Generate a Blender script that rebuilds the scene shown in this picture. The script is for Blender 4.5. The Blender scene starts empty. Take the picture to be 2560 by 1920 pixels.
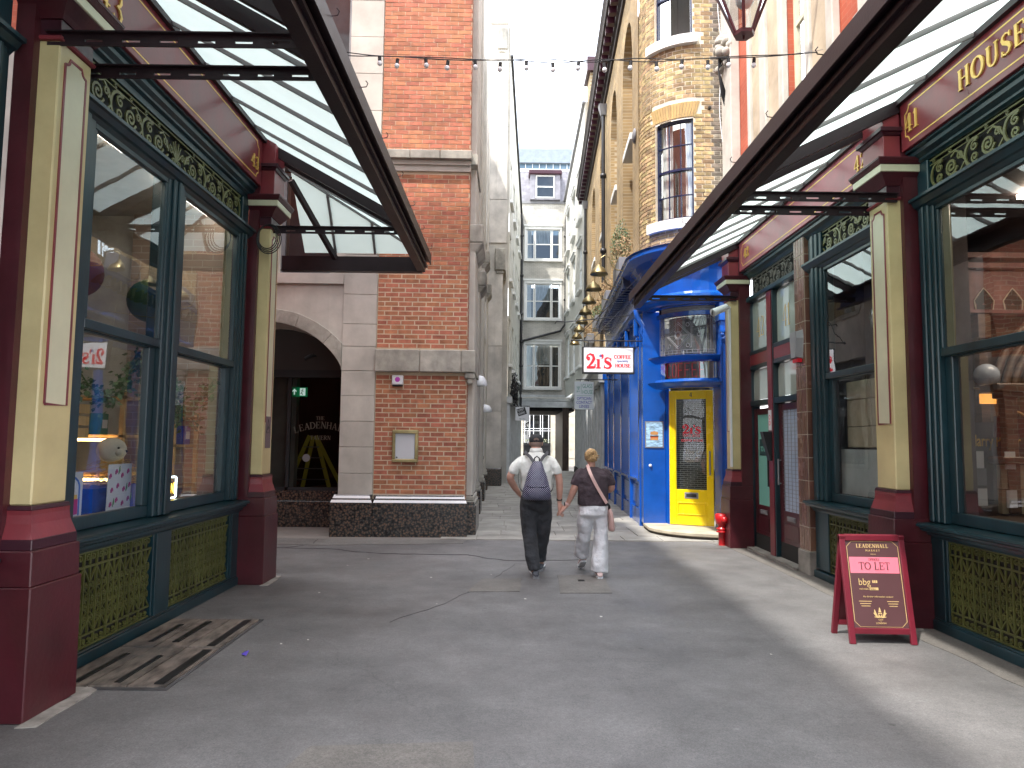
import bpy, bmesh, math, random
from mathutils import Vector, Matrix, noise
random.seed(7)
R=math.radians; PI=math.pi
sc=bpy.context.scene
COL=sc.collection
# ---------------------------------------------------------------- camera
cam=bpy.data.cameras.new("camera"); camo=bpy.data.objects.new("camera",cam); COL.objects.link(camo)
cam.sensor_width=36; cam.lens=1775/2560*36; cam.clip_start=.05; cam.clip_end=400
_p,_r,_y=.0807,.0100,.0035
_f=Vector((math.sin(_y)*math.cos(_p),math.cos(_y)*math.cos(_p),math.sin(_p)))
_rt=Vector((math.cos(_y),-math.sin(_y),0)); _up=_rt.cross(_f)
_rt2=_rt*math.cos(_r)+_up*math.sin(_r); _up2=-_rt*math.sin(_r)+_up*math.cos(_r)
camo.matrix_world=Matrix(((_rt2.x,_up2.x,-_f.x,0),(_rt2.y,_up2.y,-_f.y,0),(_rt2.z,_up2.z,-_f.z,1.55),(0,0,0,1)))
sc.camera=camo
# ---------------------------------------------------------------- sky and sun
SUN=Vector((-.40,-.42,1.0)).normalized()
w=bpy.data.worlds.new("World"); sc.world=w; w.use_nodes=True
nt=w.node_tree; N=nt.nodes; Lk=nt.links; N.clear()
out=N.new('ShaderNodeOutputWorld'); bg=N.new('ShaderNodeBackground'); sky=N.new('ShaderNodeTexSky')
sky.sky_type='NISHITA'; sky.sun_disc=False; sky.sun_elevation=math.asin(SUN.z); sky.sun_rotation=math.atan2(SUN.x,SUN.y)
sky.air_density=1.0; sky.dust_density=1.5
tc=N.new('ShaderNodeTexCoord'); nz=N.new('ShaderNodeTexNoise'); nz.inputs['Scale'].default_value=1.7; nz.inputs['Detail'].default_value=6; nz.inputs['Roughness'].default_value=.5
mp=N.new('ShaderNodeMapping'); mp.inputs['Scale'].default_value=(1,1,1.6); mp.inputs['Location'].default_value=(1.652277,2.507329,7.265038)
cr=N.new('ShaderNodeValToRGB'); cr.color_ramp.elements[0].position=.40; cr.color_ramp.elements[1].position=.60
mx=N.new('ShaderNodeMix'); mx.data_type='RGBA'; mx.inputs[7].default_value=(20,20.4,21.2,1)
Lk.new(tc.outputs['Generated'],mp.inputs[0]); Lk.new(mp.outputs[0],nz.inputs[0]); Lk.new(nz.outputs[0],cr.inputs[0])
Lk.new(cr.outputs[0],mx.inputs[0]); Lk.new(sky.outputs[0],mx.inputs[6]); Lk.new(mx.outputs[2],bg.inputs[0])
bg.inputs[1].default_value=.15; Lk.new(bg.outputs[0],out.inputs[0])
sl=bpy.data.lights.new("sun",'SUN'); slo=bpy.data.objects.new("sun",sl); COL.objects.link(slo)
sl.energy=2.5; sl.angle=R(1.2); sl.color=(1,.96,.9)
slo.rotation_euler=(-SUN).to_track_quat('-Z','Y').to_euler(); slo.location=(0,0,30)
sc.view_settings.view_transform='Standard'; sc.view_settings.look='None'; sc.view_settings.gamma=1
sc.view_settings.use_curve_mapping=False; sc.view_settings.exposure=1.5
try:
    sc.cycles.max_bounces=8; sc.cycles.transparent_max_bounces=12; sc.cycles.sample_clamp_indirect=6
    sc.cycles.caustics_reflective=False; sc.cycles.caustics_refractive=False
except Exception: pass
# ---------------------------------------------------------------- materials
MATS={}
def mat(name,col,rough=.6,metal=0,var=.08,vscale=3,bump=.0,bscale=60,emit=None,estr=1,rnd=0,spec=.5,dirt=0,dirtcol=(.12,.11,.1),coat=0,stretch=(1,1,1),bdist=.004):
    if name in MATS: return MATS[name]
    m=bpy.data.materials.new(name); m.use_nodes=True; nt=m.node_tree; n=nt.nodes; l=nt.links
    b=n['Principled BSDF']; b.inputs['Roughness'].default_value=rough; b.inputs['Metallic'].default_value=metal
    b.inputs['Specular IOR Level'].default_value=spec; b.inputs['Coat Weight'].default_value=coat; b.inputs['Coat Roughness'].default_value=.08
    if emit: b.inputs['Emission Color'].default_value=(*emit,1); b.inputs['Emission Strength'].default_value=estr
    tc=n.new('ShaderNodeTexCoord'); geo=n.new('ShaderNodeNewGeometry')
    mp=n.new('ShaderNodeMapping'); mp.inputs['Scale'].default_value=stretch; l.new(geo.outputs['Position'],mp.inputs[0])
    nz=n.new('ShaderNodeTexNoise'); nz.inputs['Scale'].default_value=vscale; nz.inputs['Detail'].default_value=7; nz.inputs['Roughness'].default_value=.6
    l.new(mp.outputs[0],nz.inputs[0])
    hs=n.new('ShaderNodeHueSaturation'); hs.inputs['Color'].default_value=(*col,1)
    mr=n.new('ShaderNodeMapRange'); mr.inputs[1].default_value=.3; mr.inputs[2].default_value=.7; mr.inputs[3].default_value=1-var*2.2; mr.inputs[4].default_value=1+var*2.2
    l.new(nz.outputs[0],mr.inputs[0]); last=mr.outputs[0]
    if rnd:
        oi=n.new('ShaderNodeObjectInfo'); ad=n.new('ShaderNodeMath'); ad.operation='ADD'
        l.new(oi.outputs['Random'],ad.inputs[0]); l.new(geo.outputs['Random Per Island'],ad.inputs[1])
        fr=n.new('ShaderNodeMath'); fr.operation='FRACT'; l.new(ad.outputs[0],fr.inputs[0])
        m2=n.new('ShaderNodeMapRange'); m2.inputs[3].default_value=1-rnd; m2.inputs[4].default_value=1+rnd; l.new(fr.outputs[0],m2.inputs[0])
        mu=n.new('ShaderNodeMath'); mu.operation='MULTIPLY'; l.new(last,mu.inputs[0]); l.new(m2.outputs[0],mu.inputs[1]); last=mu.outputs[0]
        m3=n.new('ShaderNodeMapRange'); m3.inputs[3].default_value=.5-rnd*.05; m3.inputs[4].default_value=.5+rnd*.05
        f2=n.new('ShaderNodeMath'); f2.operation='MULTIPLY'; f2.inputs[1].default_value=7.31; l.new(fr.outputs[0],f2.inputs[0])
        f3=n.new('ShaderNodeMath'); f3.operation='FRACT'; l.new(f2.outputs[0],f3.inputs[0]); l.new(f3.outputs[0],m3.inputs[0]); l.new(m3.outputs[0],hs.inputs['Hue'])
    l.new(last,hs.inputs['Value']); lastc=hs.outputs[0]
    if dirt:
        d=n.new('ShaderNodeTexNoise'); d.inputs['Scale'].default_value=1.6; d.inputs['Detail'].default_value=9; d.inputs['Roughness'].default_value=.68
        mp2=n.new('ShaderNodeMapping'); mp2.inputs['Scale'].default_value=(1,1,.45); l.new(geo.outputs['Position'],mp2.inputs[0]); l.new(mp2.outputs[0],d.inputs[0])
        r=n.new('ShaderNodeMapRange'); r.inputs[1].default_value=.5; r.inputs[2].default_value=.74; r.inputs[4].default_value=dirt; l.new(d.outputs[0],r.inputs[0])
        mm=n.new('ShaderNodeMix'); mm.data_type='RGBA'; mm.inputs[7].default_value=(*dirtcol,1); l.new(r.outputs[0],mm.inputs[0]); l.new(lastc,mm.inputs[6]); lastc=mm.outputs[2]
    l.new(lastc,b.inputs['Base Color'])
    rr=n.new('ShaderNodeMapRange'); rr.inputs[3].default_value=max(0,rough-.08); rr.inputs[4].default_value=min(1,rough+.1); l.new(nz.outputs[0],rr.inputs[0]); l.new(rr.outputs[0],b.inputs['Roughness'])
    if bump:
        nb=n.new('ShaderNodeTexNoise'); nb.inputs['Scale'].default_value=bscale; nb.inputs['Detail'].default_value=4; l.new(mp.outputs[0],nb.inputs[0])
        bp=n.new('ShaderNodeBump'); bp.inputs['Strength'].default_value=min(1,bump); bp.inputs['Distance'].default_value=bdist; l.new(nb.outputs[0],bp.inputs['Height']); l.new(bp.outputs[0],b.inputs['Normal'])
    MATS[name]=m; return m
def glassmat(name,tint=(.93,.96,.95),refl=1.6,rough=.0,base=0.02,body=None):
    m=bpy.data.materials.new(name); m.use_nodes=True; n=m.node_tree.nodes; l=m.node_tree.links; n.clear()
    o=n.new('ShaderNodeOutputMaterial'); t=n.new('ShaderNodeBsdfTransparent'); t.inputs[0].default_value=(*tint,1)
    g=n.new('ShaderNodeBsdfGlossy'); g.inputs['Roughness'].default_value=rough; g.inputs[0].default_value=(.95,.97,1,1)
    f=n.new('ShaderNodeLayerWeight'); f.inputs[0].default_value=.5; pw=n.new('ShaderNodeMath'); pw.operation='POWER'; pw.inputs[1].default_value=5; l.new(f.outputs['Facing'],pw.inputs[0]); mu=n.new('ShaderNodeMath'); mu.operation='MULTIPLY_ADD'; mu.inputs[1].default_value=refl; mu.inputs[2].default_value=base+.04*refl; mu.use_clamp=True
    l.new(pw.outputs[0],mu.inputs[0]); mx=n.new('ShaderNodeMixShader'); l.new(mu.outputs[0],mx.inputs[0])
    src=t.outputs[0]
    if body:
        d=n.new('ShaderNodeBsdfDiffuse'); d.inputs[0].default_value=(*body[0],1); m2=n.new('ShaderNodeMixShader'); m2.inputs[0].default_value=body[1]
        l.new(t.outputs[0],m2.inputs[1]); l.new(d.outputs[0],m2.inputs[2]); src=m2.outputs[0]
    gg=n.new('ShaderNodeNewGeometry'); nn=n.new('ShaderNodeTexNoise'); nn.inputs['Scale'].default_value=1.3; l.new(gg.outputs['Position'],nn.inputs[0])
    bp=n.new('ShaderNodeBump'); bp.inputs['Strength'].default_value=.06; bp.inputs['Distance'].default_value=.05; l.new(nn.outputs[0],bp.inputs['Height']); l.new(bp.outputs[0],g.inputs['Normal'])
    l.new(src,mx.inputs[1]); l.new(g.outputs[0],mx.inputs[2]); l.new(mx.outputs[0],o.inputs[0]); return m
def frosted(name,col,tr=.8,transp=.12):
    m=bpy.data.materials.new(name); m.use_nodes=True; n=m.node_tree.nodes; l=m.node_tree.links; n.clear()
    o=n.new('ShaderNodeOutputMaterial'); t=n.new('ShaderNodeBsdfTranslucent'); t.inputs[0].default_value=(*col,1); d=n.new('ShaderNodeBsdfDiffuse'); d.inputs[0].default_value=(*col,1)
    geo=n.new('ShaderNodeNewGeometry'); nz=n.new('ShaderNodeTexNoise'); nz.inputs['Scale'].default_value=2.5; nz.inputs['Detail'].default_value=8; l.new(geo.outputs['Position'],nz.inputs[0])
    cr=n.new('ShaderNodeMix'); cr.data_type='RGBA'; cr.inputs[6].default_value=(*[c*.8 for c in col],1); cr.inputs[7].default_value=(*col,1); l.new(nz.outputs[0],cr.inputs[0]); l.new(cr.outputs[2],t.inputs[0])
    a=n.new('ShaderNodeMixShader'); a.inputs[0].default_value=tr; l.new(d.outputs[0],a.inputs[1]); l.new(t.outputs[0],a.inputs[2])
    tp=n.new('ShaderNodeBsdfTransparent'); tp.inputs[0].default_value=(.85,.93,.92,1); b=n.new('ShaderNodeMixShader'); b.inputs[0].default_value=transp; l.new(a.outputs[0],b.inputs[1]); l.new(tp.outputs[0],b.inputs[2])
    g=n.new('ShaderNodeBsdfGlossy'); g.inputs['Roughness'].default_value=.15; f=n.new('ShaderNodeFresnel'); c=n.new('ShaderNodeMixShader'); l.new(f.outputs[0],c.inputs[0]); l.new(b.outputs[0],c.inputs[1]); l.new(g.outputs[0],c.inputs[2])
    l.new(b.outputs[0],o.inputs[0]); return m
def brickmat(name,c1,c2,mortar,bw=.225,bh=.076,ms=.012,axis='y',bump=.6):
    m=bpy.data.materials.new(name); m.use_nodes=True; n=m.node_tree.nodes; l=m.node_tree.links; b=n['Principled BSDF']; b.inputs['Roughness'].default_value=.85
    geo=n.new('ShaderNodeNewGeometry'); sp=n.new('ShaderNodeSeparateXYZ'); l.new(geo.outputs['Position'],sp.inputs[0]); cb=n.new('ShaderNodeCombineXYZ')
    l.new(sp.outputs['Y' if axis=='y' else 'X'],cb.inputs[0]); l.new(sp.outputs['Z'],cb.inputs[1])
    bt=n.new('ShaderNodeTexBrick'); bt.inputs['Scale'].default_value=1; bt.inputs['Brick Width'].default_value=bw; bt.inputs['Row Height'].default_value=bh; bt.inputs['Mortar Size'].default_value=ms/2
    bt.inputs['Color1'].default_value=(*c1,1); bt.inputs['Color2'].default_value=(*c2,1); bt.inputs['Mortar'].default_value=(*mortar,1); bt.inputs['Mortar Smooth'].default_value=.2; bt.inputs['Bias'].default_value=-.1
    l.new(cb.outputs[0],bt.inputs[0]); nz=n.new('ShaderNodeTexNoise'); nz.inputs['Scale'].default_value=1.2; nz.inputs['Detail'].default_value=8; l.new(geo.outputs['Position'],nz.inputs[0])
    hs=n.new('ShaderNodeHueSaturation'); mr=n.new('ShaderNodeMapRange'); mr.inputs[1].default_value=.3; mr.inputs[2].default_value=.7; mr.inputs[3].default_value=.7; mr.inputs[4].default_value=1.2; l.new(nz.outputs[0],mr.inputs[0]); l.new(mr.outputs[0],hs.inputs['Value']); l.new(bt.outputs[0],hs.inputs['Color']); l.new(hs.outputs[0],b.inputs['Base Color'])
    bp=n.new('ShaderNodeBump'); bp.invert=True; bp.inputs['Strength'].default_value=bump; bp.inputs['Distance'].default_value=.01; l.new(bt.outputs['Fac'],bp.inputs['Height']); l.new(bp.outputs[0],b.inputs['Normal'])
    return m
M={}
M['teal']=mat('teal gloss paint',(.004,.025,.034),.32,var=.18,vscale=4,bump=.15,bscale=35,spec=.6,stretch=(1,1,.25),dirt=.25,dirtcol=(.03,.07,.08))
M['maroon']=mat('maroon gloss paint',(.06,.008,.013),.34,var=.14,bump=.35,bscale=30,spec=.5,dirt=.45,dirtcol=(.07,.028,.026))
M['maroonlite']=mat('rose red gloss paint',(.19,.026,.034),.32,var=.12,bump=.2,bscale=40,spec=.6)
M['plum']=mat('dark plum paint',(.035,.005,.012),.35,var=.1,bump=.2,bscale=40)
M['fascia']=mat('fascia maroon paint',(.15,.016,.022),.3,var=.12,bump=.12,bscale=20,spec=.6)
M['yellow']=mat('ochre yellow paint',(.55,.46,.24),.42,var=.07,vscale=2,bump=.4,bscale=18,dirt=.25,dirtcol=(.45,.3,.12))
M['cream']=mat('cream paint',(.62,.59,.42),.35,var=.05,vscale=2,bump=.25,bscale=18)
M['gold']=mat('gold leaf',(.72,.47,.12),.4,metal=.25,var=.1)
M['olive']=mat('olive green iron paint',(.075,.08,.022),.42,var=.15,bump=.2,bscale=80)
M['olive2']=mat('olive scrollwork paint',(.15,.15,.06),.45,var=.15)
M['darkback']=mat('dark backing',(.012,.011,.01),.8)
M['steel']=mat('dark plum steel',(.02,.010,.013),.42,var=.15,bump=.2,bscale=60,spec=.3)
M['bar']=mat('grey glazing bar',(.17,.16,.16),.5)
M['awning']=frosted('frosted canopy glass',(.56,.70,.67),.88,.04)
M['glass']=glassmat('shop window glass',refl=1.9,base=.09)
M['glassd']=glassmat('tavern window glass',tint=(.25,.27,.27),refl=.3,base=.0)
M['glassr']=glassmat('dark shop window glass',refl=2.2,base=.06)
M['glassu']=glassmat('upper window glass',tint=(.35,.4,.42),refl=1.4,base=.03)
M['pale']=glassmat('obscured light glass',tint=(.8,.85,.83),refl=1.2,rough=.05,base=.03,body=((.40,.44,.40),.95))
M['stone']=mat('portland stone',(.47,.44,.385),.8,var=.1,vscale=1.5,bump=.3,bscale=50,rnd=.05,dirt=.35,dirtcol=(.27,.25,.215))
M['stonedirty']=mat('weathered stone',(.36,.34,.29),.85,var=.2,vscale=2.5,bump=.5,bscale=40,rnd=.06,dirt=.9,dirtcol=(.11,.11,.10))
M['stonejoint']=mat('stone joint',(.22,.2,.18),.9)
M['rbrick']=mat('orange red brick',(.41,.155,.085),.85,var=.13,vscale=9,bump=.8,bscale=120,rnd=.2)
M['mortar']=mat('pale mortar',(.54,.43,.30),.95,var=.1,bump=.5,bscale=200)
M['ybrick']=mat('yellow stock brick',(.38,.275,.14),.9,var=.2,vscale=10,bump=.8,bscale=120,rnd=.38,dirt=.5,dirtcol=(.15,.11,.07))
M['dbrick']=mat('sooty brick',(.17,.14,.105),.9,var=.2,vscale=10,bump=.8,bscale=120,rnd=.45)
M['ymortar']=mat('cream mortar',(.68,.61,.48),.95,var=.1,bump=.5,bscale=200)
M['ywall']=brickmat('yellow stock brickwork',(.37,.255,.12),(.26,.18,.09),(.42,.35,.24),bw=.22,axis='y')
M['wwallx']=brickmat('white painted brickwork',(.58,.555,.50),(.53,.505,.45),(.36,.35,.32),axis='x',bump=.8)
M['wwally']=mat('cream painted render',(.56,.545,.49),.8,var=.06,bump=.2)
M['rwall']=brickmat('soft red brickwork',(.44,.10,.05),(.38,.08,.04),(.42,.17,.1),bw=.22,bh=.075,ms=.006,axis='y')
M['leftwall']=mat('weathered alley stone',(.55,.515,.46),.85,var=.16,vscale=1.1,bump=.5,bscale=30,dirt=.55,dirtcol=(.24,.235,.21),rnd=.05)
M['white']=mat('white paint',(.74,.74,.71),.4,var=.04)
M['granitewhite']=mat('white ledge strip',(.82,.82,.82),.4,var=.03)
M['blue']=mat('royal blue gloss paint',(.004,.082,.40),.22,var=.08,bump=.1,bscale=15,spec=.6,coat=.3)
M['bluedark']=mat('navy gloss paint',(.006,.012,.05),.25,var=.1,spec=.6)
M['doory']=mat('bright yellow door paint',(.86,.62,.006),.25,var=.03,spec=.5,coat=.2)
M['red']=mat('bright red paint',(.5,.012,.016),.3,var=.1)
M['black']=mat('black',(.012,.012,.013),.4)
M['blackmatt']=mat('matt black',(.02,.02,.022),.8)
M['lead']=mat('grey lead',(.2,.2,.21),.5)
M['brass']=mat('aged brass',(.30,.24,.12),.34,metal=.9,var=.2)
M['wood']=mat('pine wood',(.5,.32,.15),.6,var=.12,stretch=(8,8,1))
M['dwood']=mat('dark carved wood',(.05,.027,.016),.4,var=.3,stretch=(6,6,1))
M['plaster']=mat('pale plaster',(.5,.47,.42),.9)
M['greyshop']=mat('pale grey shopfront paint',(.54,.56,.56),.4,var=.08)
M['pinkwhite']=mat('pale slate',(.19,.185,.21),.7,var=.12,rnd=.14)
M['pipe']=mat('black iron pipe',(.02,.02,.022),.35,var=.2)
M['tile']=mat('brown glazed tile',(.17,.085,.06),.25,var=.08,vscale=5,rnd=.25,spec=.6)
M['grout']=mat('pale grout',(.45,.38,.3),.9)
M['leaf']=mat('leaf green',(.05,.10,.03),.5,var=.25,vscale=20,rnd=.5)
M['leafdry']=mat('dry leaf',(.30,.20,.10),.7,var=.25,vscale=20,rnd=.3)
M['signwhite']=mat('sign white',(.76,.77,.79),.3,var=.01)
M['signred']=mat('sign red',(.72,.012,.03),.4,var=.02)
M['signgreen']=mat('sign green',(.06,.26,.17),.4); M['signblue']=mat('sign blue',(.03,.04,.33),.4)
M['conc']=mat('old concrete',(.25,.235,.21),.9,var=.2,bump=.5)
# granite
def granite():
    m=bpy.data.materials.new('baltic brown granite'); m.use_nodes=True; n=m.node_tree.nodes; l=m.node_tree.links; b=n['Principled BSDF']; b.inputs['Roughness'].default_value=.22
    geo=n.new('ShaderNodeNewGeometry'); v=n.new('ShaderNodeTexVoronoi'); v.inputs['Scale'].default_value=26; v.inputs['Randomness'].default_value=.9; l.new(geo.outputs['Position'],v.inputs[0])
    cr=n.new('ShaderNodeValToRGB'); e=cr.color_ramp.elements; e[0].position=0; e[0].color=(.16,.085,.05,1); e[1].position=.75; e[1].color=(.012,.011,.011,1)
    a=e.new(.33); a.color=(.105,.07,.05,1); a=e.new(.5); a.color=(.045,.045,.042,1); l.new(v.outputs['Distance'],cr.inputs[0])
    nz=n.new('ShaderNodeTexNoise'); nz.inputs['Scale'].default_value=60; nz.inputs['Detail'].default_value=5; l.new(geo.outputs['Position'],nz.inputs[0])
    hs=n.new('ShaderNodeHueSaturation'); mr=n.new('ShaderNodeMapRange'); mr.inputs[1].default_value=.3; mr.inputs[2].default_value=.7; mr.inputs[3].default_value=.4; mr.inputs[4].default_value=1.7
    l.new(nz.outputs[0],mr.inputs[0]); l.new(mr.outputs[0],hs.inputs['Value']); l.new(cr.outputs[0],hs.inputs['Color']); l.new(hs.outputs[0],b.inputs['Base Color']); return m
M['granite']=granite()
def asphalt(name,c,fleck=True,bumps=.35,warm=0):
    m=bpy.data.materials.new(name); m.use_nodes=True; n=m.node_tree.nodes; l=m.node_tree.links; b=n['Principled BSDF']
    geo=n.new('ShaderNodeNewGeometry'); P=geo.outputs['Position']
    def nz(s,d=6,r=.6):
        x=n.new('ShaderNodeTexNoise'); x.inputs['Scale'].default_value=s; x.inputs['Detail'].default_value=d; x.inputs['Roughness'].default_value=r; l.new(P,x.inputs[0]); return x.outputs[0]
    def mr(i,a,bb,c0,d0):
        x=n.new('ShaderNodeMapRange'); x.inputs[1].default_value=a; x.inputs[2].default_value=bb; x.inputs[3].default_value=c0; x.inputs[4].default_value=d0; l.new(i,x.inputs[0]); return x.outputs[0]
    def mul(a,bb):
        x=n.new('ShaderNodeMath'); x.operation='MULTIPLY'; l.new(a,x.inputs[0]); l.new(bb,x.inputs[1]); return x.outputs[0]
    big=mr(nz(.7,5),.35,.66,.74,1.18); mid=mr(nz(3.6,8,.72),.3,.7,.82,1.14); fine=mul(mul(mr(nz(220,3),.3,.7,.75,1.28),mr(nz(90,2,.6),.35,.65,.84,1.2)),mr(nz(30,3,.7),.32,.68,.86,1.14))
    v=mul(mul(big,mid),fine)
    vo=n.new('ShaderNodeTexVoronoi'); vo.inputs['Scale'].default_value=4.2; l.new(P,vo.inputs[0])     # gum spots
    sp=mr(vo.outputs['Distance'],.06,.10,1,0); rc=n.new('ShaderNodeSeparateColor'); l.new(vo.outputs['Color'],rc.inputs[0])
    sel=mr(rc.outputs[0],.25,.5,1,0); sval=mr(rc.outputs[1],.3,.8,-.38,.42)
    s=mul(mul(sp,sel),sval); ad=n.new('ShaderNodeMath'); ad.operation='ADD'; ad.inputs[1].default_value=1; l.new(s,ad.inputs[0]); v=mul(v,ad.outputs[0])
    # fine cracks
    vc=n.new('ShaderNodeTexVoronoi'); vc.feature='DISTANCE_TO_EDGE'; vc.inputs['Scale'].default_value=.33; wn=n.new('ShaderNodeTexNoise'); wn.inputs['Scale'].default_value=1.5; wn.inputs['Detail'].default_value=6; l.new(P,wn.inputs[0])
    mxv=n.new('ShaderNodeMix'); mxv.data_type='VECTOR'; mxv.inputs[0].default_value=.35; l.new(P,mxv.inputs[4]); l.new(wn.outputs['Color'],mxv.inputs[5]); l.new(mxv.outputs[1],vc.inputs[0])
    ck=mr(vc.outputs['Distance'],.0,.003,.86,1); v=mul(v,ck)
    hs=n.new('ShaderNodeHueSaturation'); hs.inputs['Color'].default_value=(*c,1); l.new(v,hs.inputs['Value']); l.new(hs.outputs[0],b.inputs['Base Color'])
    l.new(mr(nz(1.1,6),.35,.65,.5,.78),b.inputs['Roughness'])
    bp=n.new('ShaderNodeBump'); bp.inputs['Strength'].default_value=bumps; bp.inputs['Distance'].default_value=.003; l.new(nz(180,4),bp.inputs['Height']); l.new(bp.outputs[0],b.inputs['Normal'])
    return m
M['asphalt']=asphalt('worn mastic asphalt',(.132,.128,.127)); M['asphaltlite']=asphalt('pale worn paving',(.16,.153,.143)); M['patch']=asphalt('buff patch',(.142,.131,.119))
M['flag']=mat('york flagstone',(.30,.285,.255),.75,var=.16,vscale=2,bump=.5,bscale=60,rnd=.13)
# ---------------------------------------------------------------- object helpers
ORG={}
def tag(o,label=None,cat=None,group=None,kind=None):
    if label: o['label']=label
    if cat: o['category']=cat
    if group: o['group']=group
    if kind: o['kind']=kind
    return o
def thing(name,label,cat,loc=(0,0,0),group=None):
    o=bpy.data.objects.new(name,None); o.empty_display_size=.2; COL.objects.link(o); o.location=loc; ORG[o.name]=Vector(loc); return tag(o,label,cat,group)
def link(name,me,parent=None,loc=(0,0,0),rot=None):
    o=bpy.data.objects.new(name,me); COL.objects.link(o)
    if parent is not None:
        o.parent=parent; ORG[o.name]=ORG.get(parent.name,Vector((0,0,0)))
    else: ORG[o.name]=Vector((0,0,0))
    o.location=loc
    if rot: o.rotation_euler=rot
    return o
class MB:
    def __init__(s): s.v=[]; s.f=[]; s.m=[]; s.sm=[]
    def add(s,vs,fs,m=0,smooth=False):
        k=len(s.v); s.v+= [tuple(p) for p in vs]; s.f+=[tuple(k+i for i in f) for f in fs]; s.m+=[m]*len(fs); s.sm+=[smooth]*len(fs); return s
    def box(s,x0,x1,y0,y1,z0,z1,m=0):
        if x0>x1:x0,x1=x1,x0
        if y0>y1:y0,y1=y1,y0
        if z0>z1:z0,z1=z1,z0
        return s.add([(x0,y0,z0),(x1,y0,z0),(x1,y1,z0),(x0,y1,z0),(x0,y0,z1),(x1,y0,z1),(x1,y1,z1),(x0,y1,z1)],[(0,3,2,1),(4,5,6,7),(0,1,5,4),(1,2,6,5),(2,3,7,6),(3,0,4,7)],m)
    def hexa(s,p,m=0): # 8 points bottom4 top4
        return s.add(p,[(0,3,2,1),(4,5,6,7),(0,1,5,4),(1,2,6,5),(2,3,7,6),(3,0,4,7)],m)
    def beam(s,a,b,w,h,m=0,up=(0,0,1)):
        a=Vector(a); b=Vector(b); d=(b-a).normalized(); u=Vector(up); r=d.cross(u).normalized(); u=r.cross(d).normalized()
        p=[]
        for q in (a,b): p+= [q-r*w/2-u*h/2,q+r*w/2-u*h/2,q+r*w/2+u*h/2,q-r*w/2+u*h/2]
        return s.add(p,[(3,2,1,0),(4,5,6,7),(0,1,5,4),(1,2,6,5),(2,3,7,6),(3,0,4,7)],m)
    def quad(s,a,b,c,d,m=0): return s.add([a,b,c,d],[(0,1,2,3)],m)
    def prism(s,poly,vec,m=0): # poly list of 3D pts, extruded
        n=len(poly); v=Vector(vec); p=[Vector(q) for q in poly]; q=[a+v for a in p]
        return s.add(p+q,[tuple(range(n))[::-1],tuple(range(n,2*n))]+[(i,(i+1)%n,n+(i+1)%n,n+i) for i in range(n)],m)
    def tube(s,pts,r,n=8,m=0,caps=True,smooth=True):
        P=[Vector(p) for p in pts]; k=len(P); rs=r if isinstance(r,(list,tuple)) else [r]*k; vs=[]; fs=[]
        prev=None
        for i in range(k):
            d=(P[min(i+1,k-1)]-P[max(i-1,0)]).normalized()
            if prev is None: u=d.orthogonal().normalized()
            else: u=(prev-d*prev.dot(d)); u=u.normalized() if u.length>1e-6 else d.orthogonal().normalized()
            prev=u; v=d.cross(u)
            for j in range(n):
                a=2*PI*j/n; vs.append(P[i]+(u*math.cos(a)+v*math.sin(a))*rs[i])
        for i in range(k-1):
            for j in range(n): fs.append((i*n+j,i*n+(j+1)%n,(i+1)*n+(j+1)%n,(i+1)*n+j))
        s.add(vs,fs,m,smooth)
        if caps: s.add(vs[:n],[tuple(range(n))[::-1]],m); s.add(vs[-n:],[tuple(range(n))],m)
        return s
    def lathe(s,c,prof,n=16,m=0,axis='z',smooth=True,a0=0,a1=2*PI):
        c=Vector(c); vs=[]; fs=[]; full=abs(a1-a0-2*PI)<1e-4; nn=n if full else n+1
        for (r,z) in prof:
            for j in range(nn):
                a=a0+(a1-a0)*j/n; x,y=r*math.cos(a),r*math.sin(a)
                vs.append(c+(Vector((x,y,z)) if axis=='z' else Vector((x,z,y)) if axis=='y' else Vector((z,x,y))))
        for i in range(len(prof)-1):
            for j in range(n): fs.append((i*nn+j,i*nn+(j+1)%nn,(i+1)*nn+(j+1)%nn,(i+1)*nn+j))
        return s.add(vs,fs,m,smooth)
    def ball(s,c,rx,ry=None,rz=None,n=12,m=0):
        ry=ry or rx; rz=rz or rx; c=Vector(c); k=max(6,n//2+2); vs=[];fs=[]
        for i in range(k+1):
            t=PI*i/k
            for j in range(n): a=2*PI*j/n; vs.append(c+Vector((rx*math.sin(t)*math.cos(a),ry*math.sin(t)*math.sin(a),rz*math.cos(t))))
        for i in range(k):
            for j in range(n): fs.append((i*n+j,i*n+(j+1)%n,(i+1)*n+(j+1)%n,(i+1)*n+j))
        return s.add(vs,fs,m,True)
    def sweep(s,prof,pathf,ts,m=0,closed=True,smooth=False):
        # prof: (d,z) points ; pathf(t,d)->(x,y)
        n=len(prof); vs=[]; fs=[]
        for t in ts:
            for (d,z) in prof: x,y=pathf(t,d); vs.append((x,y,z))
        for i in range(len(ts)-1):
            for j in range(n if closed else n-1): fs.append((i*n+j,i*n+(j+1)%n,(i+1)*n+(j+1)%n,(i+1)*n+j))
        s.add(vs,fs,m,smooth)
        if closed: s.add(vs[:n],[tuple(range(n))[::-1]],m); s.add(vs[-n:],[tuple(range(n))],m)
        return s
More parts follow.
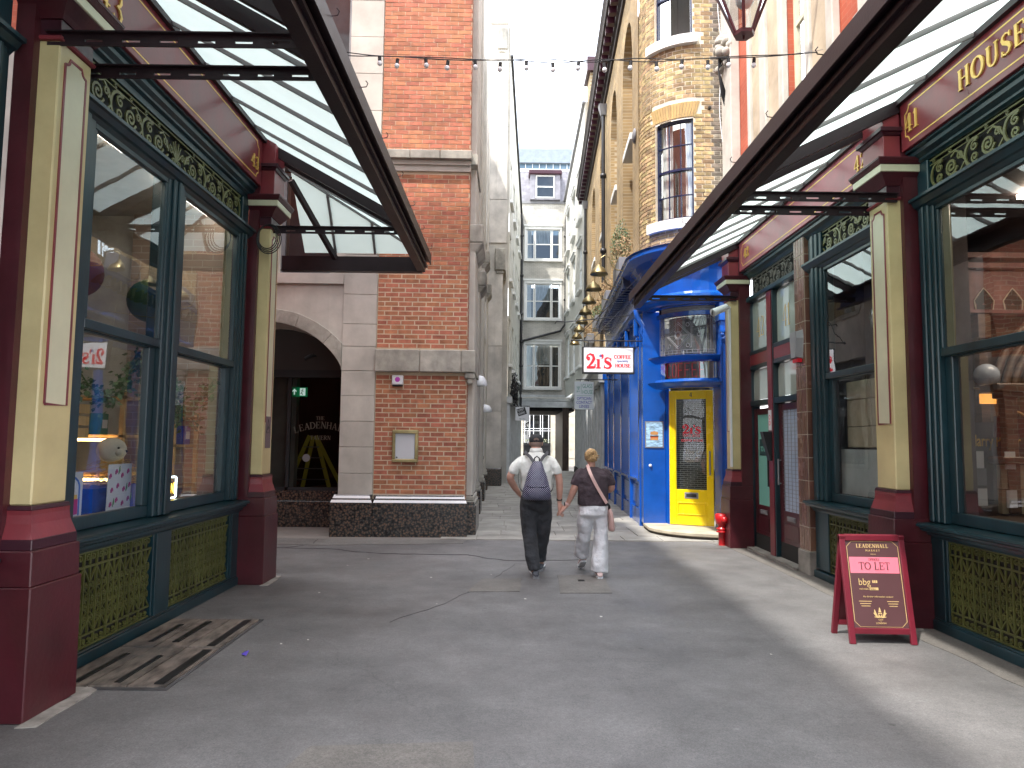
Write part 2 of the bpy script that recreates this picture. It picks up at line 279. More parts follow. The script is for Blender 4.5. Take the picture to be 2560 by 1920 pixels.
    def ribbon(s,pts,w,fr,t=.006,m=0,lift=0):
        # flat strip on frame fr=(origin,right,up,out); pts 2D; w width or list
        o,r,u,n=fr; k=len(pts); ws=w if isinstance(w,(list,tuple)) else [w]*k; vs=[];fs=[]
        for i in range(k):
            a=pts[max(i-1,0)]; b=pts[min(i+1,k-1)]; dx,dy=b[0]-a[0],b[1]-a[1]; L=math.hypot(dx,dy) or 1; nx,ny=-dy/L*ws[i]/2,dx/L*ws[i]/2
            for (px,py) in ((pts[i][0]+nx,pts[i][1]+ny),(pts[i][0]-nx,pts[i][1]-ny)):
                for h in (t+lift,lift): vs.append(o+r*px+u*py+n*h)
        for i in range(k-1):
            a=i*4;b=a+4; fs+= [(a,b,b+2,a+2),(a+1,a,b,b+1) if 0 else (a,a+1,b+1,b),(a+2,b+2,b+3,a+3)]
        fs+=[(0,2,3,1),(4*k-4,4*k-3,4*k-1,4*k-2)]
        return s.add(vs,fs,m)
    def build(s,name,mats,parent=None,label=None,cat=None,group=None,kind=None,local=False,flip=False,bevel=0):
        me=s.mesh(name,mats,Vector((0,0,0)) if (parent is None or local) else ORG[parent.name],flip,bevel)
        o=link(name,me,parent); return tag(o,label,cat,group,kind)
    def mesh(s,name,mats,off=Vector((0,0,0)),flip=False,bevel=0):
        me=bpy.data.meshes.new(name); v=[(p[0]-off[0],p[1]-off[1],p[2]-off[2]) for p in s.v]
        me.from_pydata(v,[],s.f); mats=mats if isinstance(mats,(list,tuple)) else [mats]
        for x in mats: me.materials.append(x)
        me.polygons.foreach_set('material_index',s.m); me.polygons.foreach_set('use_smooth',s.sm)
        bm=bmesh.new(); bm.from_mesh(me)
        if bevel:
            es=[e for e in bm.edges if len(e.link_faces)==2 and e.calc_face_angle(0)>.5]
            bmesh.ops.bevel(bm,geom=es,offset=bevel,segments=1,affect='EDGES',clamp_overlap=True)
        bmesh.ops.recalc_face_normals(bm,faces=bm.faces); bm.to_mesh(me); bm.free(); me.update(); return me
def fr(o,r,u): 
    o=Vector(o); r=Vector(r).normalized(); u=Vector(u).normalized(); return (o,r,u,r.cross(u))
def arc(cx,cy,rx,ry,a0,a1,n=12): return [(cx+rx*math.cos(R(a0+(a1-a0)*i/n)),cy+ry*math.sin(R(a0+(a1-a0)*i/n))) for i in range(n+1)]
def spiral(cx,cy,r0,r1,a0,turns,n=None):
    n=n or max(8,int(abs(turns)*11)); return [(cx+(r0+(r1-r0)*i/n)*math.cos(R(a0)+2*PI*turns*i/n),cy+(r0+(r1-r0)*i/n)*math.sin(R(a0)+2*PI*turns*i/n)) for i in range(n+1)]
def sans(mb,s,frm,size,t=.003,m=0,align='LEFT',offset=0,shear=0,scx=1):
    cu=bpy.data.curves.new('lettering','FONT'); cu.body=s; cu.size=1; cu.extrude=.5; cu.align_x=align; cu.offset=offset; cu.shear=shear; cu.resolution_u=3
    ob=bpy.data.objects.new('lettering',cu); COL.objects.link(ob); dg=bpy.context.evaluated_depsgraph_get(); me=bpy.data.meshes.new_from_object(ob.evaluated_get(dg))
    o,r,u,n=frm; vs=[o+r*(v.co.x*size*scx)+u*(v.co.y*size)+n*((v.co.z+.5)*t) for v in me.vertices]
    mb.add(vs,[tuple(p.vertices) for p in me.polygons],m); bpy.data.objects.remove(ob); bpy.data.meshes.remove(me); bpy.data.curves.remove(cu)
# serif stroke letters on a 1-high grid: (advance, strokes)
K=.17; T=.06
def _sf(x,y,w=.26): return ('l',x-w/2,y,x+w/2,y,T)
GL={
'H':(.86,[('l',.16,0,.16,1,K),('l',.68,0,.68,1,K),('l',.16,.52,.68,.52,T),_sf(.16,.03),_sf(.16,.97),_sf(.68,.03),_sf(.68,.97)]),
'O':(.92,[('o',.45,.5,.37,.46)]),
'U':(.86,[('l',.16,.32,.16,1,K),('l',.68,.32,.68,1,K*.6),('c',.42,.34,.26,.32,180,360,K*.9,T*1.4),_sf(.16,.97),_sf(.68,.97)]),
'S':(.70,[('p',[(.58,.74),(.52,.9),(.34,.97),(.17,.9),(.12,.74),(.2,.6),(.36,.52),(.5,.42),(.58,.27),(.5,.1),(.33,.03),(.16,.09),(.1,.26)],[.05,.07,.07,.1,.15,.17,.19,.19,.16,.1,.07,.07,.05]),('l',.58,.74,.58,.98,T),('l',.1,.02,.1,.27,T)]),
'E':(.76,[('l',.17,0,.17,1,K),('l',.05,.97,.62,.97,T),('l',.05,.03,.66,.03,T),('l',.17,.52,.48,.52,T),('l',.62,.76,.62,.99,T),('l',.66,.01,.66,.28,T),('l',.48,.42,.48,.63,T)]),
'F':(.70,[('l',.17,0,.17,1,K),('l',.05,.97,.62,.97,T),('l',.17,.52,.48,.52,T),('l',.62,.76,.62,.99,T),('l',.48,.42,.48,.63,T),_sf(.17,.03)]),
'C':(.84,[('c',.46,.5,.36,.46,50,310,T*1.4,K),('l',.7,.7,.7,.97,T),('l',.7,.06,.7,.27,T)]),
'L':(.68,[('l',.17,0,.17,1,K),('l',.05,.03,.6,.03,T),('l',.6,.01,.6,.3,T),_sf(.17,.97)]),
'A':(.86,[('l',.14,0,.41,1,T*1.3),('l',.41,1,.7,0,K),('l',.24,.34,.6,.34,T),_sf(.14,.03,.2),_sf(.7,.03)]),
'D':(.88,[('l',.17,0,.17,1,K),('c',.3,.5,.48,.47,-90,90,T,K),('l',.05,.97,.32,.97,T),('l',.05,.03,.32,.03,T)]),
'N':(.88,[('l',.16,0,.16,1,T*1.3),('l',.16,1,.7,0,K),('l',.7,0,.7,1,T*1.3),_sf(.16,.03,.22),_sf(.12,.97,.2),_sf(.7,.97,.22)]),
'T':(.76,[('l',.37,0,.37,1,K),('l',.04,.97,.7,.97,T),('l',.05,.76,.05,.99,T),('l',.69,.76,.69,.99,T),_sf(.37,.03)]),
'V':(.82,[('l',.1,1,.4,0,K),('l',.4,0,.68,1,T*1.3),_sf(.1,.97),_sf(.68,.97,.2)]),
'R':(.86,[('l',.17,0,.17,1,K),('c',.32,.74,.3,.24,-90,90,T,K),('l',.05,.97,.34,.97,T),('l',.17,.49,.34,.49,T),('l',.38,.48,.74,.03,K),_sf(.17,.03)]),
'M':(1.0,[('l',.14,0,.16,1,T*1.3),('l',.16,1,.46,.05,K),('l',.46,.05,.78,1,T),('l',.8,0,.8,1,K),_sf(.14,.03,.2),_sf(.8,.03)]),
'1':(.52,[('l',.27,0,.27,1,K),('l',.1,.8,.27,.97,T),('l',.08,.03,.46,.03,T)]),
'2':(.72,[('p',[(.12,.72),(.16,.9),(.34,.98),(.52,.92),(.58,.74),(.5,.52),(.3,.28),(.1,.06)],[.1,.07,.07,.13,.17,.15,.09,.06]),('l',.08,.05,.6,.05,.1),('l',.62,.02,.62,.28,T)]),
'3':(.70,[('p',[(.12,.82),(.2,.94),(.36,.98),(.5,.9),(.52,.74),(.44,.6),(.28,.54)],[.1,.08,.08,.14,.16,.12,.06]),('p',[(.28,.54),(.48,.48),(.58,.3),(.5,.1),(.32,.02),(.16,.06),(.1,.2)],[.06,.12,.17,.14,.08,.08,.1])]),
'4':(.76,[('l',.5,0,.5,1,K),('l',.5,1,.06,.3,T*1.2),('l',.04,.29,.7,.29,T*1.3),('l',.34,.03,.66,.03,T)]),
'I':(.4,[('l',.18,0,.18,1,K),_sf(.18,.03),_sf(.18,.97)]),
' ':(.4,[]),
}
def serif(mb,s,frm,h,t=.004,m=0,scx=1,align='LEFT',bold=1.0,slant=0,track=0):
    W=sum(GL[c][0]+track for c in s)*h*scx; x=0 if align=='LEFT' else (-W/2 if align=='CENTER' else -W); o,r,u,n=frm; k=0
    for c in s:
        adv,st=GL[c]
        for q in st:
            k+=1; e=t+.00025*(k%9)
            f=lambda p:(x+(p[0]+slant*p[1])*h*scx,p[1]*h)
            if q[0]=='l': mb.ribbon([f((q[1],q[2])),f((q[3],q[4]))],q[5]*h*bold,frm,e,m)
            elif q[0]=='p': mb.ribbon([f(p) for p in q[1]],[w_*h*bold for w_ in q[2]],frm,e,m)
            elif q[0]=='o':
                P=arc(q[1],q[2],q[3],q[4],0,360,28); mb.ribbon([f(p) for p in P],[h*bold*(T+ (K-T)*abs(math.cos(2*PI*i/28))) for i in range(29)],frm,e,m)
            elif q[0]=='c':
                P=arc(q[1],q[2],q[3],q[4],q[5],q[6],18); mb.ribbon([f(p) for p in P],[h*bold*(q[7]+(q[8]-q[7])*math.sin(PI*i/18)) for i in range(19)],frm,e,m)
        x+=(adv+track)*h*scx
def setprop(o,**k):
    for a,b in k.items(): o[a]=b
    return o
def dup(src,parent,loc,rot=None,scale=None):
    c=src.copy(); COL.objects.link(c); c.parent=parent; ORG[c.name]=ORG.get(parent.name,Vector((0,0,0))) if parent else Vector((0,0,0)); c.location=loc
    if rot: c.rotation_euler=rot
    if scale: c.scale=scale
    return c
# ================================================================ ground
g=MB(); g.quad((-60,-40,0),(60,-40,0),(60,11.32,0),(-60,11.32,0)); g.quad((-60,11.32,0),(60,11.32,0),(60,140,0),(-60,140,0),1)
ground=g.build('ground',[M['asphalt'],M['stonejoint']],kind='structure')
def sheet(name,pts,m,z=.004,kind='structure'):
    s=MB(); s.prism([(x,y,.0012) for x,y in pts],(0,0,z-.0012)); return s.build(name,m,kind=kind)
def wob(pts,a=.02,n=6):
    o=[]
    for i in range(len(pts)):
        p,q=pts[i],pts[(i+1)%len(pts)]
        for k in range(n):
            t=k/n; x=p[0]+(q[0]-p[0])*t; y=p[1]+(q[1]-p[1])*t; o.append((x+noise.noise((x*3,y*3,1))*a,y+noise.noise((x*3,y*3,5))*a))
    return o
pave=MB(); pv=wob([(3.62,1.0),(2.0,1.0),(2.28,4.6),(2.36,5.6),(2.42,7.5),(2.3,9.3),(2.2,11.3),(3.62,11.3)],.05,7)
pv=wob([(3.62,-2),(3.36,-2),(3.34,4.6),(3.30,6.6),(3.34,8.2),(3.30,10.6),(3.1,11.3),(3.62,11.3)],.03,7); sheet('pavement',pv,M['patch'],.004)
bp=sheet('paving_patch',wob([(.579,8.408),(1.115,8.435),(1.078,7.454),(.543,7.431)],.008,4),M['patch'],.006)
sheet('paving_patch',wob([(-.28,8.15),(.16,8.2),(.14,7.5),(-.42,7.45)],.02,4),M['patch'],.006)
sheet('paving_patch',wob([(-.99,3.73),(-.17,3.80),(-.13,3.2),(-1.12,3.1)],.008,4),M['patch'],.006)
sheet('paving_patch',wob([(-2.86,10.6),(-.7,10.9),(-.62,11.3),(-3.6,11.3),(-3.6,10.7)],.05,6),M['asphaltlite'],.005)
d=MB(); d.box(.79,.86,8.06,8.13,.006,.010); tag(d.build('drain_lid',M['darkback']),'small square iron drain lid set in buff patch behind the walkers','lid')
def crack(pts,w,name='crack'):
    P=[]
    for i in range(len(pts)-1):
        for k in range(10):
            t=k/10; x=pts[i][0]+(pts[i+1][0]-pts[i][0])*t; y=pts[i][1]+(pts[i+1][1]-pts[i][1])*t
            P.append((x+noise.noise((x*4,y*4,3))*.05,y+noise.noise((x*4,y*4,9))*.06))
    P.append(pts[-1]); c=MB(); c.ribbon(P,[w*(.5+abs(noise.noise((p[0]*6,p[1]*6,2)))*1.8) for p in P],fr((0,0,0.0012),(1,0,0),(0,1,0)),.004); return c.build(name,M['crackdark'],kind='structure')
M['crackdark']=mat('dark damp crack',(.06,.058,.06),.7,var=.3)
M['crackmid']=mat('bitumen seal',(.10,.097,.097),.6,var=.3)
crack([(-4.2,10.5),(-3.29,10.33),(-2.54,10.28),(-1.9,9.95),(-1.2,9.83),(-.56,9.87),(-.04,9.4),(1.0,9.5)],.035)
crack([(-3.2,10.35),(-2.9,10.7),(-2.95,11.2)],.02)
crack([(.11,9.12),(-.2,8.1),(-.58,6.94),(-1.0,6.2)],.0025,'crack').data.materials[0]=M['crackmid']
M['damp']=asphalt('damp stain',(.142,.137,.136))
for pts,w_ in () if True else (([(-.44,4.75),(-.36,4.55),(-.1,4.56),(.1,4.5),(.3,4.48)],.05),([(-.36,4.6),(-.5,4.4),(-.75,4.15)],.035)):
    o=crack(pts,w_,'damp_stain'); o.data.materials[0]=M['damp']
# pale mortar fillets round the pilaster feet
M['fillet']=mat('pale grout fillet',(.27,.25,.225),.9,var=.2,vscale=8,bump=.5)
for pts in ([(-2.62,3.9),(-2.52,3.93),(-2.50,4.2),(-2.53,4.5),(-2.6,4.56),(-2.86,4.6),(-2.9,4.4),(-2.6,4.4)],[(-2.62,7.66),(-2.54,7.68),(-2.53,8.0),(-2.56,8.2),(-2.8,8.25),(-2.6,8.15)],[(3.5,6.1),(3.36,6.11),(3.3,6.2),(3.31,6.6),(3.4,6.7),(3.6,6.3)]): sheet('grout_fillet',wob(pts,.03,4),M['fillet'],.007)
# litter
rg_=random.Random(12)
for k in range(14):
    x,y=rg_.uniform(-2.3,2.9),rg_.uniform(2.6,9.5); l=MB(); q=rg_.uniform(.006,.014); l.add([(x,y,.004),(x+q*2,y+q*.5,.003),(x+q*1.5,y+q*2,.006),(x-q*.3,y+q,.01)],[(0,1,2),(0,2,3)]); l.build('litter_fleck',mat('pale litter fleck',(.5,.48,.44),.8),ground)
l=MB(); l.add([(-1.905,5.24,.01),(-1.86,5.215,.006),(-1.85,5.25,.035),(-1.89,5.28,.02)],[(0,1,2),(0,2,3),(1,3,2)]); tag(l.build('paper_scrap',mat('violet paper',(.12,.08,.5),.6)),'small crumpled violet paper scrap lying on the asphalt','litter')
# flagstones of the alley
def wx(y): return 2.42+.045*(y-13)     # right hand wall line of the alley
pav=MB(); pav.quad((-.8,11.3,.002),(3.6,11.3,.002),(3.9,60,.002),(-.8,60,.002)); alley=pav.build('alley_paving',M['stonejoint'],kind='structure')
fl=[]
y=11.33; r_=random.Random(3); vars_=[]
while y<40:
    dpt=r_.choice([.48,.55,.62,.7]) if y<26 else 1.2; x=-.78-r_.random()*.5
    while x<3.6:
        wd=r_.uniform(.5,1.05) if y<26 else 1.4
        b=MB(); j=.007; x1=min(x+wd,3.62); zz=.010+r_.uniform(0,.005); b.box(x+j,x1-j,y+j,y+dpt-j,.0025,zz); fl.append((b,x,y)); x+=wd
    y+=dpt
for b,x,y in fl: 
    o=b.build('flagstone',M['flag'],alley)
# hatch boards by the left shop
hp=thing('cellar_hatch','worn timber cellar hatch with dark iron strips by the left shop','hatch',(-2.4,5.4,0))
h=MB(); h.box(-2.86,-2.09,4.51,6.25,.001,.006); h.build('frame',M['crackdark'],hp)
M['hatchwood']=mat('worn hatch board',(.14,.115,.095),.8,var=.35,vscale=4,bump=.8,bscale=30,stretch=(3,1,1),dirt=1.0,dirtcol=(.05,.047,.045),rnd=.15)
for k in range(2):
    for i in range(3):
        b=MB(); x0=-2.84+i*.245; b.box(x0,x0+.235,4.55+k*.84,5.36+k*.84,.006,.016+.002*((i+k)%2)); b.build('plank',M['hatchwood'],hp)
for (x0,y0,x1,y1) in ((-2.72,4.6,-2.68,5.2),(-2.46,4.6,-2.42,5.15),(-2.2,4.58,-2.14,5.3),(-2.22,5.4,-2.16,6.15),(-2.52,5.5,-2.47,6.1),(-2.7,5.5,-2.66,6.0)):
    b=MB(); b.box(x0,x1,y0,y1,.016,.024); b.build('iron_strip',M['black'],hp)

# ================================================================ market shop fronts
LC=dict(sg=-1,G=3.0,FR=2.93,K=2.87,S=2.78,FA=2.80,PS=2.69,PP=2.61,head=3.715,tr=3.78,f0=3.885,f1=4.19,co=4.36,ft=4.88,ast=3.93)
RC=dict(sg=1,G=3.72,FR=3.64,K=3.61,S=3.50,FA=3.50,PS=3.38,PP=3.35,head=3.575,tr=3.64,f0=3.755,f1=4.045,co=4.167,ft=4.61,ast=3.78)
def bx(mb,c,a0,a1,y0,y1,z0,z1,m=0): mb.box(c['sg']*a0,c['sg']*a1,y0,y1,z0,z1,m)
def sfr(c,a,y,z): return fr((c['sg']*a,y,z),(0,1,0) if c['sg']<0 else (0,-1,0),(0,0,1))
def prof(mb,c,pf,y0,y1,m=0): mb.sweep(pf,lambda t,d:(c['sg']*d,t),[y0,y1],m)
def moulded(c,z0,z1,a_in,a_out,steps=4,flip=False):
    # stepped / coved moulding profile from (a_in) to projecting a_out
    P=[(a_in+.06,z0),(a_in+.06,z1)]; 
    for i in range(steps+1):
        t=i/steps; q=(1-t) if not flip else t
        aa=a_in+(a_out-a_in)*(1-q**1.6); zz=z1-(z1-z0)*t
        P.append((aa,zz)); 
        if i<steps: P.append((aa,zz-(z1-z0)/steps*.45))
    if not flip: P=[(a,z0+z1-z) for a,z in P]
    return P
_units={}
def grille_unit(c):
    k=('g',c['sg'])
    if k in _units: return _units[k]
    f=fr((0,0,0),(0,-c['sg'],0),(0,0,1)); b=MB(); W=.15; H=.655
    for x in (.0,):
        b.ribbon([(x,0),(x,H)],.012,f,.016)
    b.ribbon([(0,.006),(W,.006)],.012,f,.0155); b.ribbon([(0,.085),(W,.085)],.012,f,.0155); b.ribbon([(0,H-.006),(W,H-.006)],.012,f,.0155); b.ribbon([(0,H-.105),(W,H-.105)],.014,f,.0155)
    b.ribbon([(W/2,.085),(W/2,H-.105)],.010,f,.014)
    for s in (-1,1):
        cx=W/2
        b.ribbon(spiral(cx+s*.03,H-.045,.004,.026,90,s*1.1),.008,f,.013); b.ribbon(spiral(cx+s*.028,.04,.004,.022,-90,-s*1.1),.008,f,.013)
        b.ribbon([(cx,H-.012),(cx+s*.008,H-.05),(cx,H-.095)],.008,f,.0125)
        b.ribbon([(cx+s*.075,H-.11),(cx+s*.04,H-.16),(cx+s*.006,H-.215)],.009,f,.0128)
        b.ribbon([(cx+s*.075,.09),(cx+s*.045,.13),(cx+s*.006,.18)],.009,f,.0128)
        for (z,dr) in ((H-.24,1),(H-.33,-1),(.27,1),(.18+.01,-1)):
            b.ribbon(spiral(cx+s*.034,z,.004,.024,0 if s>0 else 180,dr*s*1.25,11),.009,f,.0126)
        b.ribbon([(cx+s*.058,H-.26),(cx+s*.022,H-.29),(cx+s*.058,H-.33)],.007,f,.012)
        b.ribbon([(cx+s*.058,.27),(cx+s*.02,.235),(cx+s*.058,.2)],.007,f,.012)
    _units[k]=b.mesh('grille_unit',M['olive']); return _units[k]
def frieze_unit(c,h,mir,wk=1.45):
    k=('f',c['sg'],mir)
    if k in _units: return _units[k]
    f=fr((0,0,0),(0,-c['sg'],0),(0,0,1)); b=MB(); W=.43; t=.012
    def mm(P): return [(W-x,y) for x,y in P] if mir else P
    b.ribbon([(0,.012),(W,.012)],.014,f,.013); b.ribbon([(0,h-.012),(W,h-.012)],.014,f,.013); b.ribbon([(0,h-.055),(W,h-.055)],.008,f,.012); 
    def rib(P,w,e=t): b.ribbon(mm(P),w*wk,f,e)
    y0,y1=.02,h-.06; cy=(y0+y1)/2; rr=(y1-y0)/2
    rib(arc(.11,cy,rr*.95,rr,60,300,16),.016); rib(spiral(.12,cy+rr*.42,.006,rr*.42,200,-1.4),.011,.0118); rib(spiral(.12,cy-rr*.42,.006,rr*.42,160,1.4),.011,.0116)
    rib(spiral(.27,cy-.01,.006,rr*.72,20,1.9),.014,.0122); rib([(.27,cy+rr*.7),(.33,cy+rr*.95),(.40,cy+rr*.5),(.43,cy-rr*.1)],.012,.0119)
    rib(spiral(.375,cy+rr*.38,.005,rr*.36,120,-1.5),.011,.0117); rib([(.30,cy-rr*.7),(.37,cy-rr*.92),(.43,cy-rr*.35)],.011,.0121)
    rib(arc(.05,h-.034,.012,.012,0,360,8),.006,.0125); rib(arc(.26,h-.034,.012,.012,0,360,8),.006,.0125); rib(arc(.2,.03,.01,.01,0,360,8),.006,.0125)
    _units[k]=b.mesh('scroll_panel',M['olive2']); return _units[k]
def palmette(c,h):
    f=fr((0,0,0),(0,-c['sg'],0),(0,0,1)); b=MB(); W=.3
    b.ribbon([(0,.012),(W,.012)],.014,f,.013); b.ribbon([(0,h-.012),(W,h-.012)],.014,f,.013)
    for a in (-50,-30,-12,12,30,50):
        b.ribbon([(W/2,.08),(W/2+math.sin(R(a))*.07,.08+math.cos(R(a))*.09),(W/2+math.sin(R(a*1.3))*.12,.06+math.cos(R(a))*(h-.1))],[.006,.018,.008],f,.011+abs(a)*2e-5)
    for s in (-1,1):
        b.ribbon(spiral(W/2+s*.05,.07,.005,.035,90,s*1.3),.011,f,.0125); b.ribbon(spiral(W/2+s*.1,.16,.005,.04,270,s*1.4),.011,f,.0127)
    return b.mesh('scroll_panel',M['olive2'])
def sash_window(c,par,y0,y1,stile=.10):
    """double hung sash: upper sash out, lower sash set in; panes as parts"""
    G=c['G']; sg=c['sg']
    b=MB(); bx(b,c,G-.035,G+.02,y0,y1,.905,1.0); bx(b,c,G-.036,G+.021,y0,y0+stile*.45,1.0,2.3); bx(b,c,G-.036,G+.021,y1-stile,y1,1.0,2.3); bx(b,c,G-.038,G+.022,y0,y1,2.285,2.33); b.build('lower_sash',M['teal'],par,bevel=.006)
    b=MB(); bx(b,c,G-.075,G-.04,y0,y1,2.30,2.37); bx(b,c,G-.072,G-.037,y0,y0+.035,2.37,c['head']); bx(b,c,G-.072,G-.037,y1-.035,y1,2.37,c['head']); bx(b,c,G-.074,G-.036,y0,y1,c['head'],c['head']+.06)
    b.build('upper_sash',M['teal'],par,bevel=.006)
    p=MB(); p.quad(*[(sg*(G),yy,zz) for yy,zz in ((y0+stile*.4,.99),(y1-stile,.99),(y1-stile,2.3),(y0+stile*.4,2.3))]); p.build('pane',M['glass'] if sg<0 else M['glassr'],par)
    p=MB(); p.quad(*[(sg*(G-.05),yy,zz) for yy,zz in ((y0+.03,2.35),(y1-.03,2.35),(y1-.03,c['head']+.01),(y0+.03,c['head']+.01))]); p.build('pane',M['glass'] if sg<0 else M['glassr'],par)
def shopfront(c,y0,y1,mulls,label,fascia_text,riser=True,full=True):
    """mulls: list of (ya,yb) between windows; first/last are jamb inner edges"""
    sg=c['sg']; t=thing('shop_front',label,'shop front',(sg*c['K'],(y0+y1)/2,0),'market shop fronts'); rnd=random.Random(int(y0*10))
    # kick board, riser
    b=MB(); bx(b,c,c['K'],c['G']+.1,y0,y1,0,.085); bx(b,c,c['K']+.012,c['G']+.1,y0,y1,.085,.1); b.build('kick_board',M['teal'],t,bevel=.006)
    b=MB(); bx(b,c,c['K']+.075,c['G']+.1,y0,y1,.1,.80); b.build('grille_backing',M['darkback'],t)
    b=MB(); b.sweep([(c['K']+.02,.765),(c['G']+.1,.765),(c['G']+.1,.905),(c['S']+.02,.89),(c['S'],.88),(c['S'],.862),(c['S']+.03,.85),(c['S']+.035,.83),(c['K']-.02,.815),(c['K']-.015,.79),(c['K']+.01,.785)],lambda tt,d:(sg*d,tt),[y0,y1]); b.build('sill',M['teal'],t)
    posts=[(y0,mulls[0])]+[(a,bb) for a,bb in mulls[1:-1]]+[(mulls[-1],y1)]
    for a,bb in posts:
        b=MB(); bx(b,c,c['K']+.03,c['G']+.05,a,bb,.1,.77); bx(b,c,c['K']+.015,c['K']+.05,a+.03,bb-.03,.1,.77); 
        b.build('riser_post',M['teal'],t,bevel=.005)
        # upper moulded post
        b=MB(); w_=bb-a
        bx(b,c,c['FR']-.01,c['G']+.06,a,bb,.9,c['tr'])
        bx(b,c,c['FR']-.03,c['G'],a+w_*.2,a+w_*.42,.905,c['tr']-.002); bx(b,c,c['FR']-.045,c['G'],a+w_*.42,a+w_*.58,.906,c['tr']-.001); bx(b,c,c['FR']-.03,c['G'],a+w_*.58,a+w_*.8,.907,c['tr']-.002)
        b.build('mullion',M['teal'],t,bevel=.008)
    gu=grille_unit(c)
    for i in range(len(posts)-1):
        a=posts[i][1]; bb=posts[i+1][0]; n=max(1,round((bb-a)/.15)); w_=(bb-a)/n
        for k in range(n):
            yy=a+k*w_ if sg<0 else bb-k*w_
            o=link('iron_panel',gu,t,Vector((sg*(c['K']+.06),yy,.103))-ORG[t.name]); o.scale=(1,w_/.15,1)
        sash_window(c,t,a,bb)
    # transom, frieze grille, cornice
    b=MB(); bx(b,c,c['FR']-.01,c['G']+.05,y0,y1,c['head']+.055,c['f0']); b.sweep([(c['FR'],c['tr']-.03),(c['G'],c['tr']-.03),(c['G'],c['f0']-.02),(c['FR']-.1,c['f0']-.03),(c['FR']-.1,c['f0']-.055),(c['FR']-.075,c['f0']-.06),(c['FR']-.05,c['tr']+.01),(c['FR']-.03,c['tr'])],lambda tt,d:(sg*d,tt),[y0,y1]); b.build('transom',M['teal'],t)
    b=MB(); bx(b,c,c['FR']+.06,c['G']+.1,y0,y1,c['f0']-.005,c['f1']+.01); b.build('frieze_backing',M['darkback'],t)
    h=c['f1']-c['f0']; span=y1-y0-.36; mid=(y0+y1)/2
    for s in (0,1):
        n=max(1,round((span/2-.15)/.43)); w_=(span/2-.15)/n
        for k in range(n):
            mir=(s==1) if sg<0 else (s==0)
            base=y0+.18+k*w_ if s==0 else mid+.15+k*w_
            if sg>0: base+=w_
            o=link('scroll_panel',frieze_unit(c,h,mir),t,Vector((sg*(c['FR']+.03),base,c['f0']))-ORG[t.name]); o.scale=(1,w_/.43,1)
    link('scroll_panel',palmette(c,h),t,Vector((sg*(c['FR']+.03),mid-.15 if sg<0 else mid+.15,c['f0']))-ORG[t.name])
    for a,bb in ((y0,y0+.18),(y1-.18,y1)):
        b=MB(); bx(b,c,c['FR']-.01,c['G']+.06,a,bb,c['f0'],c['f1']+.002); b.build('frieze_post',M['teal'],t,bevel=.008)
    P=[(c['G']+.1,c['f1']),(c['G']+.1,c['co']),(c['FA']+.03,c['co']),(c['FA']+.03,c['co']-.02),(c['FA']+.06,c['co']-.03),(c['FA']+.065,c['co']-.06),(c['FR']-.03,c['co']-.085),(c['FR']-.03,c['co']-.105),(c['FR']+.0,c['co']-.12),(c['FR'],c['f1'])]
    b=MB(); b.sweep(P,lambda tt,d:(sg*d,tt),[y0,y1]); b.build('cornice',M['teal'],t)
    fascia(c,t,y0,y1,fascia_text)
    return t
def fascia(c,t,y0,y1,texts,m='fascia'):
    sg=c['sg']; h=c['ft']-c['co']
    b=MB(); bx(b,c,c['FA'],c['FA']+.12,y0,y1,c['co'],c['ft']+.05); fo=b.build('fascia',M[m],t,bevel=.004)
    f=sfr(c,c['FA'],y0 if sg<0 else y1,c['co']); L=y1-y0; q=.075; i0=.10; b=MB(); lo,hi=.055,h-.065
    P=arc(i0,lo,q*.8,q*.8,90,0,6)+[(L-i0-q*.8,lo)]+arc(L-i0,lo,q*.8,q*.8,180,90,6)+arc(L-i0,hi,q*.8,q*.8,270,180,6)+arc(i0,hi,q*.8,q*.8,0,-90,6); P.append(P[0])
    b.ribbon(P,.012,f,.002); b.build('gold_line',M['gold'],fo)
    for (s,ydist,hh,z0) in texts:
        b=MB(); ff=sfr(c,c['FA'],ydist,z0); serif(b,s,ff,hh,.012,0,scx=.95 if len(s)<3 else 1.0,bold=.72 if len(s)<3 else 1.0,track=.06 if len(s)<3 else .1); b.build('lettering',M['gold'],fo)
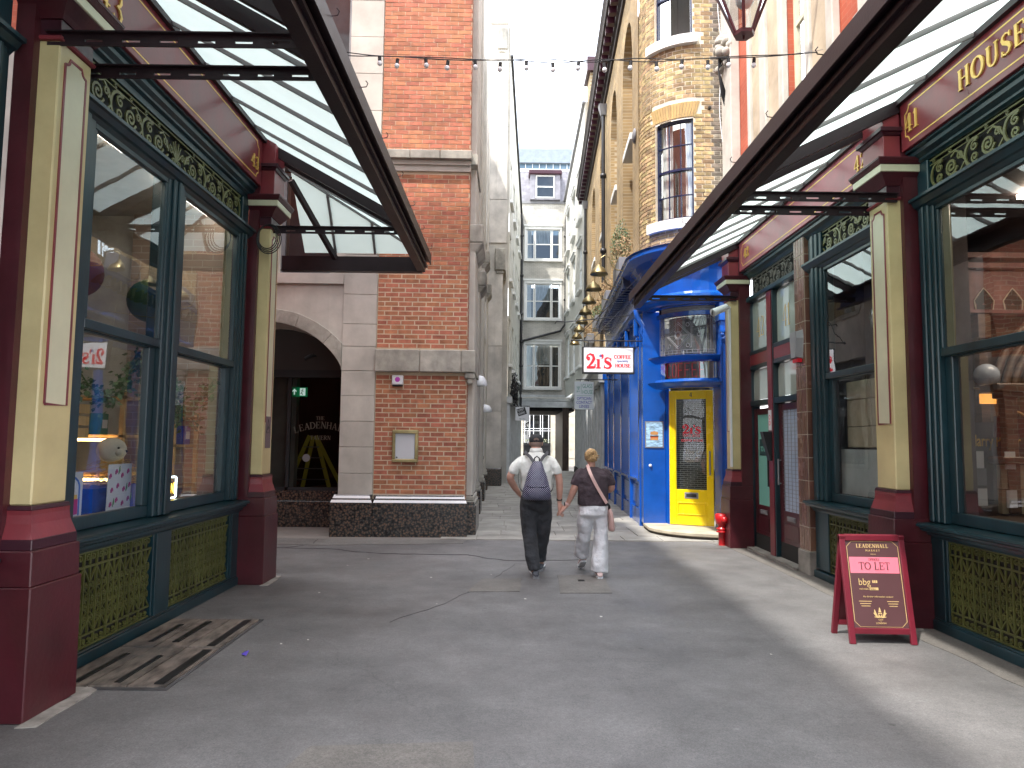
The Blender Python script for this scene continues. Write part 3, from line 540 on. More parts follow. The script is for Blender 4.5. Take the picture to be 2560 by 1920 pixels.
def pillar(c,y0,w,label,upper=True):
    """painted iron pilaster: y0 near edge of the plinth, w plinth width"""
    sg=c['sg']; PS,PP=c['PS'],c['PP']; t=thing('pilaster',label,'pilaster',(sg*PP,y0+w/2,0),'painted market pilasters'); back=c['K']+.05
    ya,yb=y0+.075,y0+w-.06     # shaft
    def st(name,rows,m,bev=.004):
        b=MB()
        for (z0,z1,o0,o1) in rows:
            # offsets from shaft: o0 bottom, o1 top
            p=[]
            for z,o in ((z0,o0),(z1,o1)):
                X0=sg*(PS-o); X1=sg*back; p+=[(X0,ya-o,z),(X1,ya-o,z),(X1,yb+o,z),(X0,yb+o,z)]
            b.hexa(p)
        return b.build(name,M[m],t,bevel=bev)
    st('plinth',[(0,.72,.082,.078),(.72,.917,.068,.064)],'maroon',.006)
    st('plinth_band',[(.917,.978,.052,.050)],'plum')
    st('plinth_flare',[(.978,1.02,.046,.034),(1.02,1.06,.034,.022),(1.06,1.11,.022,.017),(1.11,1.135,.017,.019)],'maroonlite',0)
    st('plinth_collar',[(1.135,1.162,.022,.014)],'plum')
    a=c['ast']; s_=st('shaft',[(1.162,a-.03,0,0)],'yellow',.008)
    # back strip
    b=MB(); bx(b,c,PS+.12,back,y0+.02,y0+w-.01,0,c['ft']); b.build('backing_strip',M['maroon'],t)
    # panel with coved corners on the alley face
    f=sfr(c,PS,ya if sg<0 else yb,1.162); L=yb-ya; zt=a-.1-1.162; zb=1.74-1.162; i0=.055; q=.045
    P=[(i0,zb),(L-i0,zb),(L-i0,zt-q)]+arc(L-i0,zt,q,q,270,180,5)+arc(i0,zt,q,q,0,-90,5)+[(i0,zt-q),(i0,zb)]
    o_,r_,u_,n_=f; b=MB(); poly=[o_+r_*x+u_*z for x,z in P[:-1]]; b.prism(poly,n_*.003); b.build('panel',M['cream'],s_)
    b=MB(); P2_=P+[P[1]]; b.ribbon(P2_[:-1],.017,f,.006); b.build('panel_line',M['maroonlite'],s_)
    st('astragal',[(a-.03,a-.012,.012,.02),(a-.012,a,.02,.008)],'maroonlite',.003)
    st('necking',[(a,a+.1,.004,.004)],'plum'); st('capital',[(a+.1,a+.13,.012,.03),(a+.13,a+.17,.03,.06),(a+.17,a+.2,.06,.085)],'maroon',0)
    st('capital_band',[(a+.2,a+.265,.098,.1)],'cream'); st('abacus',[(a+.265,a+.3,.105,.125),(a+.3,a+.325,.125,.13)],'maroon')
    st('entablature_block',[(a+.325,c['ft']+.1,.03,.03)],'maroonlite'); z=a+.325+.6*(c['ft']-a-.45)
    st('block_collar',[(z,z+.03,.04,.06),(z+.03,z+.07,.075,.075),(z+.07,z+.085,.06,.035)],'plum')
    return t
def canopy(c,y0,y1,xo,zo,hip,label,mains,ties,pitch):
    sg=c['sg']; xw=c['FA']-.02; zw=c['ft']+.02; t=thing('glass_canopy',label,'canopy',(sg*xo,(y0+y1)/2,zo),'glass canopies')
    sl=(zw-zo-.1)/(xw-xo); Z=lambda a:zo+.1+(a-xo)*sl
    b=MB(); bx(b,c,xo-.04,xo-.02,y0,y1,zo-.12,zo+.12); bx(b,c,xo-.02,xo+.06,y0,y1,zo-.12,zo-.10); bx(b,c,xo-.02,xo+.10,y0,y1,zo+.10,zo+.125); bx(b,c,xo-.10,xo-.04,y0,y1+.02,zo+.02,zo+.10); bx(b,c,xo-.115,xo-.10,y0,y1+.02,zo-.01,zo+.12); bx(b,c,xo-.07,xo-.04,y0,y1,zo-.06,zo-.03)
    b.build('gutter_beam',M['steel'],t)
    b=MB(); bx(b,c,xw-.02,xw+.08,y0,y1-(.8 if hip else 0),zw-.03,zw+.10); b.build('wall_beam',M['steel'],t)
    for yy in mains:
        b=MB(); b.beam((sg*(xo+.03),yy,Z(xo)-.03),(sg*xw,yy,Z(xw)-.03),.05,.11); b.build('rafter',M['steel'],t)
    # tie beams with slots
    for yy in ties:
        b=MB(); a0,a1=xo+.02,c['PS']+.08; n=max(3,round((a1-a0)/.24)); L=(a1-a0)/n; h0,h1=c['ast']-.085,c['ast']+.0
        h0,h1=c['ast']-.06,c['ast']+.02
        bx(b,c,a0,a1,yy-.035,yy+.035,h1-.008,h1); bx(b,c,a0,a1,yy-.006,yy+.006,h0,h0+.022); bx(b,c,a0,a1,yy-.006,yy+.006,h0+.04,h1-.008)
        for k in range(n): bx(b,c,a0+k*L,a0+k*L+L*.52,yy-.0065,yy+.0065,h0+.022,h0+.04)
        b.build('tie_beam',M['steel'],t)
    # glazing bars and panes
    yend=y1-(.0); ys=[]; yy=y1-(.75 if hip else .0)
    n=int((yy-y0)/pitch); ys=[yy-k*pitch for k in range(n+1)][::-1]
    for k,yv in enumerate(ys):
        b=MB(); b.beam((sg*(xo+.02),yv,Z(xo)+.02),(sg*xw,yv,Z(xw)+.02),.022,.04); b.build('glazing_bar',M['bar'],t)
        if k<len(ys)-1:
            p=MB(); p.quad(*[(sg*aa,q,Z(aa)+.03) for aa,q in ((xo,yv+.016),(xw,yv+.016),(xw,ys[k+1]-.016),(xo,ys[k+1]-.016))]); p.build('pane',M['awning'],t)
    if hip:
        A=Vector((sg*xw,ys[-1]+.02,Z(xw)+.03)); C=Vector((sg*(xo-.02),y1,Z(xo)+.03)); D=Vector((sg*xw,y1,Z(xo)+.03)); E0=Vector((sg*xo,ys[-1]+.016,Z(xo)+.03))
        p=MB(); p.add([A,C,E0],[(0,1,2)]); p.build('pane',M['awning'],t)
        b=MB(); b.beam(A,C,.035,.05); b.build('hip_bar',M['bar'],t)
        xs=[xw,xw-.42,xw-.95,xo-.02]
        HL=lambda a:A.lerp(C,(xw-a)/(xw-xo+.02))
        for i in range(3):
            a0,a1=xs[i],xs[i+1]; q0,q1=HL(a0),HL(a1)
            P=[q0,Vector((sg*a0,y1,D.z)),Vector((sg*a1,y1,D.z))]+([q1] if i<2 else [])
            p=MB(); p.add(P,[tuple(range(len(P)))]); p.build('pane',M['awning'],t)
            if i>0: b=MB(); b.beam(q0,(sg*a0,y1,D.z),.03,.045); b.build('glazing_bar',M['bar'],t)
        b=MB(); b.beam((sg*xw,ys[-1]+.05,Z(xw)-.1),(sg*(xw-.42),y1-.02,zo+.05),.06,.06); b.build('rafter',M['steel'],t)
        b=MB(); bx(b,c,xo,xw+.3,y1-.03,y1+.01,zo-.12,zo+.08); bx(b,c,xo,xw+.3,y1-.07,y1+.04,zo-.13,zo-.12); b.build('end_beam',M['steel'],t)
    else:
        b=MB(); b.beam((sg*(xo-.03),y1,Z(xo)-.02),(sg*xw,y1,Z(xw)-.02),.05,.12); b.build('rafter',M['steel'],t)
    for k in range(int((y1-y0)/.85)):
        yy=y1-.3-k*.85; s=-1
        b=MB(); b.tube([(sg*(xo-.11),yy,zo+.12),(sg*(xo-.15),yy,zo+.125),(sg*(xo-.16),yy,zo+.15),(sg*(xo-.145),yy,zo+.17)],.004,5); b.build('hook',M['steel'],t)
    return t
shopfront(LC,.85,3.97,[1.1,(2.3,2.6),3.75],'teal shop front nearest the camera on the left, past the first yellow pilaster',[])
shopfront(LC,4.42,7.74,[4.84,(5.91,6.22),7.50],'teal number 43 shop front with two sash windows full of gifts',[('43',4.55,.22,4.46),('43',7.42,.145,4.49)])
pillar(LC,3.98,.45,'yellow pilaster nearest the camera on the left, beside number 43'); pillar(LC,7.72,.42,'yellow pilaster at the far corner of the number 43 shop')
canopy(LC,-2,9.42,1.19,3.93,True,'sloping frosted glass canopy over the left shop, ending in a hipped corner',[4.06,4.44,7.88,8.12],[4.06,4.44,7.88],.63)
shopfront(RC,1.9,6.2,[2.3,(3.9,4.2),5.96],'teal shop front with dark wooden display inside, under the HOUSE sign',[('HOUSE',5.345,.165,4.31),('41',6.10,.165,4.30)])
pillar(RC,6.15,.45,'yellow pilaster right of the sandwich board'); pillar(RC,10.68,.42,'yellow pilaster beside the blue coffee house')
canopy(RC,-2,11.3,2.03,3.83,False,'long sloping frosted glass canopy over the right shops',[6.2,6.58,10.72],[6.2,6.58,10.72],.62)
# cable coil on far left pilaster
cc=MB()
for k in range(4):
    cc.tube([(-2.70+.01*k+ (.10+.012*k)*math.cos(a),7.72-.01*k,3.78+(.13+.012*k)*math.sin(a)-.01*k) for a in [2*PI*i/20 for i in range(21)]],.006,5)
tag(cc.build('cable_coil',M['blackmatt']),'coil of black cable hung from the far left pilaster capital','cable')
# notice on far left pilaster
nb=MB(); nb.box(-2.765,-2.715,7.783,7.789,1.45,1.80); nn=thing('warning_notice','small grey camera warning notice fixed to the far left pilaster','notice',(-2.73,7.79,1.45)); 
nb=MB(); nb.box(-2.688,-2.683,7.86,8.02,1.45,1.80); nb.build('plate',mat('purple grey plate',(.16,.11,.12),.5),nn)
f_=fr((-2.683,7.86,1.45),(0,1,0),(0,0,1)); nb=MB(); nb.ribbon([(.02,.17),(.08,.32),(.14,.17),(.02,.17)],.012,f_,.002); nb.ribbon([(.06,.2),(.08,.24),(.1,.22)],.02,f_,.002); nb.build('symbol',M['black'],nn)
# ---------------------------------------------------------------- number 42 entrance bay on the right
c=RC
t42=thing('shop_front','red and teal number 42 front with two office doors and a brown tiled pier','shop front',(3.61,8.7,0),'market shop fronts')
fascia(c,t42,6.6,10.68,[('42',6.92,.165,4.30),('42',10.40,.165,4.30)],'fascia42')if 0 else None
M['fascia42']=mat('faded rose fascia paint',(.27,.055,.075),.35,var=.12,bump=.1,bscale=20,spec=.6)
fascia(c,t42,6.6,10.68,[('42',7.03,.165,4.30),('42',10.45,.15,4.31)],'fascia42')
P=[(c['G']+.1,c['f1']),(c['G']+.1,c['co']),(c['FA']+.03,c['co']),(c['FA']+.03,c['co']-.02),(c['FA']+.06,c['co']-.03),(c['FA']+.065,c['co']-.06),(c['FR']-.03,c['co']-.085),(c['FR'],c['co']-.12),(c['FR'],c['f1'])]
b=MB(); b.sweep(P,lambda tt,d:(d,tt),[6.6,10.68]); b.build('cornice',M['teal'],t42)
# window part y 6.6 .. 8.5
b=MB(); bx(b,c,c['K'],c['G']+.1,6.6,8.5,0,.085); b.build('kick_board',M['teal'],t42,bevel=.006)
b=MB(); bx(b,c,c['K']+.075,c['G']+.1,6.6,8.5,.085,.8); b.build('grille_backing',M['darkback'],t42)
b=MB(); b.sweep([(c['K']+.02,.765),(c['G']+.1,.765),(c['G']+.1,.905),(c['S']+.02,.89),(c['S'],.88),(c['S'],.862),(c['S']+.03,.85),(c['S']+.035,.83),(c['K']-.02,.815),(c['K']+.01,.785)],lambda tt,d:(d,tt),[6.6,8.52]); b.build('sill',M['teal'],t42)
for a,bb in ((6.6,6.9),(8.16,8.5)):
    b=MB(); bx(b,c,c['K']+.03,c['G']+.05,a,bb,.1,.77); b.build('riser_post',M['teal'],t42,bevel=.005)
    b=MB(); w_=bb-a; bx(b,c,c['FR']-.01,c['G']+.06,a,bb,.9,c['f1']); bx(b,c,c['FR']-.03,c['G'],a+w_*.2,a+w_*.42,.905,c['f1']-.002); bx(b,c,c['FR']-.045,c['G'],a+w_*.42,a+w_*.6,.906,c['f1']-.001); b.build('mullion',M['teal'],t42,bevel=.008)
for k in range(8): 
    o=link('iron_panel',grille_unit(c),t42,Vector((c['K']+.06,8.16-k*.1575,.103))-ORG[t42.name]); o.scale=(1,1.05,1)
sash_window(c,t42,6.9,8.16)
b=MB(); bx(b,c,c['FR']-.01,c['G']+.05,6.6,8.5,c['head']+.055,c['f0']); b.sweep([(c['FR'],c['tr']-.03),(c['G'],c['tr']-.03),(c['G'],c['f0']-.02),(c['FR']-.1,c['f0']-.03),(c['FR']-.1,c['f0']-.055),(c['FR']-.05,c['tr']+.01),(c['FR']-.03,c['tr'])],lambda tt,d:(d,tt),[6.6,8.5]); b.build('transom',M['teal'],t42)
b=MB(); bx(b,c,c['FR']+.06,c['G']+.1,6.6,10.68,c['f0']-.005,c['f1']+.01); b.build('frieze_backing',M['darkback'],t42)
h_=c['f1']-c['f0']
for k in range(3): o=link('scroll_panel',frieze_unit(c,h_,k%2==0),t42,Vector((c['FR']+.03,8.16-k*.42,c['f0']))-ORG[t42.name])
M['oldiron']=mat('bare grey iron scrollwork',(.11,.10,.085),.6,var=.2)
ir=frieze_unit(c,h_,True).copy(); ir.materials[0]=M['oldiron']
for k in range(4): o=link('scroll_panel',ir,t42,Vector((c['FR']+.03,10.55-k*.42,c['f0']))-ORG[t42.name])
# brown tiled pier y 8.53..8.84, front x 3.58
b=MB(); b.box(3.59,3.8,8.54,8.84,.28,4.15); pr=b.build('tiled_pier',M['grout'],t42)
b=MB(); b.box(3.57,3.8,8.52,8.86,0,.28); b.build('pier_base',M['conc'],t42,bevel=.01)
tm=MB(); tm.box(-.006,0,0,.064,0,.267); tme=tm.mesh('tile',M['tile'],bevel=.003); tm=MB(); tm.box(0,.104,-.006,0,0,.267); tme2=tm.mesh('tile',M['tile'],bevel=.003)
for i in range(14):
    z=.29+i*.2765
    if z>4.1: break
    for k in range(4):
        link('tile',tme,pr,Vector((3.59,8.545+k*.0745,z))-ORG[pr.name]).scale=(1,1,1 if i<13 else .9)
    link('tile',tme2,pr,Vector((3.592,8.54,z))-ORG[pr.name])
# doors
def panel_door(par,name,y0,y1,z1,glassm,poster=None,kick=None):
    X=3.70; d=MB(); s=.11
    bx(d,c,X,X+.05,y0,y0+s,.02,z1); bx(d,c,X,X+.05,y1-s,y1,.02,z1); bx(d,c,X,X+.05,y0+s,y1-s,z1-.09,z1); bx(d,c,X,X+.05,y0+s,y1-s,.02,.66); bx(d,c,X-.012,X,y0+.16,y1-.16,.3,.5); o=d.build(name,M['maroon'],par,bevel=.006)
    p=MB(); p.quad((X+.02,y0+s,.66),(X+.02,y1-s,.66),(X+.02,y1-s,z1-.09),(X+.02,y0+s,z1-.09)); p.build('pane',glassm,o)
    k=MB(); bx(k,c,X-.004,X,y0+.02,y1-.02,.03,.24); k.build('kick_plate',M['darkback'],o)
    k=MB(); bx(k,c,X-.014,X,(y0+y1)/2-.13,(y0+y1)/2+.13,.54,.60); bx(k,c,X-.018,X-.014,(y0+y1)/2-.1,(y0+y1)/2+.1,.555,.585); k.build('letter_plate',M['lead'],o)
    return o
M['mint']=mat('mint poster',(.2,.5,.42),.4,var=.02)
M['wired']=mat('wired blind glass',(.42,.5,.62),.3,var=.05)
d41=panel_door(t42,'door',8.95,9.74,2.1,M['wired']); d42=panel_door(t42,'door',9.98,10.72,2.07,M['mint'])
b=MB()
for k in range(26): bx(b,c,3.705,3.71,9.06,9.63,.70+k*.051,.704+k*.051)
for k in range(5): bx(b,c,3.706,3.711,9.1+k*.12,9.104+k*.12,.66,2.01)
b.build('wire_mesh',M['lead'],d41)
b=MB(); bx(b,c,3.716,3.719,10.12,10.55,1.38,1.62); f_=fr((3.715,10.5,1.44),(0,-1,0),(0,0,1)); po=b.build('poster_label',mat('dark teal label',(.02,.06,.06),.4),d42)
b=MB(); serif(b,'TO LET',f_,.075,.002,scx=.9); b.build('lettering',M['mint'],po)
for (nm,yy) in (('door',9.74),):
    pass
b=MB(); b.tube([(3.66,9.68,1.0),(3.66,9.68,1.35)],.012,6); b.tube([(3.7,9.68,1.02),(3.66,9.68,1.02)],.008,6); b.tube([(3.7,9.68,1.33),(3.66,9.68,1.33)],.008,6); b.build('handle',M['lead'],d41)
b=MB(); b.tube([(3.66,10.06,.95),(3.66,10.06,1.4)],.014,6); b.tube([(3.7,10.06,.98),(3.66,10.06,.98)],.008,6); b.tube([(3.7,10.06,1.37),(3.66,10.06,1.37)],.008,6); b.build('handle',M['black'],d42)
# frame work
b=MB()
for a,bb in ((8.86,8.95),(9.74,9.78),(9.94,9.98),(10.72,10.80)): bx(b,c,3.64,3.8,a,bb,0,3.72)
bx(b,c,3.645,3.8,8.95,10.72,2.11,2.19); bx(b,c,3.645,3.8,8.95,10.72,2.66,2.72); bx(b,c,3.645,3.8,8.95,10.72,2.88,2.94); bx(b,c,3.60,3.8,8.86,10.8,3.70,3.76)
b.build('door_frame',M['teal'],t42,bevel=.006)
b=MB(); bx(b,c,3.63,3.79,9.78,9.94,0,3.70); bx(b,c,3.647,3.79,8.95,9.74,2.72,2.88); bx(b,c,3.647,3.79,9.98,10.72,2.72,2.88); b.build('red_rail',M['maroonlite'],t42)
for (a,bb,z0,z1,s) in ((8.97,9.72,2.95,3.69,'41'),(10.0,10.70,2.95,3.69,'42'),(8.97,9.72,2.2,2.65,None),(10.0,10.70,2.2,2.65,None)):
    p=MB(); P=[(a,z0),(bb,z0),(bb,z1-.1)]+arc(bb-.1,z1-.1,.1,.1,0,90,5)+arc(a+.1,z1-.1,.1,.1,90,180,5); p.add([(3.70,y_,z_) for y_,z_ in P],[tuple(range(len(P)))]); po=p.build('fanlight',M['pale'],t42)
    b=MB(); bx(b,c,3.71,3.79,a,bb,z1-.13,z1+.01); b.build('corner_blind',M['darkback'],po) if 0 else None
    if s:
        b=MB(); serif(b,s,fr((3.695,(a+bb)/2+.17,z0+.18),(0,-1,0),(0,0,1)),.30,.003,scx=.7,bold=.28); b.build('numeral',M['gold'],po)
b=MB(); bx(b,c,3.55,3.9,8.86,10.85,0,.03); b.build('threshold',M['conc'],t42)
b=MB(); b.box(3.80,3.86,6.3,10.9,0,4.2); b.build('inner_wall',M['darkback'],t42) if 0 else None
# entry panel, bell box
e=thing('entry_phone','black angled entry phone with white notice on the red door post','entry phone',(3.62,9.86,1.3)); b=MB(); b.hexa([(3.60,9.80,1.32),(3.63,9.80,1.32),(3.63,9.92,1.32),(3.60,9.92,1.32),(3.50,9.80,1.72),(3.63,9.80,1.72),(3.63,9.92,1.72),(3.50,9.92,1.72)]); b.build('housing',M['black'],e,bevel=.005); b=MB(); b.box(3.62,3.628,9.81,9.91,1.74,2.02); b.build('notice',M['signwhite'],e)
b=MB(); b.ribbon(arc(.05,.18,.025,.03,0,360,12),.008,fr((3.62,9.91,1.74),(0,-1,0),(0,0,1)),.002); b.ribbon(arc(.05,.10,.025,.03,0,360,12),.008,fr((3.62,9.91,1.74),(0,-1,0),(0,0,1)),.002); b.build('symbol',M['signred'],e)
a_=thing('alarm_box','grey shield shaped alarm box with red base on the tiled pier','alarm box',(3.55,8.7,2.55)); b=MB()
b.add([(3.585,y_,z_) for y_,z_ in ((8.60,2.95),(8.80,2.95),(8.82,2.85),(8.78,2.60),(8.62,2.60),(8.58,2.85))]+[(3.50,y_,z_) for y_,z_ in ((8.62,2.93),(8.78,2.93),(8.795,2.85),(8.76,2.62),(8.64,2.62),(8.605,2.85))],[(0,1,2,3,4,5),(11,10,9,8,7,6)]+[(i,(i+1)%6,6+(i+1)%6,6+i) for i in range(6)]); b.build('cover',mat('grey plastic',(.3,.3,.32),.35),a_,bevel=.006)
b=MB(); b.box(3.52,3.58,8.63,8.77,2.555,2.6); b.build('strobe',M['signred'],a_)
# ================================================================ generic facade helpers
def pb(mb,P,u0,u1,o0,o1,z0,z1,m=0):
    return mb.hexa([P(u0,o1,z0),P(u1,o1,z0),P(u1,o0,z0),P(u0,o0,z0),P(u0,o1,z1),P(u1,o1,z1),P(u1,o0,z1),P(u0,o0,z1)],m)
def wall_open(mb,P,u0,u1,z0,z1,ops,depth=.2,m=0,n=10):
    """front skin of a wall with openings (ua,ub,zb,zs,rise), with reveals going back by depth"""
    q=lambda a,b,c,d:mb.quad(P(*a),P(*b),P(*c),P(*d),m)
    cols={}
    for o in ops: cols.setdefault((o[0],o[1]),[]).append(o)
    xs=u0
    for (ua,ub) in sorted(cols):
        q((xs,0,z0),(ua,0,z0),(ua,0,z1),(xs,0,z1)); xs=ub; zc=z0
        for (_,_,zb,zs,rise) in sorted(cols[(ua,ub)],key=lambda o:o[2]):
            q((ua,0,zc),(ub,0,zc),(ub,0,zb),(ua,0,zb))
            if rise:
                pts=[(ua+(ub-ua)*i/n, zs+rise*math.sqrt(max(0,1-(2*i/n-1)**2))) for i in range(n+1)]; zt=zs+rise+.001
                for i in range(n):
                    a,b=pts[i],pts[i+1]; q((a[0],0,a[1]),(b[0],0,b[1]),(b[0],0,zt),(a[0],0,zt)); q((a[0],0,a[1]),(b[0],0,b[1]),(b[0],-depth,b[1]),(a[0],-depth,a[1]))
            else: zt=zs; q((ua,0,zs),(ub,0,zs),(ub,-depth,zs),(ua,-depth,zs))
            q((ua,0,zb),(ua,0,zs),(ua,-depth,zs),(ua,-depth,zb)); q((ub,0,zb),(ub,0,zs),(ub,-depth,zs),(ub,-depth,zb)); q((ua,0,zb),(ub,0,zb),(ub,-depth,zb),(ua,-depth,zb)); zc=zt
        q((ua,0,zc),(ub,0,zc),(ub,0,z1),(ua,0,z1))
    q((xs,0,z0),(u1,0,z0),(u1,0,z1),(xs,0,z1)); return mb
def sash(par,P,ua,ub,z0,z1,out,m,glass,lights=1,rows=1,fw=.05,sill=None,mid=True,back=None):
    w=MB(); pb(w,P,ua,ua+fw,out-.06,out,z0,z1); pb(w,P,ub-fw,ub,out-.06,out,z0,z1); pb(w,P,ua+fw,ub-fw,out-.059,out-.001,z0,z0+fw); pb(w,P,ua+fw,ub-fw,out-.059,out-.001,z1-fw,z1)
    zm=(z0+z1)/2
    if mid: pb(w,P,ua+fw,ub-fw,out-.05,out-.005,zm-fw*.45,zm+fw*.45)
    for k in range(1,lights): uu=ua+(ub-ua)*k/lights; pb(w,P,uu-fw*.3,uu+fw*.3,out-.05,out-.012,z0+fw,z1-fw)
    for k in range(1,rows): 
        zz=z0+(z1-z0)*k/rows
        if abs(zz-zm)>.05 or not mid: pb(w,P,ua+fw,ub-fw,out-.045,out-.015,zz-fw*.2,zz+fw*.2)
    wo=w.build('window',M[m],par)
    p=MB(); p.quad(P(ua+fw*.5,out-.035,z0+fw*.5),P(ub-fw*.5,out-.035,z0+fw*.5),P(ub-fw*.5,out-.035,z1-fw*.5),P(ua+fw*.5,out-.035,z1-fw*.5)); p.build('pane',glass,wo)
    if back: 
        p=MB(); pb(p,P,ua,ub,out-.5,out-.45,z0,z1); p.build('room_shade',M[back],wo)
    if sill:
        s=MB(); pb(s,P,ua-.1,ub+.1,out-.05,sill,z0-.13,z0-.005); s.build('window_sill',M['white'],wo)
    return wo
M['curtain']=mat('white curtain',(.6,.6,.58),.9,var=.2,vscale=2,stretch=(12,12,1))
# ================================================================ tavern of orange brick and stone
def TV(x,o,z): return (x+.02*o,11.62+.02*(x+1.8)-o,z)
tv=thing('tavern_building','orange brick and pale stone tavern with dark granite base, left of the alley','building',(-2,11.7,0))
core=MB(); core.hexa([TV(-2.2,-.012,.6),TV(-.70,-.012,.6),(-.70,12.9,.6),(-2.2,12.9,.6),TV(-2.2,-.012,12),TV(-.70,-.012,12),(-.70,12.9,12),(-2.2,12.9,12)]); bw=core.build('wall',M['mortar'],tv)
bm_=[]
for k in range(4):
    b=MB(); rr=random.Random(k); j=lambda s=.0022:rr.uniform(-s,s)
    L,H,D=.213,.0635,.026
    P8=[(0,-D,0),(L,-D,0),(L,.02,0),(0,.02,0),(0,-D,H),(L,-D,H),(L,.02,H),(0,.02,H)]
    b.hexa([(p[0]+j(),p[1]+(j(.0015) if p[1]<0 else 0),p[2]+j()) for p in P8]); bm_.append(b.mesh('brick',M['rbrick'],bevel=.003))
cnt=0; stuffb=MB(); rb=random.Random(5); course=.0777
def brick_at(x,z,L):
    global cnt
    if cnt<300:
        o=link('brick',bm_[rb.randrange(4)],bw,Vector(TV(x,-.012+.0,z))-ORG[bw.name]+Vector((0,.024,0)),(0,0,.02)); o.scale=((L-.002)/.213,1,1); cnt+=1
    else:
        d=rb.uniform(-.0015,.0015); jz=lambda:rb.uniform(-.0018,.0018); A=[TV(x,-.02,z+jz()),TV(x+L,-.02,z+jz()),TV(x+L,-.009+d+.003,z+jz()),TV(x,-.009+d+.003,z+jz())]
        B=[(p[0],p[1],z+.0635+jz()) for p in A]; stuffb.hexa([A[3],A[2],A[1],A[0],B[3],B[2],B[1],B[0]])
for zlo,zhi in ((.685,2.655),(3.07,6.05),(6.40,10.9)):
    n=round((zhi-zlo)/course)
    for i in range(n):
        z=zlo+i*course; x=-2.195+rb.uniform(0,.005); first=.108 if i%2 else .216
        if i%5==0: first=.15 if i%2 else .2
        while x<-.72:
            L=min(first,-.705-x); 
            if L>.03: brick_at(x,z,L)
            x+=first+.0115; first=.216
stuffb.build('brickwork',M['rbrick'],bw,kind='stuff')
# side return bricks of the corner (receding face)
b=MB(); b.quad((-.698,11.62,.6),(-.698,12.9,.6),(-.698,12.9,12),(-.698,11.62,12)); b.build('side_wall',brickmat('orange brick return',(.36,.095,.042),(.3,.08,.04),(.5,.42,.3),bw=.225,bh=.0777,axis='y'),tv)
# stone pier
sp=MB(); sp.hexa([TV(-2.757,-.2,.5),TV(-2.205,-.2,.5),(-2.205,12.4,.5),(-2.757,12.4,.5),TV(-2.757,-.2,12),TV(-2.205,-.2,12),(-2.205,12.4,12),(-2.757,12.4,12)]); spo=sp.build('pier_core',M['stonejoint'],tv)
zz=[.665,1.01,1.435,1.852,2.267,2.681,3.083,3.453,3.95,4.62,5.3,6.07,6.48,7.1,7.75,8.4,9.05,9.7,10.3,11,12]
for i in range(len(zz)-1):
    if abs(zz[i]-6.07)<.01: continue
    b=MB(); pb(b,TV,-2.757,-2.205,-.2,.012+rb.uniform(-.001,.001),zz[i]+.003,zz[i+1]-.003); b.build('stone_block',M['stone'],spo,bevel=.004)
# granite base with white ledges
b=MB(); pb(b,TV,-2.865,-2.19,-.3,.085,0,.545); pb(b,TV,-2.185,-.665,-.3,.075,0,.545); pb(b,TV,-2.84,-2.20,-.3,.06,.545,.60); pb(b,TV,-2.18,-.69,-.3,.05,.545,.60); pb(b,TV,-2.79,-2.205,-.3,.035,.60,.665); pb(b,TV,-2.18,-.72,-.3,.03,.60,.665)
b.box(-1.1,-.56,11.80,13.1,0,.55); b.box(-1.0,-.59,11.85,13.0,.55,.66)
b.build('granite_base',M['granite'],tv,bevel=.006)
b=MB()
for (x0,x1,o) in ((-2.86,-2.195,.088),(-2.175,-.67,.078)):
    b.add([TV(x0,o,.546),TV(x1,o,.546),TV(x1-.015,o-.02,.588),TV(x0+.015,o-.02,.588)],[(0,1,2,3)]); b.add([TV(x0+.03,o-.032,.612),TV(x1-.03,o-.032,.612),TV(x1-.05,o-.06,.668),TV(x0+.05,o-.06,.668)],[(0,1,2,3)])
b.build('ledge',M['granitewhite'],tv)  # plain white strips along the sloped granite mouldings
# lintel and string course
for (x0,x1) in ((-2.20,-1.48),(-1.475,-.80),(-.795,-.565)):
    b=MB(); pb(b,TV,x0,x1,-.2,.12,2.665,3.03); b.build('lintel_stone',M['stonedirty'],tv,bevel=.012)
b=MB(); pb(b,TV,-.74,-.57,-.1,.10,2.56,2.664); pb(b,TV,-.70,-.60,-.1,.09,2.48,2.56); b.build('corbel',M['stonedirty'],tv,bevel=.02)
b=MB(); b.box(-.75,-.565,11.62,13.0,2.665,3.028); b.build('side_course',M['stonedirty'],tv); b=MB(); b.box(-.75,-.575,11.64,13.0,6.2,6.38); b.build('side_course',M['stonedirty'],tv)
for (x0,x1) in ((-2.20,-1.70),(-1.695,-1.2),(-1.195,-.67)):
    b=MB(); pb(b,TV,x0,x1,-.2,.15,6.235,6.385); b.build('string_course',M['stonedirty'],tv,bevel=.01)
b=MB(); pb(b,TV,-2.2,-.69,-.2,.03,6.06,6.16); pb(b,TV,-2.2,-.69,-.2,.07,6.16,6.233); b.build('string_course_bed',M['stone'],tv)
b=MB(); pb(b,TV,-2.80,-2.12,-.2,.2,6.09,6.47); pb(b,TV,-2.77,-2.16,-.2,.14,6.0,6.09); b.build('pier_cap',M['stonedirty'],tv,bevel=.02)
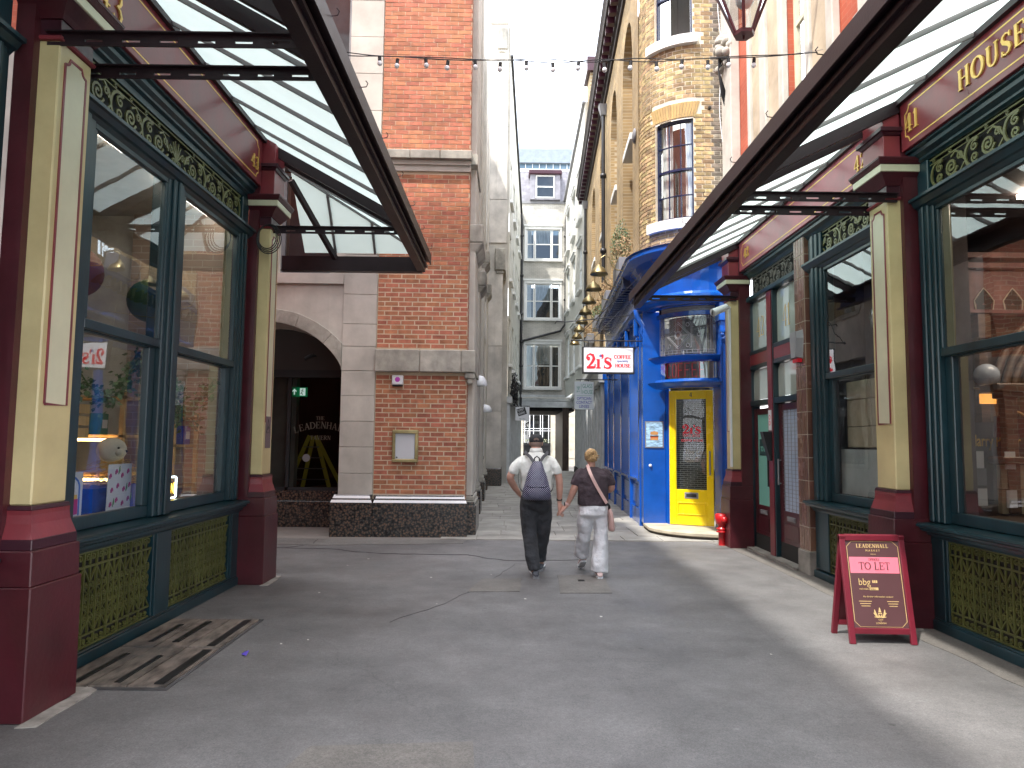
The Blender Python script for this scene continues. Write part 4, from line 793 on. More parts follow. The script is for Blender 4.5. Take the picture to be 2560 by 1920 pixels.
# arch wall x -7 .. -2.757
b=MB(); ops=[(-5.42,-2.76,0,2.05,0)]
cx,cz,Rr=-4.0,2.05,1.42; T0=.0
pts=[(cx+Rr*math.cos(R(a)),cz+Rr*math.sin(R(a))) for a in range(0,181,9)]
pts=[p for p in pts if p[0]<-2.759]; pts=[(-2.759,2.715)]+pts
for i in range(len(pts)-1):
    a,c_=pts[i],pts[i+1]; b.quad(TV(a[0],-.02,a[1]),TV(c_[0],-.02,c_[1]),TV(c_[0],-.02,4.13),TV(a[0],-.02,4.13)); b.quad(TV(a[0],-.02,a[1]),TV(c_[0],-.02,c_[1]),TV(c_[0],-.75,c_[1]),TV(a[0],-.75,a[1]))
b.quad(TV(-2.759,-.0,0),TV(-2.759,-.0,2.72),TV(-2.759,-1.25,2.72),TV(-2.759,-1.25,0)); b.quad(TV(-5.42,-.02,0),TV(-7.5,-.02,0),TV(-7.5,-.02,4.13),TV(-5.42,-.02,4.13)); b.quad(TV(-5.42,0,0),TV(-5.42,0,2.1),TV(-5.42,-1.2,2.1),TV(-5.42,-1.2,0))
pb(b,TV,-7.5,-2.76,-.3,.03,4.12,4.29); pb(b,TV,-3.0,-2.757,-.2,.0,4.29,6.05); pb(b,TV,-7.5,-3.85,-.2,.0,4.29,6.05)
b.build('arch_wall',M['stone'],tv)
# voussoir ring
rg=[R(a) for a in (26.5,49,71,93,115,137,160)]
for i in range(len(rg)-1):
    b=MB(); m_=6; P0=[];P1=[]
    for k in range(m_+1):
        a=rg[i]+(rg[i+1]-rg[i])*k/m_-(.002 if k==m_ else 0); P0.append((cx+Rr*math.cos(a),cz+Rr*math.sin(a))); P1.append((cx+1.64*math.cos(a),cz+1.64*math.sin(a)))
    poly=[TV(x,.03,z) for x,z in P0]+[TV(x,.03,z) for x,z in P1[::-1]]; poly=[p if p[0]<-2.76 else (-2.761,p[1],p[2]) for p in poly]
    b.prism(poly,(0,.12,0)); b.build('arch_stone',M['stonedirty'],tv,bevel=.006)
b=MB(); pb(b,TV,-7.5,-2.757,-.2,-.02,6.05,7.69); b.build('brick_panel',brickmat('orange brick panel',(.36,.095,.042),(.3,.08,.04),(.5,.42,.3),bw=.225,bh=.0777,axis='x'),tv)
b=MB(); pb(b,TV,-7.5,-2.757,-.25,.03,7.69,7.82); b.build('sill_band',M['white'],tv)
sash(tv,TV,-3.85,-2.76,4.30,6.04,-.12,'lead',M['glassu'],fw=.06,mid=False,back='lead'); sash(tv,TV,-3.95,-2.76,7.83,10.2,-.14,'lead',M['glassu'],fw=.06,mid=False,back='greyshop')
b=MB(); pb(b,TV,-7.5,-3.95,-.2,-.01,7.82,12); pb(b,TV,-3.95,-2.757,-.2,-.01,10.2,12); b.build('upper_wall',M['stone'],tv)
b=MB(); b.box(-7.5,-.78,12.9,24.8,3.6,12.0); b.box(-7.5,-3.9,13.0,13.2,0,3.6); b.box(-7.5,-1.0,14.6,24.8,0,3.6); b.build('rear_block',M['leftwall'],tv)
# recessed screen
b=MB()
yS=12.78
b.box(-5.42,-2.76,yS,yS+.06,2.72,2.80); b.box(-5.42,-2.76,yS-.08,yS+.02,2.66,2.72); b.box(-3.99,-3.93,yS,yS+.06,.64,2.72); b.box(-2.82,-2.76,yS,yS+.06,.64,2.72); b.box(-5.42,-2.76,yS,yS+.06,.64,.70); b.box(-4.9,-4.84,yS,yS+.06,.64,2.72)
scr=b.build('glazed_screen',M['blackmatt'],tv)
b=MB(); b.box(-5.42,-2.72,yS+.03,yS+.08,2.78,3.6); b.build('tympanum',mat('dark brown board',(.035,.028,.026),.7),tv)
b=MB(); b.quad((-5.4,yS+.03,.66),(-2.78,yS+.03,.66),(-2.78,yS+.03,2.7),(-5.4,yS+.03,2.7)); po=b.build('pane',M['glassd'],scr)
b=MB(); M['dullgold']=mat('dull gilt lettering',(.15,.135,.11),.5); t_=M['dullgold']
for s,zc,h_,x_ in (('THE',1.90,.065,-3.40),('TAVERN',1.545,.075,-3.385)): serif(b,s,fr((x_,yS+.026,zc),(1,0,0),(0,0,1)),h_,.001,align='CENTER',bold=.9)
S='LEADENHALL'; n=len(S)
for i,ch in enumerate(S):
    u=(i-(n-1)/2)/((n-1)/2); x=-3.385+u*.43; z=1.80-.085*u*u; a=-u*.3; serif(b,ch,fr((x,yS+.026,z-.05),(math.cos(a),0,math.sin(a)),(-math.sin(a),0,math.cos(a))),.12,.001,align='CENTER',bold=.9)
b.build('lettering',t_,scr)
b=MB(); b.lathe((-3.63,yS+.02,1.22),[(.0,0),(.07,0)],16,axis='y'); b.build('window_sticker',M['lead'],scr)
b=MB(); b.box(-5.42,-2.76,yS-.02,yS+.35,0,.46); b.box(-5.42,-2.76,yS-.0,yS+.3,.46,.64); b.build('granite_step',M['granite'],tv,bevel=.01)
b=MB(); b.box(-5.5,-2.7,14.5,14.6,0,3.6); b.build('room_wall',M['darkback'],tv)
b=MB(); b.box(-7.5,-1.0,yS+.3,14.6,3.5,3.6); b.build('room_ceiling',M['darkback'],tv)
b=MB(); b.box(-7.5,-2.5,12.9,14.6,.6,.64); b.box(-2.7,-2.6,12.9,14.6,0,3.6); b.build('room_floor',M['dwood'],tv)
ex=thing('exit_sign','green emergency exit sign with arrow and running figure inside the tavern','exit sign',(-3.83,13.0,2.35)); b=MB(); b.box(-4.03,-3.71,13.0,13.03,2.33,2.5); b.build('panel',mat('lit green sign',(.01,.22,.09),.4,emit=(.01,.35,.13),estr=.28),ex)
M['litwhite']=mat('lit white symbol',(.7,.8,.75),.4,emit=(.8,1,.9),estr=.7)
f_=fr((-4.03,12.999,2.33),(1,0,0),(0,0,1)); b=MB(); b.ribbon([(.09,.035),(.09,.12)],.02,f_,.002); b.ribbon([(.055,.09),(.09,.135),(.125,.09)],.02,f_,.0022); b.ribbon([(.24,.02),(.24,.155)],.1,f_,.002)
b.build('symbol',M['litwhite'],ex); b=MB(); b.ribbon([(.25,.14),(.235,.13)],.018,f_,.003); b.ribbon([(.235,.12),(.225,.075),(.24,.03)],.012,f_,.0032); b.ribbon([(.225,.075),(.205,.05)],.012,f_,.0031); b.ribbon([(.21,.11),(.235,.11),(.26,.095)],.01,f_,.0033); b.build('figure',mat('sign green dark',(.01,.2,.08),.4),ex)
ld=thing('step_ladder','yellow step ladder standing behind the tavern window','ladder',(-3.65,13.3,.64)); M['ladder']=mat('yellow fibreglass',(.5,.4,.05),.5,emit=(.5,.4,.05),estr=.03)  # faint glow put into the ladder colour, it is no lamp
for a,bb in (((-4.12,13.3,.64),(-3.72,13.3,1.62)),((-3.32,13.3,.64),(-3.60,13.3,1.62)),((-3.95,13.75,.64),(-3.68,13.4,1.6)),((-3.2,13.75,.64),(-3.62,13.4,1.6))):
    b=MB(); b.beam(a,bb,.07,.03,up=(0,1,0)); b.build('rail',M['ladder'],ld)
for k in range(4): b=MB(); z=.8+k*.2; t=(z-.64)/.98; b.box(-4.12+.4*t,-3.32-.28*t,13.28,13.33,z,z+.02); b.build('rung',M['lead'],ld)
cm=MB(); cm.tube([(-3.66,12.62,2.98),(-3.52,12.62,3.06)],.035,10); cm.tube([(-3.55,12.66,3.03),(-3.52,12.8,3.06)],.015,6); tag(cm.build('cctv_camera',M['blackmatt']),'small dark spotlight shaped camera under the tavern arch','camera')
# wall alarm, menu case
al=thing('alarm_box','white intruder alarm box with round magenta mark on the brick wall','alarm box',TV(-1.83,0,2.5)); b=MB(); pb(b,TV,-1.925,-1.74,0,.06,2.455,2.61); b.build('cover',M['signwhite'],al,bevel=.012); b=MB(); pb(b,TV,-1.92,-1.745,0,.055,2.43,2.455); b.build('base',M['blackmatt'],al,bevel=.01)
b=MB(); o=TV(-1.832,.061,2.54); b.lathe(o,[(0,0),(.042,0)],20,axis='y'); b.build('badge',mat('magenta badge',(.5,.05,.45),.4),al)
mn=thing('menu_case','brass framed wall case holding a blank white sheet on the brick wall','menu case',TV(-1.68,0,1.2)); b=MB()
for a in ((-1.895,-1.475,1.195,1.25),(-1.895,-1.475,1.66,1.72)): pb(b,TV,a[0],a[1],0,.06,a[2],a[3])
for a in ((-1.895,-1.845,1.25,1.66),(-1.53,-1.475,1.25,1.66)): pb(b,TV,a[0],a[1],0,.06,a[2],a[3])
b.build('frame',M['brass'],mn,bevel=.008); b=MB(); pb(b,TV,-1.845,-1.53,0,.02,1.25,1.66); b.build('sheet',mat('blank sheet',(.6,.61,.63),.4,var=.01),mn); b=MB(); b.lathe(TV(-1.82,.021,1.275),[(0,0),(.012,0)],12,axis='y'); b.build('stamp',M['blackmatt'],mn)
# ================================================================ left side of the alley
lw=thing('stone_terrace','tall weathered stone building with granite footed piers along the left of the alley','building',(-.8,20,0))
b=MB(); b.box(-7,-.285,24.9,26.4,0,7.6); b.box(-7,-.17,24.9,26.4,7.6,25.0); b.box(-7,-.09,26.4,27.2,0,17.6); b.build('tall_block',M['stone'],lw)
for (y0,y1,x1) in ((11.85,13.0,-.60),(15.2,15.9,-.66),(18.5,19.25,-.69),(22.5,23.2,-.74)):
    b=MB(); b.box(-.95,x1,y0,y1,.62,12.6); b.build('pilaster',M['stone'],lw,bevel=.015)
    b=MB(); b.box(-.95,x1+.07,y0-.06,y1+.06,0,.5); b.build('granite_foot',M['granite'],lw,bevel=.02); b=MB(); b.box(-.95,x1+.05,y0-.03,y1+.03,.5,.56); b.box(-.95,x1+.03,y0-.02,y1+.02,.56,.64); b.build('foot_moulding',M['stonedirty'],lw,bevel=.015)
    for z in ((4.75,) if y0<18 else (6.1,)):
        b=MB(); b.hexa([(-.9,y0,z),(x1+.01,y0,z),(x1+.01,y1,z),(-.9,y1,z),(-.9,y0-.03,z+.16),(x1+.13,y0-.03,z+.16),(x1+.13,y1+.02,z+.16),(-.9,y1+.02,z+.16)]); b.box(-.9,x1+.13,y0-.03,y1+.02,z+.16,z+.48); b.build('corbel_block',M['stonedirty'],lw,bevel=.02)
for (z0,z1) in ((.62,2.6),(2.61,4.9),(4.91,7.6),(8.62,10.2),(10.21,12.9),(12.91,15.8),(16.81,25.0)):
    b=MB(); b.box(-.81,-.55,24.86,24.92,z0,z1-.012); b.box(-.545,-.275 if z0<7 else -.165,24.85,24.92,z0,z1-.012); b.build('stone_facing',M['leftwall'],lw)
b=MB(); b.box(-.85,-.25,24.75,26.2,0,.62); b.build('granite_foot',M['granite'],lw,bevel=.03)
for z in (7.6,15.8):
    b=MB(); b.box(-.56,-.2,24.76,24.9,z,z+.8); b.box(-.52,-.24,24.8,24.9,z-.12,z); b.build('corbel_block',M['stonedirty'],lw,bevel=.03)
# windows in the left wall seen edge on
PL=lambda y,o,z:(-.78+o,y,z)
for (ya,yb) in ((13.3,15.0),(16.1,18.3),(19.5,22.3)):
    for (z0,z1) in ((1.0,3.4),(4.6,6.6),(7.6,9.6)):
        b=MB(); b.box(-.80,-.765,ya+.2,yb-.2,z0,z1); b.build('window_surround',M['stonedirty'],lw); b=MB(); b.box(-.78,-.76,ya+.35,yb-.35,z0+.1,z1-.1); b.build('pane',M['glassu'],lw)
for nm,(x,y,z),s in (('wall_lamp',(-.56,13.4,2.62),1.0),('wall_lamp',(-.60,19.0,2.35),1.0)):
    wl=thing('wall_lamp','white bulkhead lamp on the stone wall '+('next to the brick corner' if y<15 else 'beside the second granite footed pier'),'wall lamp',(x,y,z)); b=MB(); b.lathe((x,y,z),[(.0,.17),(.07,.15),(.12,.08),(.14,0),(.12,-.03)],14); b.build('shade',M['signwhite'],wl); b=MB(); b.tube([(x-.2,y,z+.14),(x-.05,y,z+.16),(x,y,z+.15)],.02,6); b.build('bracket',M['signwhite'],wl); b=MB(); b.lathe((x,y,z),[(.0,-.04),(.1,-.035),(.12,-.02)],12); b.build('diffuser',M['pale'],wl)
# painted terrace Y 27 .. 38
def PW(y,o,z): return (-.12+.056*(y-26.5)+o,y,z)
pw=thing('painted_terrace','cream painted terrace with pale shopfront at the far left of the alley','building',(0,32,0))
b=MB(); ops=[]
for ya in (27.8,30.3,32.8,35.3):
    for z0,z1 in ((4.6,6.5),(8.0,9.9),(11.2,12.9)): ops.append((ya,ya+1.1,z0,z1,0))
wall_open(b,PW,27.2,38,3.2,14.0,ops,.15); b.add([PW(27.2,0,14),PW(38,0,14),PW(27.2,0,16.9)],[(0,1,2)]); b.add([PW(27.2,-4,17),PW(27.2,0,16.9),PW(38,0,14),PW(38,-4,14)],[(0,1,2,3)])
wo=b.build('wall',M['wwally'],pw)
b=MB(); b.beam(PW(27.2,.04,16.9),PW(38,.04,14.0),.12,.08); b.build('parapet_coping',M['pipe'],pw)
for (ya,yb,z0,z1,_) in ops: sash(pw,PW,ya,yb,z0,z1,-.08,'white',M['glassu'],lights=2,rows=2,fw=.06,sill=.12)
b=MB()
for y in [27.0+.9*i for i in range(13)]: pb(b,PW,y,y+.22,-.1,.12,0,3.0)
b.build('shopfront_post',M['greyshop'],pw); b=MB(); pb(b,PW,26.9,38,-.3,.2,3.0,3.25); pb(b,PW,26.9,38,-.3,.02,0,.5); b.build('shopfront_frame',M['greyshop'],pw); b=MB(); pb(b,PW,26.9,38,-.32,-.02,.4,3.0); b.build('shopfront_glass',M['glassu'],pw); b=MB(); pb(b,PW,26.9,38,-.6,-.5,0,3.2); b.build('shop_backing',M['darkback'],pw)
cb=MB(); rr=random.Random(4)
for k in range(26):
    y=27.2+rr.random()*2.5; z=3.1+rr.random()*1.0; P_=[Vector(PW(y+.2*math.sin(i*1.3+k),.12+.06*math.cos(i*2+k)+.2*rr.random(),z+.25*math.sin(i*.9+k))) for i in range(8)]; cb.tube(P_,.018,5)
tag(cb.build('cable_bundle',M['blackmatt']),'tangle of black cables above the far left shopfront','cables')
hs_=thing('hanging_sign','square white hanging sign with a tilted dark block of lettering at the far end','sign',(.5,27.5,3))
YH=27.5; b=MB(); b.box(.24,.78,YH-.02,YH+.02,2.36,2.88); b.build('board',M['signwhite'],hs_); b=MB(); b.tube([(-.1,YH,2.92),(.8,YH,2.92)],.015,6); b.tube([(.32,YH,2.92),(.32,YH,2.86)],.008,5); b.tube([(.7,YH,2.92),(.7,YH,2.86)],.008,5); b.build('bracket',M['pipe'],hs_)
a=-.33; f_=fr((.36,YH-.021,2.56),(math.cos(-a*0+.30),0,math.sin(.30)),(-math.sin(.30),0,math.cos(.30))); b=MB(); b.ribbon([(.16,-.04),(.16,.24)],.34,f_,.003); bl=b.build('sign_block',M['black'],hs_); b=MB()
for s,z,h_ in (('PLANET',.135,.10),('GRAPES',.0,.10)): sans(b,s,(f_[0]+f_[1]*.005+f_[2]*z+f_[3]*.004,f_[1],f_[2],f_[3]),.125,.002,scx=.62)
sans(b,'OF THE',(f_[0]+f_[1]*.08+f_[2]*.105+f_[3]*.004,f_[1],f_[2],f_[3]),.03,.002); b.build('lettering',M['signwhite'],bl); b=MB(); sans(b,'Wine Bar',fr((.51,YH-.021,2.40),(1,0,0),(0,0,1)),.06,.002,align='CENTER'); b.build('lettering',M['blackmatt'],hs_)
# ================================================================ end building across the alley
def PE(x,o,z): return (x,38-o,z)
eb=thing('end_building','white painted brick building with slate mansard closing the alley over a passage','building',(1.8,38,0))
b=MB(); wins=[(.84,2.68,11.46,13.12),(.84,2.68,8.2,10.1),(.84,2.68,4.46,6.78)]
wall_open(b,PE,.50,3.2,4.05,14.6,[(a,c_,z0,z1,0) for a,c_,z0,z1 in wins],.14); b.build('wall',M['wwallx'],eb)
for i,(a,c_,z0,z1) in enumerate(wins):
    par=eb; w3=[(a,a+.46),(a+.46,c_-.46),(c_-.46,c_)]
    for (ua,ub) in w3: sash(par,PE,ua+.01,ub-.01,z0,z1,-.03,'white',M['glassu'],fw=.055)
    b=MB(); pb(b,PE,a-.12,c_+.12,-.1,.14,z0-.14,z0-.004); pb(b,PE,a-.1,c_+.1,-.1,.05,z1,z1+.16); pb(b,PE,a-.14,c_+.14,-.1,.10,z1+.16,z1+.26); pb(b,PE,a-.1,a-.005,-.05,.03,z0,z1); pb(b,PE,c_+.005,c_+.1,-.05,.03,z0,z1); b.build('window_surround',M['white'],eb)
    b=MB(); pb(b,PE,a,a+.3,-.3,-.25,z0,z1); pb(b,PE,a+.5,a+1.3,-.33,-.28,z0+(z1-z0)*.55,z1); b.build('curtain',M['curtain'],eb); b=MB(); pb(b,PE,a,c_,-1.2,-1.1,z0,z1); b.build('room_shade',M['darkback'],eb)
b=MB(); pb(b,PE,.4,3.3,-.2,.06,14.55,14.7); b.build('gutter',M['lead'],eb)
# mansard slates
MSl=lambda x,t:(x,38.0+.9*t*.55,14.7+1.85*t)
b=MB(); b.quad(MSl(.3,0),MSl(3.5,0),MSl(3.5,1),MSl(.3,1)); ro=b.build('mansard_roof',M['stonejoint'],eb)
s_=MB(); s_.hexa([(0,0,0),(.255,0,0),(.255,.02,0),(0,.02,0),(0,.055,.19),(.255,.055,.19),(.255,.07,.19),(0,.07,.19)]); sme=s_.mesh('slate',M['pinkwhite'])
for i in range(10):
    for k in range(12):
        x=.30+k*.262+(.13 if i%2 else 0); z=i*.1; p=Vector(MSl(x,z+.005)); 
        if 1.1<x+.12<2.55 and i<8: continue
        link('slate',sme,ro,p-Vector((0,.045,0))-ORG[ro.name])
dm=MB(); dm.box(1.02,1.3,37.75,38.7,14.72,16.1); dm.box(2.38,2.66,37.75,38.7,14.72,16.1); dm.box(1.3,2.38,37.8,38.7,14.72,14.78); d_=dm.build('dormer',M['pinkwhite'],eb); b=MB(); b.box(.93,2.75,37.6,38.8,16.1,16.34); b.build('dormer_head',M['plum'],d_,bevel=.03)
sash(eb,lambda x,o,z:(x,37.78-o,z),1.32,2.36,14.8,16.08,0,'white',M['glassu'],fw=.07,back='lead')
b=MB(); b.box(.2,3.6,38.4,38.8,16.5,16.68); b.build('ridge_flashing',M['signwhite'],eb,bevel=.03)
ga=thing('glass_atrium','bluish glazed rooftop building behind the slate mansard','building',(2,50,18)); b=MB(); b.box(0,5,50,54,16,21.6); b.build('glazing',mat('blue curtain glass',(.10,.16,.21),.12,var=.1,spec=.9),ga); b=MB()
for k in range(11): b.box(k*.5-.02,k*.5+.02,49.95,50,16,21.6)
for z in (17.5,18.7,19.9,21.0): b.box(0,5,49.94,50,z,z+.05)
b.build('mullions',M['signwhite'],ga); b=MB(); b.box(-.1,5.1,49.7,54,21.6,22.6); b.build('roof_edge',mat('blue grey metal roof',(.16,.19,.22),.5),ga)
# pipes
def pipe(name,pts,r,label,collars=()):
    t=thing(name,label,'drainpipe',pts[0]); b=MB(); b.tube(pts,r,8); b.build('pipe',M['pipe'],t); 
    for c_ in collars: b=MB(); b.lathe(c_,[(0,-.06),(r*1.5,-.06),(r*1.7,0),(r*1.5,.06),(0,.06)],10); b.build('collar',M['pipe'],t)
    return t
pipe('drainpipe',[(.45,37.9,14.0),(.56,37.85,13.9),(.60,37.85,13.6),(.60,37.85,3.3)],.065,'black drainpipe left of the far white windows',[(.60,37.85,z) for z in (12.7,10.5,8.4,6.9,5.6)])
pipe('drainpipe',[(3.15,37.9,14.0),(3.02,37.85,13.9),(2.98,37.85,13.6),(2.98,37.85,7.9),(2.7,37.85,7.5),(.68,37.85,6.95)],.065,'black drainpipe crossing under the far middle window',[(2.98,37.85,z) for z in (12.7,10.8,9.2)])
# passage
b=MB(); b.box(.4,3.4,37.86,38.1,3.38,3.56); b.box(.4,3.4,37.9,38.1,3.56,3.72); b.box(.4,3.4,37.87,38.1,3.73,3.88); b.box(.4,3.4,37.8,38.1,3.9,4.05); b.build('passage_beam',M['greyshop'],eb); b=MB(); b.box(.3,3.5,38.1,44,3.2,3.4); b.build('passage_ceiling',M['darkback'],eb); b=MB(); b.box(.3,.52,38.02,44,0,3.4); b.build('passage_wall',M['dwood'],eb); b=MB(); b.box(2.86,3.2,38.02,44,0,3.4); b.build('passage_wall',M['dwood'],eb)
fb=thing('far_building','cream stone building with a black glazed bar front seen through the passage','building',(1.8,47,0)); b=MB(); b.box(-3,.95,47,48,0,9); b.box(2.75,8,47,48,0,9); b.box(.95,2.75,47,48,3.9,9); b.box(.95,2.75,47,48,0,.2)
for k in range(6): b.box(2.86,8,46.96,47,.5+k*.55,.5+k*.55+.53)
b.build('wall',mat('pale cream stone',(.42,.385,.31),.8),fb); b=MB(); b.box(.95,2.75,47.3,47.4,.2,3.9); b.build('bar_interior',M['darkback'],fb); b=MB(); b.quad((.95,47.1,1.4),(2.75,47.1,1.4),(2.75,47.1,3.9),(.95,47.1,3.9)); b.build('pane',M['glass'],fb)  # cream is the stone's own even colour
b=MB(); b.box(.95,2.75,47.0,47.12,.2,1.45); b.build('stall_riser',M['black'],fb); b=MB()
for x in (1.02,1.35,1.6,2.05,2.2,2.6): b.box(x,x+.035,47.02,47.09,1.45,3.9)
for z in (2.25,2.4,3.55): b.box(.95,2.75,47.03,47.085,z,z+.03)
b.build('glazing_bars',M['signwhite'],fb)
wb=thing('window_box','window box of pale flowers on the bar front beyond the passage','window box',(1.85,46.9,1.4)); b=MB(); b.box(1.0,2.7,46.8,46.98,1.3,1.46); b.build('trough',M['black'],wb); b=MB(); rr=random.Random(9)
for k in range(260):
    c_=Vector((1.0+1.7*rr.random(),46.8+.15*rr.random(),1.46+.25*rr.random())); v=[c_+Vector((rr.uniform(-.04,.04),rr.uniform(-.03,.03),rr.uniform(-.04,.04))) for _ in range(3)]; b.add(v,[(0,1,2)],0 if rr.random()<.6 else 1)
b.build('flowers',[M['leaf'],mat('pale yellow bloom',(.7,.68,.45),.6)],wb)
# ================================================================ yellow brick corner building
yb_=thing('brick_corner_building','yellow stock brick building with a rounded sash windowed corner over the blue shop','building',(3,15,5))
def PY(y,o,z): return (wx(y)-o,y+.045*o,z)
rec=[(14.1,15.8),(17.1,18.6),(20.7,22.2),(24.1,25.8)]
b=MB(); wall_open(b,PY,13.2,29.6,5.0,11.6,[(a,c_,5.25,9.7,.95) for a,c_ in rec],.22); yw=b.build('wall',M['ywall'],yb_)
b=MB()
for a,c_ in rec: wall_open(b,lambda y,o,z:PY(y,o-.22,z),a,c_,5.2,10.8,[(a+.3,c_-.3,5.35,6.9,.0),(a+.3,c_-.3,8.0,9.7,.35)],.14)
b.build('recess_wall',M['ywall'],yb_)
for a,c_ in rec:
    sash(yb_,PY,a+.3,c_-.3,5.35,6.9,-.34,'white',M['glassu'],lights=2,rows=4,fw=.04,back='darkback'); sash(yb_,PY,a+.3,c_-.3,8.0,10.05,-.34,'white',M['glassu'],lights=2,rows=4,fw=.04,back='darkback')
    b=MB(); pb(b,PY,a+.2,c_-.2,-.36,.03,7.84,7.99); b.build('window_sill',M['white'],yb_,bevel=.01)
# dark cornice
b=MB(); P_=[(0,11.45),(.06,11.45),(.06,11.6),(.12,11.62),(.12,11.8),(.34,11.84),(.36,11.95),(.42,12.05),(0,12.1)]; b.sweep(P_,lambda t,d:PY(t,d,0)[:2],[12.6,29.6]); co=b.build('eaves_cornice',mat('sooty cornice',(.045,.035,.033),.7,var=.3),yb_)
for k in range(40):
    y=13.0+k*.42; b=MB(); pb(b,PY,y,y+.16,0,.3,11.64,11.83); b.build('bracket',M['plum'],co)
def hopper(y,label):
    z1=11.3; x=wx(y)-.09; t=pipe('drainpipe',[(x,y,z1-.2),(x,y,5.0)],.055,label,[(x,y,z) for z in (9.2,7.0)]); b=MB(); b.hexa([(x-.07,y-.07,z1-.3),(x+.07,y-.07,z1-.3),(x+.07,y+.07,z1-.3),(x-.07,y+.07,z1-.3),(x-.14,y-.14,z1),(x+.1,y-.14,z1),(x+.1,y+.14,z1),(x-.14,y+.14,z1)]); b.build('hopper_head',M['lead'],t)
hopper(19.9,'long black downpipe between the second and third brick arches'); hopper(28.2,'black downpipe at the far end of the yellow brick front')
b=MB(); b.lathe((wx(13.6)-.02,13.6,7.6),[(0,-.05),(.05,-.05),(.14,-.02),(.15,.0),(0,.01)],14,axis='x'); b.build('tie_plate',M['lead'],yb_)
# rounded corner
CX,CY,RB=3.4,13.2,.95
def cyl(th,r,z): return (CX-r*math.sin(th),CY-r*math.cos(th),z)
s0,s1=-.47,RB*R(90)          # arc coordinate: negative = flat part to the right
def bowp(s,o,z):
    if s<0: return (CX-s,CY-RB-o,z)
    return cyl(s/RB,RB+o,z)
w1=(RB*R(9.7),RB*R(54)); W=[(w1[0],w1[1],5.52,7.38),(w1[0],w1[1],8.92,10.9)]
# mortar backing as strips
b=MB(); ss=[s0,-.12,0]+[w1[0]*.5,w1[0]]+[w1[0]+(w1[1]-w1[0])*i/8 for i in range(1,9)]+[w1[1]+(s1-w1[1])*i/5 for i in range(1,6)]
for i in range(len(ss)-1):
    a,c_=ss[i],ss[i+1]; mid=(a+c_)/2; zs=[(4.9,11.6)]
    if w1[0]<mid<w1[1]: zs=[(4.9,5.5),(7.36,8.9),(10.9,11.6)]
    for z0,z1 in zs: b.quad(bowp(a,-.006,z0),bowp(c_,-.006,z0),bowp(c_,-.006,z1),bowp(a,-.006,z1))
for sw in w1:
    for (z0,z1) in ((5.5,7.36),(8.9,10.9)): b.quad(bowp(sw,-.006,z0),bowp(sw,-.006,z1),bowp(sw,-.16,z1),bowp(sw,-.16,z0))
bow=b.build('corner_wall',M['ymortar'],yb_)
yme=[]
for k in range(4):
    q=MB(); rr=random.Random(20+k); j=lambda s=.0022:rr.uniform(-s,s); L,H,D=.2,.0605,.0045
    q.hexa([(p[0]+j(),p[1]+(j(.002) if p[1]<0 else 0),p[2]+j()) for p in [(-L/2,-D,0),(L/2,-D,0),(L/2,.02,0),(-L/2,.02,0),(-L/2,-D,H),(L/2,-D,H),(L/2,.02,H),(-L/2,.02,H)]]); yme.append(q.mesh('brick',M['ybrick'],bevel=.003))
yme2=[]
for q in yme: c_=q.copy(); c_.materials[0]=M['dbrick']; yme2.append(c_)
cnt2=0; st=MB(); sd=MB(); rr=random.Random(8); row=0; z=4.99
while z<11.5:
    s=s0+(.0 if row%2 else -.055); k=row%2
    while s<s1-.02:
        L=.205 if k%2==0 else .098; a=max(s,s0); e_=min(s+L,s1); k+=1; s_next=s+L+.0145
        mid=(a+e_)/2; skip=False
        for (wa,wb,z0,z1) in W:
            if z+.06>z0-.14 and z<z1+(.30 if z1<8 else 0):
                if z>z1 : 
                    if mid>wa-.10 and mid<wb+.10: skip=True
                else:
                    if z<z0 and z+.06>z0-.14: skip = skip or (wa-.10<mid<wb+.16)
                    if a<wa<e_: e_=wa-.005
                    if a<wb<e_: a=wb+.005
                    if wa<=(a+e_)/2<=wb: skip=True
        if not skip and e_-a>.03:
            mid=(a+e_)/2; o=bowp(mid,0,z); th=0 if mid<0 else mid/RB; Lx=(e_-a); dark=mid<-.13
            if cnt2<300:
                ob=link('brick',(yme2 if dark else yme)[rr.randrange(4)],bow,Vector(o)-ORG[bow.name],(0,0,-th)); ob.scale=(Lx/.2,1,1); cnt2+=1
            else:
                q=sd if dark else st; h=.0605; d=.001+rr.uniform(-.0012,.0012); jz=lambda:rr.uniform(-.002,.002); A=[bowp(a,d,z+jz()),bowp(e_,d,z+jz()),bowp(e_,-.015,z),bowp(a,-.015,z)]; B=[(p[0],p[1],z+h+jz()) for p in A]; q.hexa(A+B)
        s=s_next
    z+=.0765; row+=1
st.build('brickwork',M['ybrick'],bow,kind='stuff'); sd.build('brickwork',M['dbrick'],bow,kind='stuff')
# splayed brick arch over the window
wa,wb=w1; n=17; zt,zb=7.66,7.385
M['arch']=mat('rubbed yellow arch brick',(.43,.29,.12),.85,var=.12,rnd=.15)
for i in range(n):
    u0=i/n; u1=(i+1)/n; A=[]
    for o in (.006,-.02):
        for (u,zz_,sp) in ((u0,zb,.03),(u1,zb,.03),(u1,zt,.12),(u0,zt,.12)):
            sa=wa-sp+(wb-wa+2*sp)*u+(.0035 if u==u0 else -.0035); A.append(bowp(sa,o,zz_))
    q=MB(); q.add(A,[(0,1,2,3),(7,6,5,4),(0,4,5,1),(1,5,6,2),(2,6,7,3),(3,7,4,0)]); q.build('arch_brick',M['arch'],bow)
